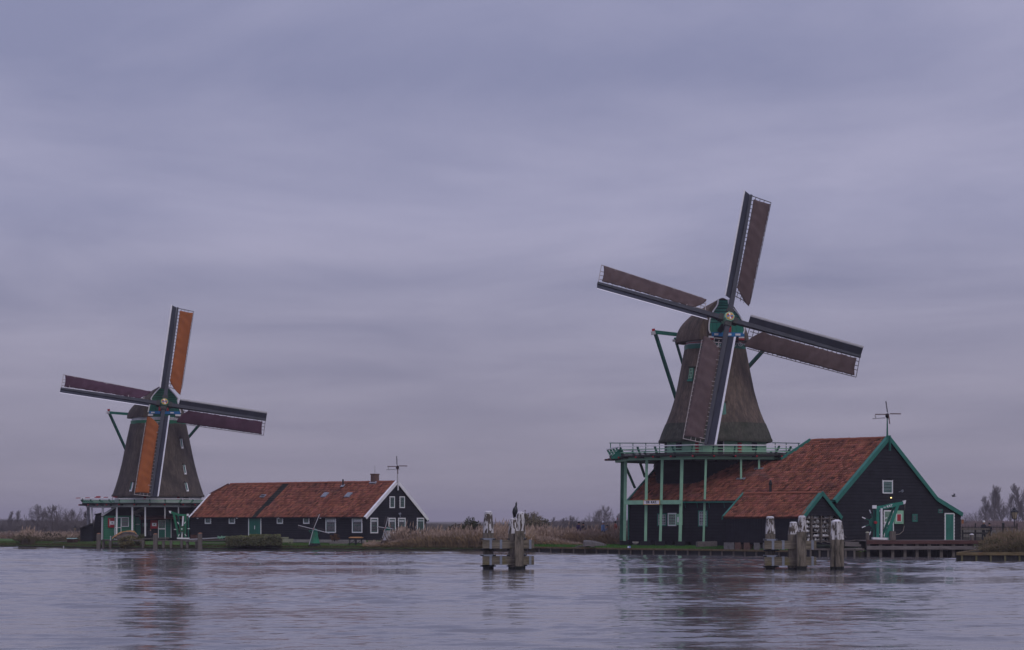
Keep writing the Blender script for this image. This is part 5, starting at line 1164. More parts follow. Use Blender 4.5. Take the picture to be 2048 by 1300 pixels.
stL, hitL, vtL = stage(rootL, CLm, dict(R=8.05, Rb=7.6, rot=math.radians(-20), zdeck=4.48, beam=offwhite, nper=4, hr=.42, lean=.18, postm=green_dk, plinth=False,
    rails=[(.42, .09, .07, white, 'handrail'), (.27, .04, .08, green_lt, 'rail'), (.11, .04, .08, green_lt, 'rail')],
    posts=[(176.5, 176.5, .7, .26, M('greyed_post_paint', (.27, .26, .28), .6), .8), (183.5, 183, .7, .17, white, 0), (205.5, 204.5, .7, .19, white, 0), (234, 233, .75, .17, white, 0), (265, 264.5, .9, .17, white, 0), (290.5, 290.5, 1.1, .14, white, 0), (330, 330, 2.9, .12, offwhite, 0), (357, 357, 3.0, .12, offwhite, 0)]))
# red and white gate pole on the far rail, blue person-sized board
gp = thing('striped_pole', 'red and white striped pole lying along the left end of the left mill stage rail', 'pole', P(190, 996, 231))
for i in range(9):
    a, b_ = P(152+i*9.2, 996.2-i*.25, 231), P(152+(i+1)*9.2, 996.2-(i+1)*.25, 231); mb = MB(); mb.bar(a, b_, .07, .07); obj('band', mb, red if i % 2 == 0 else white, gp)
mb = MB(); mb.bar(P(192, 994, 231), P(201, 994, 231), .1, .16); obj('counterweight', mb, red, gp)
mb = MB(); mb.bar(P(165, 1004, 231), P(165, 996, 231), .06); mb.bar(P(225, 1004, 231), P(225, 994.5, 231), .06); obj('stand', mb, iron, gp)

# ------------------------------------------------------------------ sheds under the left stage
YG = 230.6; WG = front_wall(YG)
gs = thing('green_shed', 'green boarded shed front with white window and door under the left mill stage', 'shed', P(237, 1076, YG))
xz = lambda px, py: (WG.at(px, py))
zg = .75
lap_wall(gs, WG, [(xz(207, 0)[0], zg), (xz(270, 0)[0], zg), (xz(270, 0)[0], xz(0, 1031)[1]), (xz(207, 0)[0], xz(0, 1031)[1])], .22, green_grass, name='front_wall')
lap_wall(gs, WG, [(xz(207, 0)[0], xz(0, 1030.8)[1]), (xz(270, 0)[0], xz(0, 1030.8)[1]), (xz(270, 0)[0], xz(0, 1014)[1]), (xz(226, 0)[0], xz(0, 1014)[1])], .22, tar, name='upper_wall')
mb = MB(); a, b_ = P(203, 1031.5, YG-.2), P(232, 1013, YG-.2); mb.prism([a, b_, b_-up*.14, a-up*.14], (0, 5, 0)); obj('roof', mb, tar, gs)
mb = MB(); a, b_ = P(203, 1031.5, YG-.25), P(232, 1013, YG-.25); mb.bar(a, b_, .05, .2); obj('bargeboard', mb, offwhite, gs)
window(gs, WG, 242.5, 1034.5, 258, 1053.5, white, None, fw=.07)
door(gs, WG, 229, 1034.5, 243, 1075, green_dk, white, fw=.07, boards=3, z0=zg, handle=False)
mb = MB(); mb.frame_box(WG.pt(xz(236, 0)[0], xz(0, 1055)[1], .12), (.33, 0, 0), (0, .02, 0), (0, 0, .035)); obj('door_rail', mb, white, gs)
# black lean-to sheds left of it
bs = thing('black_shed', 'black boarded shed with slanting side behind the left end of the left mill stage', 'shed', P(192, 1084, 231.5))
Wb = front_wall(231.5); q = lambda px, py: Wb.at(px, py)
lap_wall(bs, Wb, [(q(184, 0)[0], .7), (q(207, 0)[0], .7), (q(207, 0)[0], q(0, 1026)[1]), (q(191, 0)[0], q(0, 1029)[1])], .25, tar, name='front_wall')
mb = MB(); mb.prism([P(184, 1084, 231.45), P(191, 1029, 231.45), P(191, 1029, 231.45)+Vector((0, 5, 0)), P(184, 1084, 231.45)+Vector((0, 5, 0))], (.1, 0, 0)); obj('side_wall', mb, tar, bs)
mb = MB(); mb.prism([P(189, 1030, 231.3), P(208, 1026, 231.3), P(208, 1026, 237), P(189, 1030, 237)], (0, 0, .1)); obj('roof', mb, tar, bs)
bs2 = thing('black_shed', 'lowest black shed with sloping roof at the far left of the left mill buildings', 'shed', P(172, 1085, 229))
Wb2 = front_wall(229.5); q = lambda px, py: Wb2.at(px, py)
s = 160.5
while s < 186.5:
    e = min(s+2.6, 187); sl_ = lambda p_: 1057-(p_-160.5)*10/26.5; mb = MB(); mb.prism([P(s, 1087, 229.5), P(e-.15, 1087, 229.5), P(e-.15, sl_(e), 229.5), P(s, sl_(s), 229.5)], (0, .05, 0)); obj('board', mb, tar, bs2); s = e
mb = MB(); mb.prism([P(159, 1057.5, 229.2), P(188, 1046, 229.2), P(188, 1046, 233), P(159, 1057.5, 233)], (0, 0, .09)); obj('roof', mb, wood_dk, bs2)
mb = MB(); mb.prism([P(160.6, 1087, 229.6), P(160.6, 1057, 229.6), P(160.6, 1057, 233), P(160.6, 1087, 233)], (.05, 0, 0)); obj('side_wall', mb, tar, bs2)
# middle section with grey roof edge, tiled eave, doors
ms = thing('mill_outbuilding', 'black mill outbuilding with low tiled eave, red notice and green doors under the left stage', 'outbuilding', P(325, 1076, 230.9))
Wm = front_wall(231.0); q = lambda px, py: Wm.at(px, py); 
lap_wall(ms, Wm, [(q(270, 0)[0], .8), (q(378, 0)[0], .8), (q(378, 0)[0], q(0, 1016)[1]), (q(270, 0)[0], q(0, 1016)[1])], .24, tar, name='front_wall')
mb = MB(); a, b_ = P(267, 1026.5, 230.4), P(291, 1016, 230.4); mb.bar(a, b_, .1, .34); obj('grey_verge', mb, wood_h, ms)
mb = MB(); mb.prism([P(279, 1039, 230.2), P(378, 1038, 230.2), P(378, 1033.5, 231.0), P(279, 1034, 231.0)], (0, 0, .05)); ero = obj('eave', mb, tile_sh, ms)
for i in range(38):
    x = 279.5+i*2.6; mb = MB(); a, b_ = P(x, 1039, 230.15), P(x, 1033.6, 230.95); mb.tube([a+up*.08, b_+up*.08], .06, 5); obj('eave_tile', mb, M('dull_tile', (.11, .045, .035)), ero)
mb = MB(); mb.frame_box(Wm.pt(q(275.5, 0)[0], q(0, 1055)[1], .06), (.30, 0, 0), (0, .04, 0), (0, 0, 1.05)); obj('green_panel', mb, green_dk, ms)
mb = MB(); mb.bar(P(270, 1030, 230.7), P(280, 1030, 230.7), .05, .06); mb.bar(P(280, 1030, 230.7), P(280.5, 1034, 230.7), .05); mb.bar(P(271, 1048.5, 230.7), P(279, 1048.5, 230.7), .05); obj('white_rail', mb, offwhite, ms)
window(ms, Wm, 316.5, 1040, 331.5, 1057.5, white, green_grass, 3, 4, fw=.06, label='window with white frame in the green door')
door(ms, Wm, 316.5, 1057.6, 331.5, 1076, green_dk, white, fw=.06, boards=4, z0=.8, handle=False)
for k in range(4):
    mb = MB(); x = 333.3+k*2.4; mb.frame_box(Wm.pt(q(x, 0)[0], q(0, 1057)[1], .06), (.055, 0, 0), (0, .03, 0), (0, 0, .95)); obj('green_board', mb, green_dk, ms)
mb = MB(); mb.frame_box(Wm.pt(q(342.5, 0)[0], q(0, 1057)[1], .07), (.04, 0, 0), (0, .04, 0), (0, 0, .96)); obj('white_jamb', mb, offwhite, ms)
window(ms, Wm, 285, 1046, 295, 1053, green_dk, None, fw=.06)
def red_sign(x0, y0, x1, y1, Y, w_, label, pole=False):
    t_ = thing('red_sign', label, 'sign', P((x0+x1)/2, y1, Y)); a, b_ = P(x0, y1, Y), P(x1, y0, Y); c = (a+b_)/2; hx, hz_ = (b_.x-a.x)/2, (b_.z-a.z)/2
    mb = MB(); mb.frame_box(c, (hx, 0, 0), (0, .025, 0), (0, 0, hz_)); obj('board', mb, red, t_)
    u0, v0, u1, v1 = w_; cc = Vector((a.x+2*hx*(u0+u1)/2, Y-.03, a.z+2*hz_*(v0+v1)/2)); mb = MB(); mb.frame_box(cc, (hx*(u1-u0), 0, 0), (0, .008, 0), (0, 0, hz_*(v1-v0))); obj('white_field', mb, white, t_)
    mb = MB(); mb.prism([cc+Vector((-.07, -.01, -.05)), cc+Vector((.07, -.01, -.05)), cc+Vector((.03, -.01, .09)), cc+Vector((-.03, -.01, .09))], (0, -.01, 0)); obj('emblem', mb, green_dk if pole else iron, t_)
    if pole: mb = MB(); mb.frame_box((a.x+2*hx*.27, Y-.035, c.z), (.02, 0, 0), (0, .012, 0), (0, 0, hz_*.72)); obj('flag_stick', mb, white, t_)
red_sign(216, 1036, 229, 1055, YG-.14, (.3, .3, 1.0, .68), 'red board with white flag emblem on the green shed wall', True)
red_sign(301, 1040, 315, 1057, 230.85, (.22, .28, .86, .66), 'red board with white rectangle left of the green doors under the left stage')

# ------------------------------------------------------------------ left crane
def crane_left():
    Y = 221.0; q = lambda px, py, o=0: P(px, py, Y)+Vector((0, o, 0))
    t_ = thing('loading_crane', 'bright green wharf crane with white post and round spoked wheel left of the long house', 'crane', q(362, 1079))
    def pl(nm, pts, mat, o=0, th=.24): mb = MB(); mb.prism([q(x, y, o) for x, y in pts], (0, th, 0)); return obj(nm, mb, mat, t_)
    pl('jib', [(341, 1022.5), (350, 1025), (360, 1028), (374, 1028.5), (374, 1032), (359, 1031.8), (349, 1029), (341, 1026)], green_grass)
    pl('jib_cap', [(337.5, 1021.5), (342, 1022), (342, 1027), (339, 1026)], white, -.04, .32); pl('jib_cap', [(373.5, 1027.5), (378, 1028), (377, 1032), (373.5, 1032)], white, -.04, .32)
    pl('leg', [(345.5, 1027), (349.5, 1028), (359, 1075), (355, 1075)], green_grass, -.05); pl('leg', [(352, 1030), (355.5, 1030), (364, 1075), (360.5, 1075)], green_dk, .5)
    pl('upright', [(369, 1031), (373, 1031), (371.5, 1075), (368.5, 1075)], green_grass, -.05); pl('upright', [(374, 1034), (376.5, 1034), (376, 1075), (374, 1075)], green_dk, .5)
    mb = MB(); mb.bar(q(364, 1075, -.12), q(366.8, 1032, -.12), .14, .14, (0, 1, 0)); obj('white_post', mb, white, t_)
    pl('base_beam', [(354.5, 1075), (378, 1075.5), (378, 1078.5), (354.5, 1078)], white, -.2, .8)
    hb_ = q(364.8, 1058, -.35); mb = MB(); mb.prism([hb_+Vector((math.cos(2*PI*k/18)*.27, 0, math.sin(2*PI*k/18)*.30)) for k in range(18)], (0, .1, 0)); wo_ = obj('wheel', mb, green_grass, t_)
    mb = MB(); mb.tube([hb_+Vector((math.cos(2*PI*k/18)*.24, -.02, math.sin(2*PI*k/18)*.27)) for k in range(19)], .03, 5); obj('rim_ring', mb, wood_rb, wo_)
    mb = MB(); mb.ell(hb_-Vector((0, .05, 0)), .08, .05, .08, 8, 5); obj('boss', mb, white, wo_)
    for k in range(6):
        a = 2*PI*k/6+.05; dd = Vector((math.cos(a), 0, math.sin(a)*1.05)); mb = MB(); mb.bar(hb_+dd*.22, hb_+dd*.55, .055, .05, (0, 1, 0)); obj('spoke', mb, green_grass, wo_)
        mb = MB(); mb.bar(hb_+dd*.55, hb_+dd*.78, .065, .06, (0, 1, 0)); obj('spoke_tip', mb, white, wo_)
crane_left()

# ------------------------------------------------------------------ left waterfront
def blob(name, px0, px1, py0, py1, Y, mat, label, cat, seed=1, dep=.8): 
    t_ = thing(name, label, cat, P((px0+px1)/2, py1, Y)); return t_
lg = thing('tree_trunk_log', 'huge cut tree trunk with pale split wood on the left jetty behind the bush', 'log', P(250, 1078, 219.5))
Y = 219.5; c = P(251, 1069.5, Y); mb = MB(); rg = []
for i in range(9):
    t_ = i/8; x = -1.25+2.5*t_; rr = [.12, .3, .42, .50, .52, .52, .50, .42, .2][i]
    rg.append([c+Vector((x+.05*math.sin(k*2.1+i), math.cos(2*PI*k/12)*.5, -.25+.05*math.sin(i*2+k)+rr*max(-.4, math.sin(2*PI*k/12)))) for k in range(12)])
mb.rings(rg); obj('trunk', mb, M('trunk_bark', (.12, .10, .09), .95, .5, 3, (1, 1, 3), .8), lg, smooth=True)
mb = MB()
for i, (a, b_) in enumerate([((224, 1077), (229, 1073)), ((229, 1073), (236, 1068)), ((236, 1068), (244, 1064)), ((244, 1064), (253, 1062.5)), ((253, 1062.5), (262, 1062)), ((262, 1062), (269, 1063.5)), ((269, 1063.5), (273, 1068))]):
    mb = MB(); mb.bar(P(*a, Y-.42), P(*b_, Y-.38), .22, .08+.04*(i % 3)); obj('split_edge', mb, wood_ft, lg)
for px, py0, py1, w_, lb in ((197.5, 1067, 1094, .38, 'thick grey mooring post with orange top left of the log on the left bank'), (311, 1068, 1094, .40, 'thick grey mooring post in front of the red sign on the left bank'), (400, 1066.5, 1094, .40, 'thick grey lichened mooring post right of the bright green crane')):
    Yp = Yshore(px)-.25; bollard(px, py0+.5, py1, Yp, w_, lb, M('orange_lichen_top', (.25, .12, .07)), 'mooring posts along the left bank')
lj = thing('left_jetty', 'grey plank jetty on short posts along the bank below the left mill', 'jetty', P(300, 1085, 217))
def jb(x0, y0, x1, y1, dy, w_, h_, mat, nm):
    Ya, Yb = Yshore(x0)+dy, Yshore(x1)+dy; mb = MB(); mb.bar(P(x0, y0, Ya), P(x1, y1, Yb), w_, h_); obj(nm, mb, mat, lj)
jb(208, 1080, 285, 1081, .1, .5, .12, wood_gr, 'deck_beam'); jb(285, 1078, 335, 1076, 1.2, .6, .12, wood_gr, 'deck_beam'); jb(228, 1086, 246, 1086, .2, .2, .14, wood_gr, 'rail'); jb(313, 1081, 332, 1081, .1, .5, .14, wood_gr, 'deck_beam'); jb(340, 1081.5, 400, 1080.5, .4, .7, .1, wood_gr, 'deck_beam'); jb(372, 1082, 396, 1082, -.1, .3, .14, wood_h, 'deck_beam'); jb(404, 1081, 450, 1080, 1.2, .4, .1, wood_gr, 'deck_beam'); jb(404, 1086.5, 450, 1086, .5, .2, .06, wood_h, 'rail')
for x in (207, 221, 286, 327, 342, 363.5, 375, 393): jb(x, 1081.5, x+.01, 1093, -.02, .2, .2, wood_gr, 'post'); 
for x in (207, 221, 286, 327, 342, 363.5, 375, 393):
    Ya = Yshore(x)-.05; mb = MB(); mb.bar(P(x, 1096, Ya), P(x, 1081.5, Ya), .2, .2, (0, 1, 0)); obj('post', mb, wood_gr, lj)
q = P(221, 1073, 217.5); mb = MB(); mb.bar(P(221, 1081, 217.5), q, .07, .07, (0, 1, 0)); mb.ell(q, .07, .07, .06); tag(obj('jetty_light', mb, offwhite, None, loc=P(221, 1081, 217.5)), 'tiny pale topped light post on the jetty in front of the green shed', 'light')
# barrier pole with green end
t_ = thing('barrier_beam', 'long pale and green pole lying level beside the long house left of the hedge', 'beam', P(425, 1078, 215))
mb = MB(); mb.bar(P(379, 1078.8, 215.5), P(438, 1075.5, 214), .09, .1); obj('pole', mb, offwhite, t_)
mb = MB(); mb.bar(P(436, 1075.5, 214), P(454, 1073.5, 213.5), .16, .14); obj('green_end', mb, green_lt, t_)
mb = MB(); mb.bar(P(435, 1072, 213.9), P(446, 1077.5, 213.9), .07, .07); mb.bar(P(444, 1071.5, 213.8), P(439, 1078, 213.8), .07, .07); obj('cross_piece', mb, green_lt, t_)
t_ = thing('crate', 'brown box seat against the black house wall right of the green crane', 'crate', P(388, 1078, 219)); mb = MB(); c = P(388, 1074, 219.2)
mb.frame_box(c, (.3, 0, 0), (0, .25, 0), (0, 0, .18)); obj('box', mb, wood_rb, t_); mb = MB(); mb.frame_box(c+up*.2, (.33, 0, 0), (0, .28, 0), (0, 0, .02)); obj('lid', mb, wood_rb, t_)

# garden seats, model mills, table
def bench():
    Y = 210.5; q = lambda px, py, o=0: P(px, py, Y)+Vector((0, o, 0)); t_ = thing('garden_bench', 'pale weathered garden bench seen side on at the right end of the hedge', 'bench', q(575, 1088))
    bm_ = M('pale_bench_wood', (.24, .25, .16), .8)
    for o in (0, 1.3):
        for x in (578, 583): mb = MB(); mb.bar(q(x, 1088, o), q(x, 1078.5, o), .07, .07, (0, 1, 0)); obj('leg', mb, bm_, t_)
        mb = MB(); mb.bar(q(573, 1078.5, o), q(584, 1078.5, o), .08, .05); obj('armrest', mb, bm_, t_)
    for i in range(6): mb = MB(); mb.bar(q(563+i*2.5, 1085, -.05), q(563+i*2.5, 1075.5, .12), .07, .03, (0, 1, 0)); obj('back_slat', mb, bm_, t_)
    mb = MB(); mb.bar(q(562, 1075, .12), q(577, 1075, .12), .07, .08); obj('back_rail', mb, bm_, t_)
    mb = MB(); mb.box(q(562, 0)[0], q(583, 0)[0], Y, Y+1.3, q(0, 1084)[2], q(0, 1083)[2]); obj('seat', mb, bm_, t_)
bench()
def mini_mill(px, ybase, yshould, wb, wt, Y, tips, hub, body, basem, label, stand=None, pole_y=None):
    m = Y/F; q = lambda x, y, o=0: P(x, y, Y)+Vector((0, o, 0)); t_ = thing('model_windmill', label, 'model windmill', q(px, ybase))
    def og(y, w_): return [q(px, y)+Vector((math.sin(PI/8+k*PI/4)*w_*m/2/.92, -math.cos(PI/8+k*PI/4)*w_*m/2/.92, 0)) for k in range(8)]
    ys = np.linspace(ybase, yshould, 6); mb = MB(); mb.rings([og(y, wt+(wb-wt)*((1-i/5)**1.6)) for i, y in enumerate(ys)]); bo = obj('body', mb, body, t_)
    mb = MB(); mb.rings([og(yshould+.3, wt*1.1), og(yshould-3, wt*1.15), og(yshould-5.5, wt*.75), og(yshould-7, wt*.2)]); obj('cap', mb, green_dk, t_)
    mb = MB(); mb.tube([q(*hub, -.9), q(*hub, .1)], .05, 6); obj('axle', mb, red, t_)
    H = q(*hub, -.75)
    for (tx, ty) in tips:
        T_ = q(tx, ty, -.75); dd = (T_-H).normalized(); pr = dd.cross(Vector((0, 1, 0)))
        mb = MB(); mb.bar(H, T_, .06, .05, (0, 1, 0)); so_ = obj('sail', mb, offwhite, t_)
        l_ = (T_-H).length
        for k in range(7): a = H+dd*l_*(.25+.12*k); mb = MB(); mb.bar(a, a+pr*.22, .02, .02, (0, 1, 0)); obj('lattice_bar', mb, lath, so_)
        mb = MB(); mb.bar(H+dd*l_*.25+pr*.22, T_+pr*.22, .02, .02, (0, 1, 0)); obj('lattice_stringer', mb, lath, so_)
    return t_, q, og
t_, q, og = mini_mill(629.5, 1087, 1064, 21, 11, 208.7, [(640.5, 1028.5), (598, 1050.5), (660, 1066.5), (619.5, 1089)], (628.3, 1058), M('mini_green', (.015, .17, .09), .5), None, 'small bright green model windmill on the lawn in front of the long house')
mb = MB(); mb.rings([og(1091.5, 23), og(1086.5, 22)]); obj('base', mb, iron, t_)
for s_ in (-1, 1): mb = MB(); mb.bar(q(629.5+s_*14, 1092.2), q(629.5+s_*10, 1090.6), .12, .1); obj('base_foot', mb, iron, t_)
for s_, x0 in ((-1, 617.5), (1, 641)): mb = MB(); mb.bar(q(x0, 1061.5, .2), q(629.5+s_*5, 1070, .3), .05, .05); mb.bar(q(x0, 1061.5, .2), q(629.5, 1060, .2), .05); obj('tail_strut', mb, green_dk, t_)
t_, q, og = mini_mill(775.5, 1079, 1060.5, 18.5, 9.5, 206.6, [(777, 1034), (755, 1053), (788, 1058), (766, 1076)], (771.5, 1055.5), M('mini_white', (.42, .40, .39), .8, .2, 5), None, 'small white bodied model windmill on a dark trestle among the reeds by the house gable')
mb = MB(); mb.rings([og(1080.5, 20.5), og(1078.8, 20.5)]); obj('platform', mb, offwhite, t_)
for x0, x1 in ((764, 763), (775, 775), (784, 786), (776, 768)): mb = MB(); mb.bar(q(x0, 1081), q(x1, 1093), .09, .09, (0, 1, 0)); obj('stand_leg', mb, iron, t_)
def table():
    Y = 208.5; q = lambda px, py, o=0: P(px, py, Y)+Vector((0, o, 0)); t_ = thing('garden_table', 'round table with tan orange top on dark legs left of the reeds', 'table', q(712, 1090)); c = q(712, 1075.2)
    mb = MB(); mb.rings([[c+Vector((math.cos(2*PI*k/16)*r_, math.sin(2*PI*k/16)*r_*.8, z)) for k in range(16)] for r_, z in ((.68, -.05), (.70, .0), (.5, .07))]); obj('table_top', mb, M('tan_top', (.42, .20, .07), .7), t_)
    for x, o in ((699, 0), (711, -.4), (724, 0), (712, .45)): mb = MB(); mb.bar(q(x, 1090.5, o), q(x+(712-x)*.1, 1076, o), .09, .09, (0, 1, 0)); obj('leg', mb, iron, t_)
    for x0, x1 in ((699, 711), (711, 724)): mb = MB(); mb.bar(q(x0, 1089, -.2), q(x1, 1080, -.2), .05, .05); obj('brace', mb, iron, t_)
table()
fn = thing('slat_fence', 'low leaning row of grey pickets right of the green model windmill', 'fence', P(678, 1090, 210))
for i in range(14): mb = MB(); x = 659+i*2.7; mb.bar(P(x, 1089.5, 210), P(x+2.2, 1083.5, 210.2), .06, .03, (0, 1, 0)); obj('picket', mb, wood_h, fn)
mb = MB(); mb.bar(P(659, 1084, 210.25), P(697, 1083.5, 210.25), .05, .06); obj('rail', mb, wood_gr, fn)

# ------------------------------------------------------------------ far left things
t_ = thing('tarp_covered_boat', 'small brown boat under a pale green tarpaulin on the grass by the lowest black shed', 'boat', P(145, 1086, 226)); q = lambda x, y, o=0: P(x, y, 226)+Vector((0, o, 0))
mb = MB(); mb.rings([[q(x, 1085-b_)+Vector((0, s_*w_, 0)) for s_, b_, in ((-1, h_), (-.7, 0), (.7, 0), (1, h_))] for x, w_, h_ in ((134, .15, 8), (138, .6, 7.5), (148, .7, 7), (154, .6, 7.5))]); obj('hull', mb, wood_rb, t_)
mb = MB(); mb.rings([[q(x, 1077.5)+Vector((0, -w_, 0)), q(x, 1076), q(x, 1077.5)+Vector((0, w_, 0)), q(x, 1078)] for x, w_ in ((133.5, .2), (138, .68), (148, .78), (154.5, .62))]); obj('tarpaulin', mb, M('pale_tarp', (.22, .34, .30), .7), t_)
t_ = thing('picnic_bench', 'dark low picnic bench in front of the reeds at the far left', 'bench', P(120, 1084, 227)); mb = MB(); mb.bar(P(106, 1084.5, 227), P(132, 1082.5, 227), .5, .06); obj('seat', mb, wood_h, t_)
for x in (110, 128): mb = MB(); mb.bar(P(x, 1088, 227), P(x, 1083.6, 227), .1, .1, (0, 1, 0)); obj('leg', mb, wood_dk, t_)
def lamp_post(px, ybase, ytop, Y, label, s=1.0):
    t_ = thing('lamp_post', label, 'lamp post', P(px, ybase, Y)); m = Y/F; b0, t0 = P(px, ybase, Y), P(px, ytop, Y); x = Vector((px and b0.x, Y, 0))
    hl = .95*s; zl = t0.z-hl
    mb = MB(); mb.tube([Vector((b0.x, Y, b0.z-.4)), Vector((b0.x, Y, b0.z+.5)), Vector((b0.x, Y, b0.z+.55)), Vector((b0.x, Y, zl))], [.09*s, .08*s, .05*s, .04*s], 8); obj('pole', mb, iron, t_, smooth=True)
    sq = lambda z, w_: [Vector((b0.x+math.cos(PI/6*(2*k)+.5)*w_*s, Y+math.sin(PI/6*(2*k)+.5)*w_*s, z)) for k in range(6)]
    mb = MB(); mb.rings([sq(zl+.06*s, .14), sq(zl+.56*s, .27)]); la = obj('lantern_glass', mb, M('milky_lamp_glass', (.34, .28, .19), .3), t_)
    mb = MB(); mb.rings([sq(zl, .10), sq(zl+.06*s, .16)]); mb.rings([sq(zl+.56*s, .33), sq(zl+.62*s, .31), sq(zl+.76*s, .12), sq(zl+.82*s, .13), sq(zl+.86*s, .05), sq(zl+.95*s, .01)]); obj('lantern_hood', mb, iron, t_)
    for k in range(6):
        mb = MB(); mb.bar(sq(zl+.05*s, .15)[k], sq(zl+.57*s, .28)[k], .025*s, .025*s); obj('lantern_bar', mb, iron, la)
lamp_post(2028.7, 1090, 1014, 172, 'black street lamp with milky lantern above the reeds at the far right', 1.0)
lamp_post(150, 1078, 1051, 245, 'thin small lamp post left of the lowest black shed', .6)

# ------------------------------------------------------------------ right bank clutter
t_ = thing('stone_trough', 'long grey stone trough on the lawn at the foot of a green stage post', 'trough', P(1413, 1096, 180)); q = P(1413, 1089.5, 180); mb = MB(); mb.frame_box(q, (.78, .1, .02), (-.05, .35, 0), (0, 0, .25)); obj('block', mb, M('trough_stone', (.16, .135, .125), .9, .35, 4, (1, 1, 4), .5), t_)
mb = MB(); mb.frame_box(q+up*.255, (.76, .1, .02), (-.05, .33, 0), (0, 0, .012)); obj('rim', mb, stone, t_)
t_ = thing('float_box', 'small blue and white box on the quay edge left of the right windmill posts', 'box', P(1258, 1097, 182)); q = P(1258, 1094, 182); mb = MB(); mb.frame_box(q, (.12, 0, 0), (0, .12, 0), (0, 0, .08)); obj('case', mb, M('float_blue', (.2, .24, .55), .5), t_); mb = MB(); mb.frame_box(q+Vector((-.06, -.125, 0)), (.055, 0, 0), (0, .008, 0), (0, 0, .055)); obj('label_patch', mb, white, t_)
t_ = thing('stone_slab', 'low pale slab beside the plinth of the leftmost green stage post', 'slab', P(1271, 1088, 184)); mb = MB(); mb.frame_box(P(1271, 1084.6, 184), (.24, 0, 0), (0, .2, 0), (0, 0, .06)); obj('slab', mb, conc, t_); mb = MB(); mb.frame_box(P(1271, 1087, 184), (.15, 0, 0), (0, .15, 0), (0, 0, .06)); obj('support', mb, stone, t_)
t_ = thing('upturned_hull', 'weathered grey upturned boat on the lawn left of the right windmill', 'boat', P(1190, 1091, 188)); q = lambda x, y, o=0: P(x, y, 188)+Vector((0, o, 0)); 
st_ = [(1167, 1080.3), (1172, 1079.8), (1182, 1080.5), (1195, 1083), (1206, 1086), (1214, 1090)]
mb = MB(); mb.rings([[q(x, 1092, -.75*w_), q(x, y+3, -.6*w_), q(x, y, 0), q(x, y+3, .6*w_), q(x, 1092, .75*w_)] for (x, y), w_ in zip(st_, (.7, .9, 1, .9, .6, .1))]); obj('hull', mb, M('grey_hull_planks', (.13, .12, .12), .9, .4, 3, (4, 1, 1), .5), t_, smooth=False)
for i in range(9): x = 1169+i*4.6; yq = np.interp(x, [s_[0] for s_ in st_], [s_[1] for s_ in st_]); mb = MB(); mb.bar(q(x, 1091, -.74), q(x, yq+2.5, -.6), .03, .03); obj('rib', mb, stone, t_)
t_ = thing('flat_boards', 'pale driftwood boards lying flat on the lawn in front of the upturned hull', 'boards', P(1172, 1093, 186))
for a, b_ in (((1152, 1094), (1178, 1091)), ((1156, 1091.5), (1172, 1091)), ((1170, 1091.6), (1189, 1090.6)), ((1184, 1093), (1187, 1092.5))): mb = MB(); mb.bar(P(*a, 185.5), P(*b_, 186.5), .25, .06); obj('board', mb, wood_h, t_)
# rail fence and iron fence to the right of the barn
rf = thing('rail_fence', 'dark wooden fence with three rails right of the barn door', 'fence', P(1955, 1080, 175))
for y in (1058, 1066.5, 1076): mb = MB(); mb.bar(P(1924, y, 174.8), P(1979, y, 175), .08, .14 if y < 1070 else .08); obj('rail', mb, wood_gr if y == 1058 else wood_dk, rf)
for x in (1925, 1951, 1978): mb = MB(); mb.bar(P(x, 1083, 175.1), P(x, 1054, 175.1), .11, .11, (0, 1, 0)); obj('post', mb, wood_dk, rf)
fe = thing('iron_fence', 'black spiked iron railing with knobbed posts behind the reeds at the far right', 'fence', P(1980, 1082, 181))
for y in (1054.5, 1079): mb = MB(); mb.bar(P(1923, y, 181), P(2035, y, 181), .04, .05); obj('rail', mb, iron, fe)
pk = MB(); a, b_ = P(0, 1082, 181), P(0, 1050.5, 181); pk.bar((0, 0, 0), (0, 0, b_.z-a.z-.1), .025, .025, (0, 1, 0)); pk.bar((0, 0, b_.z-a.z-.1), (0, 0, b_.z-a.z+.03), .04, .03, (0, 1, 0), w1=.004)
pme = bpy.data.meshes.new('picket'); pme.from_pydata(pk.v, [], pk.f); pme.materials.append(iron)
for i in range(38): share('picket', pme, fe, Matrix.Translation(P(1925+i*2.95, 1082, 181)))
for x in (1951, 1978.5, 2006.5, 2034):
    mb = MB(); w_ = .17 if x > 2000 and x < 2010 else .08; a, b_ = P(x, 1083, 180.9), P(x, 1047.5, 180.9); mb.bar(a, b_, w_, w_, (0, 1, 0)); mb.ell(b_, w_*.75, w_*.75, w_*.6, 8, 4); obj('post', mb, iron, fe)
bollard(1943.5, 1069, 1084, 169.5, .3, 'grey mooring post with domed white top at the right end of the jetty', white, sq=False)
mb = MB(); q = P(1925, 1043, 174); mb.box(q.x-.07, q.x+.07, q.y-.07, q.y+.07, q.z-.16, q.z+.12); mb.box(q.x-.1, q.x+.1, q.y-.1, q.y+.1, q.z+.121, q.z+.15); t_ = tag(obj('orange_lifebuoy_box', mb, M('orange_case', (.30, .12, .05), .6), None, loc=(q.x, q.y, q.z)), 'small orange box fixed at the right corner of the barn', 'box')
t_ = thing('marker_buoy', 'tiny pale float at the waterline of the far left bank', 'float', P(127, 1094, 221)); mb = MB(); mb.tube([P(127, 1096, 221), P(127, 1093, 221)], .05, 8); obj('float', mb, offwhite, t_)
mb = MB(); mb.ell(P(127, 1092.6, 221), .06, .06, .05); obj('float_top', mb, offwhite, t_)
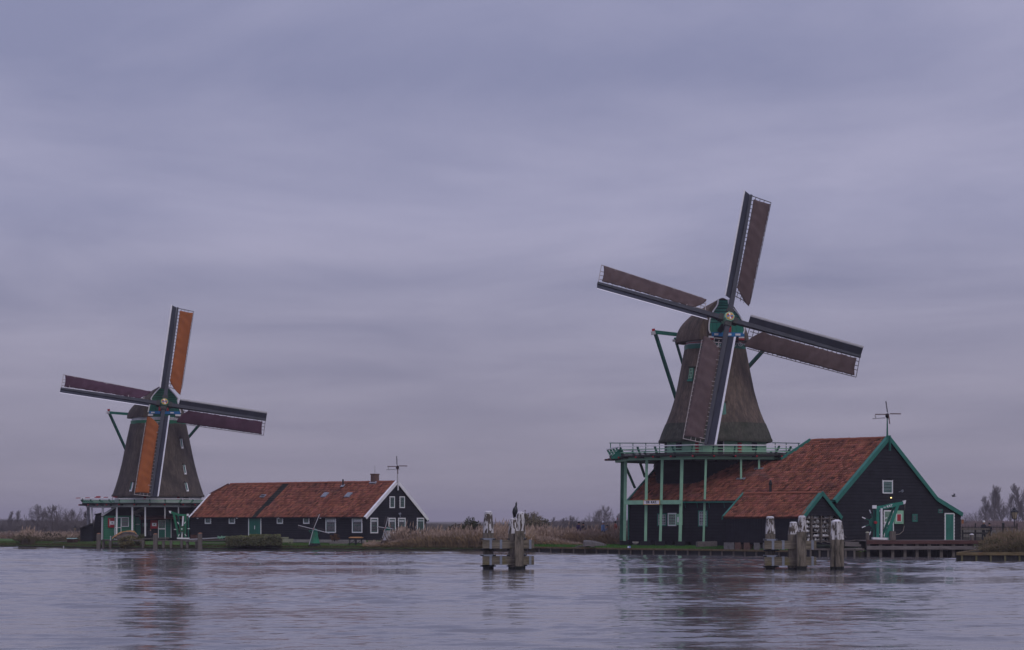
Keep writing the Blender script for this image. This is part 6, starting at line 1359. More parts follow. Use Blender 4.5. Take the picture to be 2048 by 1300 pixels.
# ------------------------------------------------------------------ people
skinm = M('skin', (.36, .20, .14), .6, .1)
def person(px, py_feet, Y, h, coat, trousers, label, hat=None, face=0.0, pose='walk', hair=None, scarf=None, pack=None):
    b0 = P(px, py_feet, Y); t_ = thing('person', label, 'person', b0); k = h/1.75; f = Vector((math.sin(face), -math.cos(face), 0)); s = Vector((f.y, -f.x, 0)); s = -s
    V, E, R = [], [], []
    def add(p, r, par=None):
        V.append(p*k); R.append(r*k if not isinstance(r, tuple) else (r[0]*k, r[1]*k)); i = len(V)-1
        if par is not None: E.append((par, i))
        return i
    z = lambda a: Vector((0, 0, a))
    sit = pose == 'sit'; ph = .55 if sit else .92
    pel = add(z(ph), (.15, .12)); wa_ = add(z(ph+.2), (.15, .12), pel); chs = add(z(ph+.42), (.18, .13), wa_); nk = add(z(ph+.58), .06, chs); hd = add(z(ph+.67)+f*.02, .085, nk); hd2 = add(z(ph+.78)+f*.02, .09, hd)
    for sd in (-1, 1):
        st_ = (.16 if pose == 'walk' else .03)*sd
        if sit: kn = add(z(.52)+s*.12*sd+f*.42, .07, pel); an = add(z(.08)+s*.12*sd+f*.45, .045, kn)
        else: kn = add(z(.50)+s*.10*sd+f*st_*.7, .075, pel); an = add(z(.08)+s*.10*sd+f*st_*(1 if st_ > 0 else 1.4), .045, kn)
        add(V[an]/k+f*.14-z(.03), .035, an)
        sh = add(z(ph+.50)+s*.19*sd, .065, chs); el = add(z(ph+.24)+s*.25*sd+f*(-.05*sd), .05, sh); wr = add(z(ph+(.10 if not sit else .12))+s*.20*sd+f*(.16), .035, el); hn = add(V[wr]/k+f*.07-z(.04), .032, wr)
    me = skin_mesh(V, E, R, 1); me.materials.clear()
    o = mesh_to('body', me, [coat, trousers, skinm], t_)
    idx = []
    for p in me.polygons:
        c = p.center/k; zq = c.z; r_ = math.hypot(c.x, c.y); idx.append(2 if zq > ph+.60 else (1 if zq < ph+.02 and not (r_ > .22 and zq > ph-.1) else 0))
    me.polygons.foreach_set('material_index', idx); me.polygons.foreach_set('use_smooth', [True]*len(idx))
    top = b0+(z(ph+.84)+f*.02)*k
    mb = MB(); mb.ell(top-z(.03)*k, .115*k, .12*k, .10*k, 10, 6); obj('hat' if hat else 'hair', mb, hat or hair or iron, t_, smooth=True)
    mb = MB(); mb.ell(b0+(z(ph+.74)+f*.125)*k, .015*k, .02*k, .02*k, 6, 4); obj('nose', mb, skinm, t_)
    if scarf: mb = MB(); mb.ell(b0+z(ph+.59)*k, .1*k, .1*k, .05*k, 8, 4); obj('scarf', mb, scarf, t_)
    return t_
dkc = M('dark_coat', (.018, .018, .025), .8); jean = M('dark_trousers', (.03, .035, .05), .8); blc = M('light_blue_coat', (.16, .26, .48), .7); rdc = M('rust_red_coat', (.26, .07, .045), .8); whh = M('white_hat', (.75, .74, .76), .8); pur = M('purple_coat', (.05, .03, .09), .8)
person(1157.5, 1082, 200, 1.66, pur, jean, 'dark haired person in a purple coat, left one of the pair behind the reeds', face=.6)
person(1167, 1082.5, 201, 1.62, dkc, jean, 'person in a dark coat, right one of the pair behind the reeds', face=-.8)
person(1206, 1083, 197, 1.72, blc, jean, 'person with a white hat and light blue coat behind the reeds', hat=whh, face=1.0)
person(1214, 1084.5, 200, 1.5, M('grey_coat', (.12, .13, .16), .8), jean, 'shorter person in a grey coat just right of the one with the white hat', face=1.2)
person(1231, 1084, 203, 1.82, rdc, dkc, 'person in a rust red coat with black hat and red scarf behind the reeds', hat=iron, face=-1.2, scarf=red)
person(1967.5, 1083.5, 176.5, 1.60, dkc, dkc, 'person in a dark coat and white hat at the rail fence by the barn', hat=whh, face=.2, pose='stand')
person(1979, 1084, 176.8, 1.45, dkc, dkc, 'person in black crouching beside the one with the white hat at the rail fence', face=-.6, pose='stand')
person(301, 1081, 229.3, 1.5, dkc, dkc, 'person in dark clothes sitting below the red board under the left mill stage', face=.1, pose='sit', hair=M('brown_hair', (.05, .03, .02)))
t_ = thing('stool', 'dark low stool under the person sitting below the red board', 'stool', P(301, 1081, 229.3)); q = P(301, 1081, 229.3)
mb = MB(); mb.frame_box(q+Vector((0, .05, .36)), (.2, 0, 0), (0, .2, 0), (0, 0, .03)); obj('seat', mb, wood_dk, t_)
for a in (-1, 1): mb = MB(); mb.frame_box(q+Vector((a*.15, .05, .17)), (.02, 0, 0), (0, .15, 0), (0, 0, .17)); obj('leg', mb, wood_dk, t_)
fl = thing('red_pennant', 'small red pennant on a thin pole rising behind the person in the rust red coat', 'flag', P(1236, 1060, 204)); mb = MB(); mb.bar(P(1237, 1075, 204), P(1233.5, 1032, 204), .025); obj('pole', mb, iron, fl)
mb = MB(); mb.prism([P(1233.5, 1033, 204), P(1235.5, 1038, 204), P(1234.5, 1039.5, 204)], (0, .02, 0)); obj('pennant', mb, M('bright_red', (.55, .03, .05)), fl)

# ------------------------------------------------------------------ reeds, grass, shrubs
reed_m = M('reed_stalks', (1, 1, 1), .9, .05, 1, spec=.1, tint=True)
def reed_bed(name, region, n, h0, h1, seed, hmap=None, tone=(.29, .195, .115), plume=(.38, .28, .22), wid=.035, greenish=0.0, label=None, cat=None, plume_w=.07):
    """region: function returning n random (x, y, z) roots; stalks with blades and plumes, joined because nobody could count them"""
    g = np.random.default_rng(seed); X, Y_, Z = region(g, n); n = len(X)
    h = g.uniform(h0, h1, n)*(1 if hmap is None else hmap(X, Y_)); 
    clump = np.array([mnoise.noise(Vector((x*.45, y*.45, seed))) for x, y in zip(X, Y_)]); clump2 = np.array([mnoise.noise(Vector((x*.13, y*.13, seed+5))) for x, y in zip(X, Y_)])
    h *= 1+.38*clump+.25*clump2; h *= np.where(g.random(n) < .06, 1.3, 1)
    la = g.uniform(0, 2*PI, n); lm = g.normal(0, .17, n)*h; lx, ly = np.cos(la)*lm+.06*h, np.sin(la)*lm
    ang = g.uniform(0, PI, n); wx, wy = np.cos(ang)*wid/2, np.sin(ang)*wid/2*.4
    V = np.zeros((n, 16, 3)); 
    def setp(i, dx, dy, t_): V[:, i, 0] = X+lx*t_**1.6+dx; V[:, i, 1] = Y_+ly*t_**1.6+dy; V[:, i, 2] = Z+h*t_
    setp(0, -wx, -wy, 0); setp(1, wx, wy, 0); setp(2, wx*.7, wy*.7, .9); setp(3, -wx*.7, -wy*.7, .9)
    for b_, (t0, t1, sg) in enumerate(((.18, .75, 1), (.42, .88, -1))):
        bl = g.uniform(.15, .4, n)*sg; i = 4+b_*3; setp(i, 0, 0, t0); setp(i+1, bl*.55+wid*.8, 0, (t0+t1)/2+.06); setp(i+2, bl, g.uniform(-.1, .1, n), t1-.06)
    pw = g.uniform(.6, 1.2, n)*plume_w; has = g.random(n) < .55; pw = pw*has
    setp(10, 0, 0, .84); setp(11, pw*.8, 0, .93); setp(12, pw*.5, 0, 1.07); setp(13, -pw*.5, 0, .95)
    k = np.arange(n)[:, None]*16
    tris = np.concatenate([k+np.array([[0, 1, 2]]), k+np.array([[0, 2, 3]]), k+np.array([[4, 5, 6]]), k+np.array([[7, 8, 9]]), k+np.array([[10, 11, 12]]), k+np.array([[10, 12, 13]])]).astype(np.int64)
    br = (.65+.6*g.random(n))*(1+.35*clump); C = np.zeros((n, 16, 3)); tn = np.array(tone); 
    gm = np.clip(greenish+.3*clump2, 0, .6)[:, None]; base = tn*(1-gm)+np.array((.085, .095, .04))*gm
    C[:, :10] = (base*br[:, None])[:, None, :]; C[:, 10:] = (np.array(plume)*br[:, None])[:, None, :]
    o = np_obj(name, V.reshape(-1, 3), tris, reed_m, kind='stuff', tint=C.reshape(-1, 3)); 
    if label: o['label'] = label; o['category'] = cat
    return o
def band(px0, px1, d0, d1, z=.45, edge=None):
    def f(g, n):
        px = g.uniform(px0, px1, n); d = d0+(d1-d0)*g.random(n)**1.1; Y_ = np.array([Yshore(p) for p in px])+d; return (px-1024)*Y_/F, Y_, np.full(n, z)-.25
    return f
reed_bed('reed_bed', band(728, 1062, .2, 9, z=.3), 26000, 1.0, 1.5, 1, label='broad tan reed bed on the far bank between the long house and the left dolphin', cat='reeds', hmap=lambda x, y: np.interp(x/y*F+1024, [728, 760, 800, 860, 900, 1062], [.35, .42, .62, .85, 1.05, 1.1]))
reed_bed('reed_bed', band(1045, 1250, 10.5, 22, z=.55), 17000, .95, 1.45, 2, label='tan reed bed behind the lawn left of the right windmill', cat='reeds')
reed_bed('reed_bed', band(1045, 1170, 4.5, 11, z=.5), 7000, .8, 1.25, 12, label='shorter reeds sloping down to the lawn right of the left dolphin', cat='reeds', hmap=lambda x, y: np.clip(1.0-(x-1)*.13, .2, 1))
reed_bed('reed_bed', band(770, 880, .3, 4, z=.3), 500, 1.3, 1.9, 3, tone=(.20, .14, .10), label='taller plumed reeds in front of the house gable', cat='reeds')
def rrect(px0, px1, Y0, Y1, z): 
    def f(g, n): Y_ = g.uniform(Y0, Y1, n); px = g.uniform(px0, px1, n); return (px-1024)*Y_/F, Y_, np.full(n, z)-.1
    return f
reed_bed('reed_bed', rrect(1966, 2250, 149.8, 160, .6), 24000, .65, 1.05, 4, plume=(.19, .14, .095), plume_w=.035, tone=(.16, .12, .075), greenish=.18, wid=.028, label='dense brown green reeds on the nearer quay at the far right', cat='reeds', hmap=lambda x, y: np.clip(.45+(x-31.5)*.25, .35, 1.05))
reed_bed('reed_bed', rrect(1995, 2260, 160, 172, .6), 12000, .75, 1.15, 14, plume=(.2, .145, .10), plume_w=.04, tone=(.17, .115, .075), greenish=.05, wid=.028, label='taller brown reeds below the street lamp at the far right', cat='reeds')
reed_bed('reed_bed', band(30, 160, 7, 24, z=.55), 5000, .5, .95, 5, label='brown reeds at the far left behind the picnic bench', cat='reeds', tone=(.13, .10, .065), greenish=.1)
reed_bed('reed_bed', band(42, 66, .1, 4, z=.3), 1600, 1.0, 1.5, 6, label='small tuft of reeds at the waterline far left', cat='reeds', tone=(.13, .10, .06), greenish=.15)
reed_bed('reed_bed', band(-60, 1250, 24, 70, z=.6), 26000, .4, .9, 7, wid=.06, label='distant pale reed fields behind the far bank', cat='reeds', tone=(.19, .13, .10), plume=(.24, .18, .16))
leaf_m = M('hedge_leaves', (1, 1, 1), .8, .05, 1, spec=.2, tint=True)
def leaves(parent, name, pts, size, tone, seed, mat=leaf_m, var=.35, loc=None):
    g = np.random.default_rng(seed); n = len(pts); P_ = np.asarray(pts); a = g.normal(size=(n, 3)); a /= np.linalg.norm(a, axis=1)[:, None]; b_ = np.cross(a, g.normal(size=(n, 3))); b_ /= np.linalg.norm(b_, axis=1)[:, None]
    s_ = size*g.uniform(.6, 1.3, (n, 1)); V = np.stack([P_-a*s_, P_+b_*s_*.5, P_+a*s_, P_-b_*s_*.5], 1).reshape(-1, 3); k = np.arange(n)[:, None]*4; Q = k+np.array([[0, 1, 2, 3]])
    br = (1+var*(g.random(n)*2-1)); C = np.repeat(np.array(tone)[None, :]*br[:, None], 4, axis=0); C[:, 0] *= np.repeat(g.uniform(.85, 1.2, n), 4)
    return np_obj(name, V, Q, mat, parent, kind='stuff' if parent is None else None, tint=C, loc=loc or (0, 0, 0))
def hedge(px0, px1, Y0, Y1, z0, hfn, label, seed, tone=(.115, .12, .06)):
    t_ = thing('hedge', label, 'hedge', P((px0+px1)/2, 1090, Y0)); g = np.random.default_rng(seed); n = 9000
    px = g.uniform(px0, px1, n); h = np.array([hfn(p) for p in px]); f = g.integers(0, 3, n); Y_ = np.where(f == 0, Y0+g.normal(0, .04, n), g.uniform(Y0, Y1, n)); zz_ = np.where(f == 0, g.uniform(z0, 1, n)*1.0, 0)
    z = np.where(f == 0, z0+(h-z0)*g.random(n)**.8, h+g.normal(0, .03, n)); sel = f == 2; z[sel] = z0+(h[sel]-z0)*g.random(sel.sum())
    x = (px-1024)*Y_/F; x += g.normal(0, .03, n); bumps = np.array([mnoise.noise(Vector((a*.9, b_*.9, c_*1.3))) for a, b_, c_ in zip(x, Y_, z)]); Y_ = Y_-.12*bumps; z = z+.08*bumps
    leaves(t_, 'foliage', np.stack([x, Y_, z], 1), .09, tone, seed)
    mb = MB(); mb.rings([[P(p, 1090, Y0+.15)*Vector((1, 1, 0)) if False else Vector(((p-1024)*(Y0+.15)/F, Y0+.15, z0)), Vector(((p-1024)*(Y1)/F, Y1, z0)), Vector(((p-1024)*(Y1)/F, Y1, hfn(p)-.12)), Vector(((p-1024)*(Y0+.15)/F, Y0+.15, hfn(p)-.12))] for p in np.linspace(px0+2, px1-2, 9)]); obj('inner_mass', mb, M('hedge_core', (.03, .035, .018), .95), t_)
zof = lambda py, Y: CH+(H0-py)*Y/F
hedge(452, 564, 207.8, 210.5, .4, lambda p: zof(1075.5 if p < 515 else 1075.5-(p-515)*.1 if p < 550 else 1072+(p-550)*.35, 208), 'low clipped dull green hedge on the lawn in front of the long house door', 3)
hedge(462, 560, 210.6, 211.6, .4, lambda p: zof(1073.5 if p < 500 else 1071, 211), 'strip of taller hedge behind the clipped hedge', 5, tone=(.15, .16, .06))
def bush(px, py, rx, rz, Y, n, size, tone, label, seed, stems=True, name='bush'):
    c = P(px, py, Y); base = Vector((c.x, Y, c.z-rz)); t_ = thing(name, label, 'bush', base); g = np.random.default_rng(seed)
    if stems:
        mb = MB()
        for k in range(14): a = g.uniform(0, 2*PI); mb.tube([base, base+Vector((math.cos(a)*rx*.35, math.sin(a)*rx*.3, rz*.9)), base+Vector((math.cos(a)*rx*.8, math.sin(a)*rx*.6, rz*g.uniform(1, 1.8)))], [.03, .02, .008], 4)
        obj('stems', mb, wood_dk, t_)
    d = g.normal(size=(n, 3)); d /= np.linalg.norm(d, axis=1)[:, None]; r = g.random(n)**.45; q = d*r[:, None]; nz = np.array([mnoise.noise(Vector((a*1.8+seed, b_*1.8, e*1.8))) for a, b_, e in q]); keep = nz+.25*(1-r) > -.12; q = q[keep]*(1+.35*nz[keep])[:, None]
    leaves(t_, 'foliage', np.array(c)+q*np.array([rx, rx*.8, rz]), size, tone, seed)
    return t_
bush(262, 1085, 1.35, .62, 216.6, 5200, .08, (.13, .115, .05), 'straggly olive brown bush at the waterline in front of the cut log', 1)
bush(283, 1073, .35, .28, 219, 600, .06, (.09, .10, .035), 'small green shrub right of the cut log', 2)
bush(669, 1075, .55, .35, 210.6, 700, .06, (.12, .06, .025), 'small rusty brown shrub between the green model windmill and the table', 3)
bush(942, 1057, .9, .95, 206, 1700, .10, (.065, .07, .035), 'dark evergreen bush rising over the reeds left of the left dolphin', 4)
bush(925, 1062, 2.0, .7, 209, 1500, .09, (.085, .068, .045), 'broad dark brown bush in the reeds left of the evergreen one', 6)
bush(1990, 1092, 1.3, .45, 151.5, 2600, .05, (.085, .075, .035), 'low olive bush at the left end of the near quay reeds', 8)
bush(105, 1077, 1.6, .6, 236, 1500, .09, (.035, .035, .02), 'dark low hedge-like bush among the reeds at the far left', 9)
bush(440, 1096, 1.6, .16, 216.2, 700, .07, (.07, .06, .03), 'scrubby weeds on the bank under the left jetty end', 10)
# lawn blades along the bank edges
g = np.random.default_rng(21)
def lawn(px0, px1, d0, d1, n, seed, tone, name, label, z=.44, h=.10):
    g = np.random.default_rng(seed); px = g.uniform(px0, px1, n); d = g.uniform(d0, d1, n); Y_ = np.array([Yshore(p) for p in px])+d; x = (px-1024)*Y_/F; zz2 = (z if px0 > 1000 else z-.12)+np.minimum(.03*d, .14)
    a = g.uniform(0, PI, n); w_ = .03; hh = h*g.uniform(.5, 1.5, n); V = np.stack([np.stack([x-np.cos(a)*w_, Y_-np.sin(a)*w_, zz2-.03], 1), np.stack([x+np.cos(a)*w_, Y_+np.sin(a)*w_, zz2-.03], 1), np.stack([x+g.normal(0, .03, n), Y_, zz2+hh], 1)], 1).reshape(-1, 3)
    br = g.uniform(.6, 1.35, n); C = np.repeat(np.array(tone)[None]*br[:, None], 3, axis=0); k = np.arange(n)[:, None]*3
    o = np_obj(name, V, k+np.array([[0, 1, 2]]), leaf_m, kind='stuff', tint=C); o['label'] = label; o['category'] = 'grass'
lawn(1062, 1600, .3, 8, 26000, 31, (.06, .16, .025), 'lawn_grass', 'bright green lawn grass in front of the right windmill')
lawn(400, 760, .3, 7, 18000, 32, (.075, .15, .03), 'lawn_grass', 'green lawn grass in front of the long house')
lawn(-40, 235, .3, 9, 14000, 33, (.075, .12, .035), 'lawn_grass', 'dull green grass on the bank left of the left windmill')
lawn(-80, 1060, .02, .8, 16000, 34, (.085, .07, .03), 'bank_grass', 'brown dry grass fringe hanging over the far bank edge', z=.36, h=.13)

# ------------------------------------------------------------------ trees
twig_m = M('winter_twigs', (.155, .135, .135), .9, .25, .6, spec=.1); trunk_m = M('winter_trunk', (.075, .062, .058), .9, .3, 2, spec=.1)
def tree_segments(seed, H, style):
    """limbs that carry smaller limbs, four orders deep"""
    r = random.Random(seed); segs = []
    ang = {'poplar': (.35, .55), 'round': (.55, 1.0), 'shrub': (.35, .8)}[style]; NN = {'poplar': (11, 6, 4, 3), 'round': (8, 7, 5, 3), 'shrub': (5, 6, 4, 3)}[style]
    def limb(p, d, ln, rad, lv, start):
        n = NN[lv]; q = p.copy()
        for i in range(n):
            f0, f1 = i/n, (i+1)/n; wv = .05 if lv == 0 else .13
            d = (d+Vector((r.gauss(0, wv), r.gauss(0, wv), r.gauss(0, wv)+(.09 if lv else 0)))).normalized(); e = q+d*(ln/n)
            segs.append((q.copy(), e.copy(), rad*(1-.82*f0), rad*(1-.82*f1), lv))
            if lv < 3 and f1 >= start:
                for _ in range(2 if lv < 2 or r.random() < .5 else 1):
                    ax = Vector((r.gauss(0, 1), r.gauss(0, 1), r.gauss(0, .4))); ax = ax-d*ax.dot(d); ax.normalize()
                    a = r.uniform(*ang)*(1 if lv else 1.0); nd = (d*math.cos(a)+ax*math.sin(a)).normalized()
                    if lv == 0: cl = ln*((.40 if style == 'poplar' else .95)*(1-.74*f1)+.07)*r.uniform(.75, 1.2)
                    else: cl = ln*(.62*(1-.5*f1))*r.uniform(.7, 1.15)
                    limb(e, nd, cl, rad*(1-.82*f1)*.55+.004, lv+1, .15)
            q = e
    if style == 'shrub':
        for k in range(9): a = 2*PI*k/9; limb(Vector((math.cos(a)*.3, math.sin(a)*.3, 0)), Vector((math.cos(a)*r.uniform(.1, .6), math.sin(a)*r.uniform(.1, .6), 1)).normalized(), H*r.uniform(.6, 1), .05, 1, .1)
    else: limb(Vector((0, 0, -.3)), Vector((r.uniform(-.04, .04), 0, 1)), H, .13 if style == 'poplar' else .17, 0, .12)
    return segs
def tubes_np(segs, minr):
    n = len(segs); p0 = np.array([tuple(s[0]) for s in segs]); p1 = np.array([tuple(s[1]) for s in segs]); r0 = np.maximum(np.array([s[2] for s in segs]), minr); r1 = np.maximum(np.array([s[3] for s in segs]), minr*.8)
    d = p1-p0; d /= np.linalg.norm(d, axis=1)[:, None]+1e-9; a = np.cross(d, np.array([[.3, .9, .1]])); a /= np.linalg.norm(a, axis=1)[:, None]+1e-9; b_ = np.cross(d, a); V = []
    for p, r in ((p0, r0), (p1, r1)):
        for k in range(3): V.append(p+(a*math.cos(2*PI*k/3)+b_*math.sin(2*PI*k/3))*r[:, None])
    V = np.stack(V, 1).reshape(-1, 3); k = np.arange(n)[:, None]*6; Q = np.concatenate([k+np.array([[j, (j+1) % 3, 3+(j+1) % 3, 3+j]]) for j in range(3)]); return V, Q
TT = {}
def mesh_np(name, V, Q, mat):
    o = np_obj(name, V, Q, mat); me = o.data; bpy.data.objects.remove(o); return me
for key, (sd, st_) in {'poplar_a': (1, 'poplar'), 'poplar_b': (2, 'poplar'), 'round_a': (3, 'round'), 'round_b': (4, 'round'), 'round_c': (9, 'round'), 'shrub_a': (5, 'shrub'), 'shrub_b': (6, 'shrub')}.items():
    segs = tree_segments(sd, 9.0, st_); hmax = max(s[1].z for s in segs); sc_ = 9.0/hmax; segs = [(s[0]*sc_, s[1]*sc_, s[2], s[3], s[4]) for s in segs]
    c_ = 1 if st_ == 'shrub' else 0; tr = [s for s in segs if s[4] <= c_]; cr_ = [s for s in segs if s[4] > c_]
    TT[key] = (mesh_np('trunk', *tubes_np(tr, .03), trunk_m), mesh_np('crown', *tubes_np(cr_, .019), twig_m))
def tree(px, ytop, Y, key, label, wide=1.0, rot=0, name='bare_tree', base=1062, group='bare winter trees behind the bank'):
    b0 = P(px, base, Y); b0.z = .6; h = P(px, ytop, Y).z-.6; s = h/9.0; t_ = thing(name, label, 'tree', b0, group)
    for nm, me in zip(('trunk', 'crown'), TT[key]):
        wf = wide*(1.25 if key[0] == 'p' else 1.5 if key[0] == 's' else 1.0); m_ = Matrix.Translation(b0)@Matrix.Rotation(rot, 4, 'Z')@Matrix.Diagonal((s*wf, s*wf, s, 1)); share(nm, me, t_, m_)
    return t_
tree(18, 1021, 420, 'poplar_a', 'slender bare tree nearest the left edge of the picture', .9)
tree(34, 1020, 430, 'poplar_b', 'slender bare tree second from the left edge of the picture', .8, 1)
tree(2, 1038, 410, 'shrub_a', 'low bare shrub at the very left edge', 1)
tree(76, 1007, 330, 'round_a', 'spreading bare tree with sparse branches at the far left', .95, .4)
tree(105, 1006, 335, 'round_b', 'dense rounded bare tree right of the spreading one', .9, 2)
tree(128, 1010, 360, 'shrub_a', 'bushy bare tree left of the left mill stage', 1.1, 2.2)
tree(142, 1016, 365, 'round_c', 'bare tree just left of the lowest black shed', .9, 3)
tree(170, 1021, 370, 'poplar_b', 'bare tree seen between the leftmost stage posts', 1, .7)
tree(190, 1022, 380, 'shrub_b', 'bare bush tree seen under the left corner of the left mill stage', 1.1, .2)
tree(55, 1038, 380, 'shrub_b', 'low bare thicket between the slender and spreading trees at the far left', 1.3, 1.1)
tree(1102, 1033, 410, 'poplar_a', 'thin bare tree first in the row right of the leafy trees', 1, .5)
tree(1122, 1035, 410, 'poplar_b', 'thin bare tree second in the row right of the leafy trees', 1, 1.5)
tree(1141, 1029, 400, 'round_c', 'thin bare tree third in the row right of the leafy trees', .8, 1.9)
tree(1157, 1031, 400, 'shrub_a', 'dense grey bare shrub tree left of the tall round bare tree', 1, 2.9)
tree(1170, 1034, 400, 'shrub_b', 'grey bare shrub tree touching the tall round bare tree', .9, .9)
tree(1193, 1016, 330, 'round_b', 'left and lower part twin of the two tall bare trees left of the stage posts', .7, 1)
tree(1210, 1009, 325, 'round_a', 'tallest round bare tree left of the green stage posts', .75, 2.4)
tree(1240, 1024, 330, 'round_c', 'bare tree partly hidden by the green stage posts', .8, .1)
tree(1182, 1043, 330, 'shrub_b', 'low bare shrub below the two tall bare trees', 1.1, .8)
tree(1970, 990, 560, 'poplar_a', 'left and smallest of the tall poplars at the far right', 1.0, 2)
tree(1986, 973, 560, 'poplar_b', 'second of the tall poplars at the far right, left of the lamp', .85, .6)
tree(2005, 968, 565, 'poplar_a', 'tallest poplar between the iron fence and the lamp', .9, 4)
tree(2021, 985, 570, 'poplar_b', 'poplar directly behind the street lamp', .8, 3)
tree(2046, 966, 550, 'poplar_b', 'tall poplar cut off by the right edge of the picture', .95, 5)
tree(1931, 1022, 520, 'shrub_a', 'small faint bare tree right of the barn corner', .8, .3)
tree(88, 1030, 350, 'shrub_a', 'bushy undergrowth between the two big bare trees at the far left', 1.2, .8)
tree(117, 1026, 345, 'shrub_b', 'dense bare bush at the foot of the rounded tree at the far left', 1.1, 1.8)
tree(156, 1030, 352, 'shrub_a', 'bare bush above the roof of the lowest black shed', 1.2, 3.0)
tree(25, 1040, 400, 'shrub_b', 'low thicket at the foot of the slender trees at the far left', 1.5, 2.0)
tree(1112, 1046, 370, 'shrub_a', 'low grey bush just right of the leafy trees', 1.5, 1.0)
tree(1133, 1043, 372, 'shrub_b', 'low grey bush in the middle of the row of thin trees', 1.6, 2.0)
tree(1200, 1036, 320, 'shrub_a', 'bare bush between the trunks of the two tall bare trees', 1.1, 0.4)
tree(1227, 1034, 322, 'shrub_b', 'bare bush right of the tallest round tree', 1.1, 2.1)
tree(1961, 1010, 545, 'shrub_b', 'small bare tree left of the tall poplars', .8, 1.0)
tree(1995, 1005, 550, 'shrub_a', 'bare bush at the foot of the tall poplars', .9, 2.5)
tree(2034, 1000, 560, 'poplar_a', 'bare poplar between the lamp and the right edge', .9, 1.3)
# two trees that still have leaves, and the distant wood
def leafy(px, ytop, Y, rx, label, tone, seed):
    b0 = P(px, 1062, Y); b0.z = .6; h = P(px, ytop, Y).z-.6; t_ = thing('leafy_tree', label, 'tree', b0, 'trees with olive leaves left'); mb = MB(); g = np.random.default_rng(seed)
    mb.tube([b0, b0+Vector((.1, 0, h*.5)), b0+Vector((0, 0, h*.92))], [.14, .10, .02], 6)
    cs = []
    for k in range(16): a = g.uniform(0, 2*PI); z = g.uniform(.35, .92)*h; rr = rx*(1-((z/h-.55)/.6)**2)*.75; e = b0+Vector((math.cos(a)*rr, math.sin(a)*rr, z)); mb.tube([b0+Vector((0, 0, z*.6)), e], [.05, .012], 4); cs.append(e)
    obj('trunk', mb, trunk_m, t_)
    pts = np.concatenate([np.array(c)+g.normal(size=(150, 3))*np.array([.22, .22, .2])*rx*.8 for c in cs]); leaves(t_, 'crown', pts, .12, tone, seed)
leafy(1061, 1028, 330, 1.7, 'olive leafed tree just right of the left dolphin', (.14, .115, .06), 1)
leafy(1080, 1038, 332, 1.6, 'lower dark olive leafed tree right of the other leafy one', (.105, .10, .055), 2)
leafy(1050, 1046, 328, 1.2, 'lowest olive leafed tree half hidden by the left dolphin', (.115, .10, .055), 3)
def wood(px0, px1, Y0, Y1, z1, n, seed, label, tone):
    g = np.random.default_rng(seed); px = g.uniform(px0, px1, n); Y_ = g.uniform(Y0, Y1, n); x = (px-1024)*Y_/F; env = z1*(.62+.38*np.array([mnoise.noise(Vector((a*.05, seed, 0))) for a in x]))+.25*z1*np.array([mnoise.noise(Vector((a*.25, seed, 3))) for a in x])
    z = .4+env*g.random(n)**.75; ln = g.uniform(.5, 1.3, n); la = g.normal(0, .35, n); V = np.stack([np.stack([x-.05, Y_, z-ln*.4], 1), np.stack([x+.05, Y_, z-ln*.4], 1), np.stack([x+la*ln, Y_, z+ln*.6], 1)], 1).reshape(-1, 3)
    C = np.repeat(np.array(tone)[None]*g.uniform(.6, 1.4, n)[:, None], 3, axis=0); k = np.arange(n)[:, None]*3; o = np_obj('distant_wood', V, k+np.array([[0, 1, 2]]), leaf_m, kind='stuff', tint=C); o['label'] = label; o['category'] = 'trees'
wood(-400, 300, 420, 470, 3.3, 46000, 1, 'faint grey line of distant winter woodland on the left horizon', (.13, .115, .12))
wood(1050, 1260, 400, 440, 3.0, 22000, 2, 'grey purple thicket of distant bushes behind the reeds left of the right windmill', (.13, .11, .115))
wood(850, 1050, 500, 560, 1.8, 12000, 3, 'thin dark strip of distant growth on the horizon above the reeds', (.11, .10, .09))
wood(1900, 2500, 480, 540, 2.4, 36000, 4, 'reddish grey distant scrub behind the iron fence on the right', (.17, .12, .115))
wood(1250, 1900, 480, 540, 2.4, 20000, 5, 'grey distant scrub line behind the right windmill and barn', (.15, .115, .11))
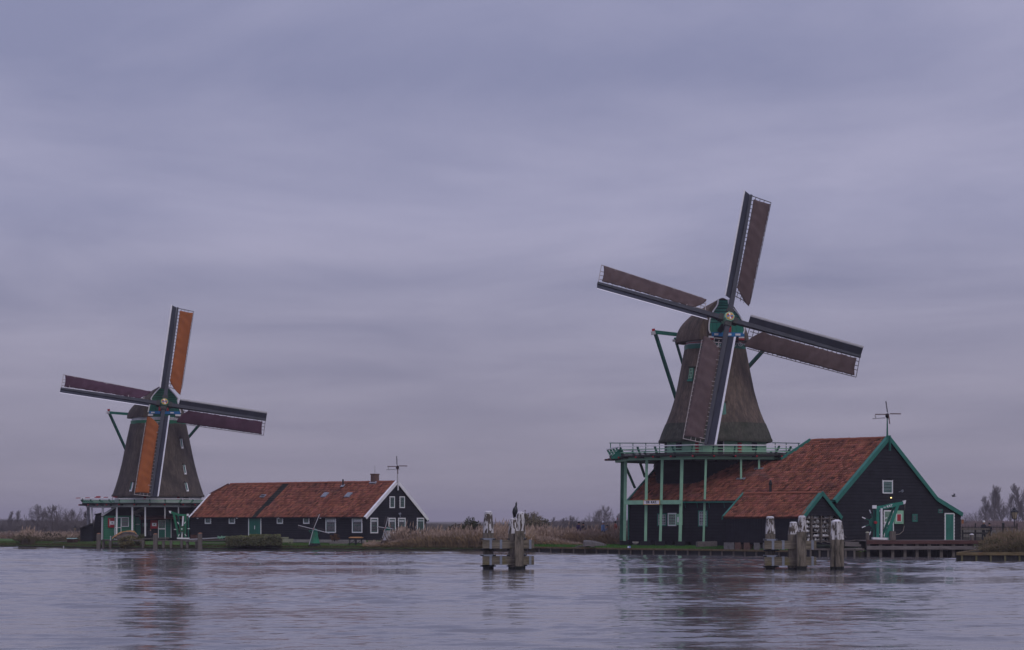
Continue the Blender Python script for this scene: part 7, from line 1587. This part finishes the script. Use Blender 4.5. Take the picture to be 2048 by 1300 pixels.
wood(300, 850, 480, 540, 2.2, 18000, 6, 'grey distant scrub line behind the long house', (.13, .115, .12))
for nm, px0, px1, Y_, zt, lb in (('dike', 848, 1010, 330, 2.6+.0, 'low grassy dike line on the horizon right of the long house'),):
    mb = MB(); a, b_ = (px0-1024)*Y_/F, (px1-1024)*Y_/F; mb.prism([(a, Y_-6, .5), (b_, Y_-6, .5), (b_, Y_, zof(1064.5, Y_)), (a, Y_, zof(1064.5, Y_)), ], (0, 8, 0)); obj(nm, mb, field_m, kind='structure')

# ------------------------------------------------------------------ chimney smoke and the damp air
smk = bpy.data.materials.new('stove_smoke'); smk.use_nodes = True; t = smk.node_tree; t.nodes.clear(); pv = t.nodes.new('ShaderNodeVolumePrincipled'); oo = t.nodes.new('ShaderNodeOutputMaterial'); t.links.new(pv.outputs[0], oo.inputs['Volume']); pv.inputs['Color'].default_value = (.8, .8, .85, 1); pv.inputs['Density'].default_value = .10
mb = MB(); c = pipe_top
for dx_, dz, r_ in ((0, .12, .12), (-.22, .34, .22), (-.55, .5, .3), (-1.0, .52, .34)): pass
mb.rings([[c+Vector((dx_, math.cos(2*PI*k/8)*r_, dz+math.sin(2*PI*k/8)*r_)) for k in range(8)] for dx_, dz, r_ in ((.03, .08, .05), (-.15, .28, .16), (-.5, .48, .26), (-1.0, .55, .3), (-1.6, .45, .22), (-2.1, .4, .04))]); o = obj('stove_smoke', mb, smk, None, loc=tuple(c), kind='stuff'); o['label'] = 'thin wisp of smoke drifting left from the black stove pipe'; o['category'] = 'smoke'
hzm = bpy.data.materials.new('damp_air'); hzm.use_nodes = True; t = hzm.node_tree; t.nodes.clear(); pv = t.nodes.new('ShaderNodeVolumePrincipled'); oo = t.nodes.new('ShaderNodeOutputMaterial'); t.links.new(pv.outputs[0], oo.inputs['Volume']); pv.inputs['Color'].default_value = (.86, .80, .86, 1); pv.inputs['Density'].default_value = HAZE; pv.inputs['Anisotropy'].default_value = .3
mb = MB(); mb.box(-3500, 3500, -100, 9600, -1.6, 36); hz_o = obj('haze', mb, hzm, kind='stuff')
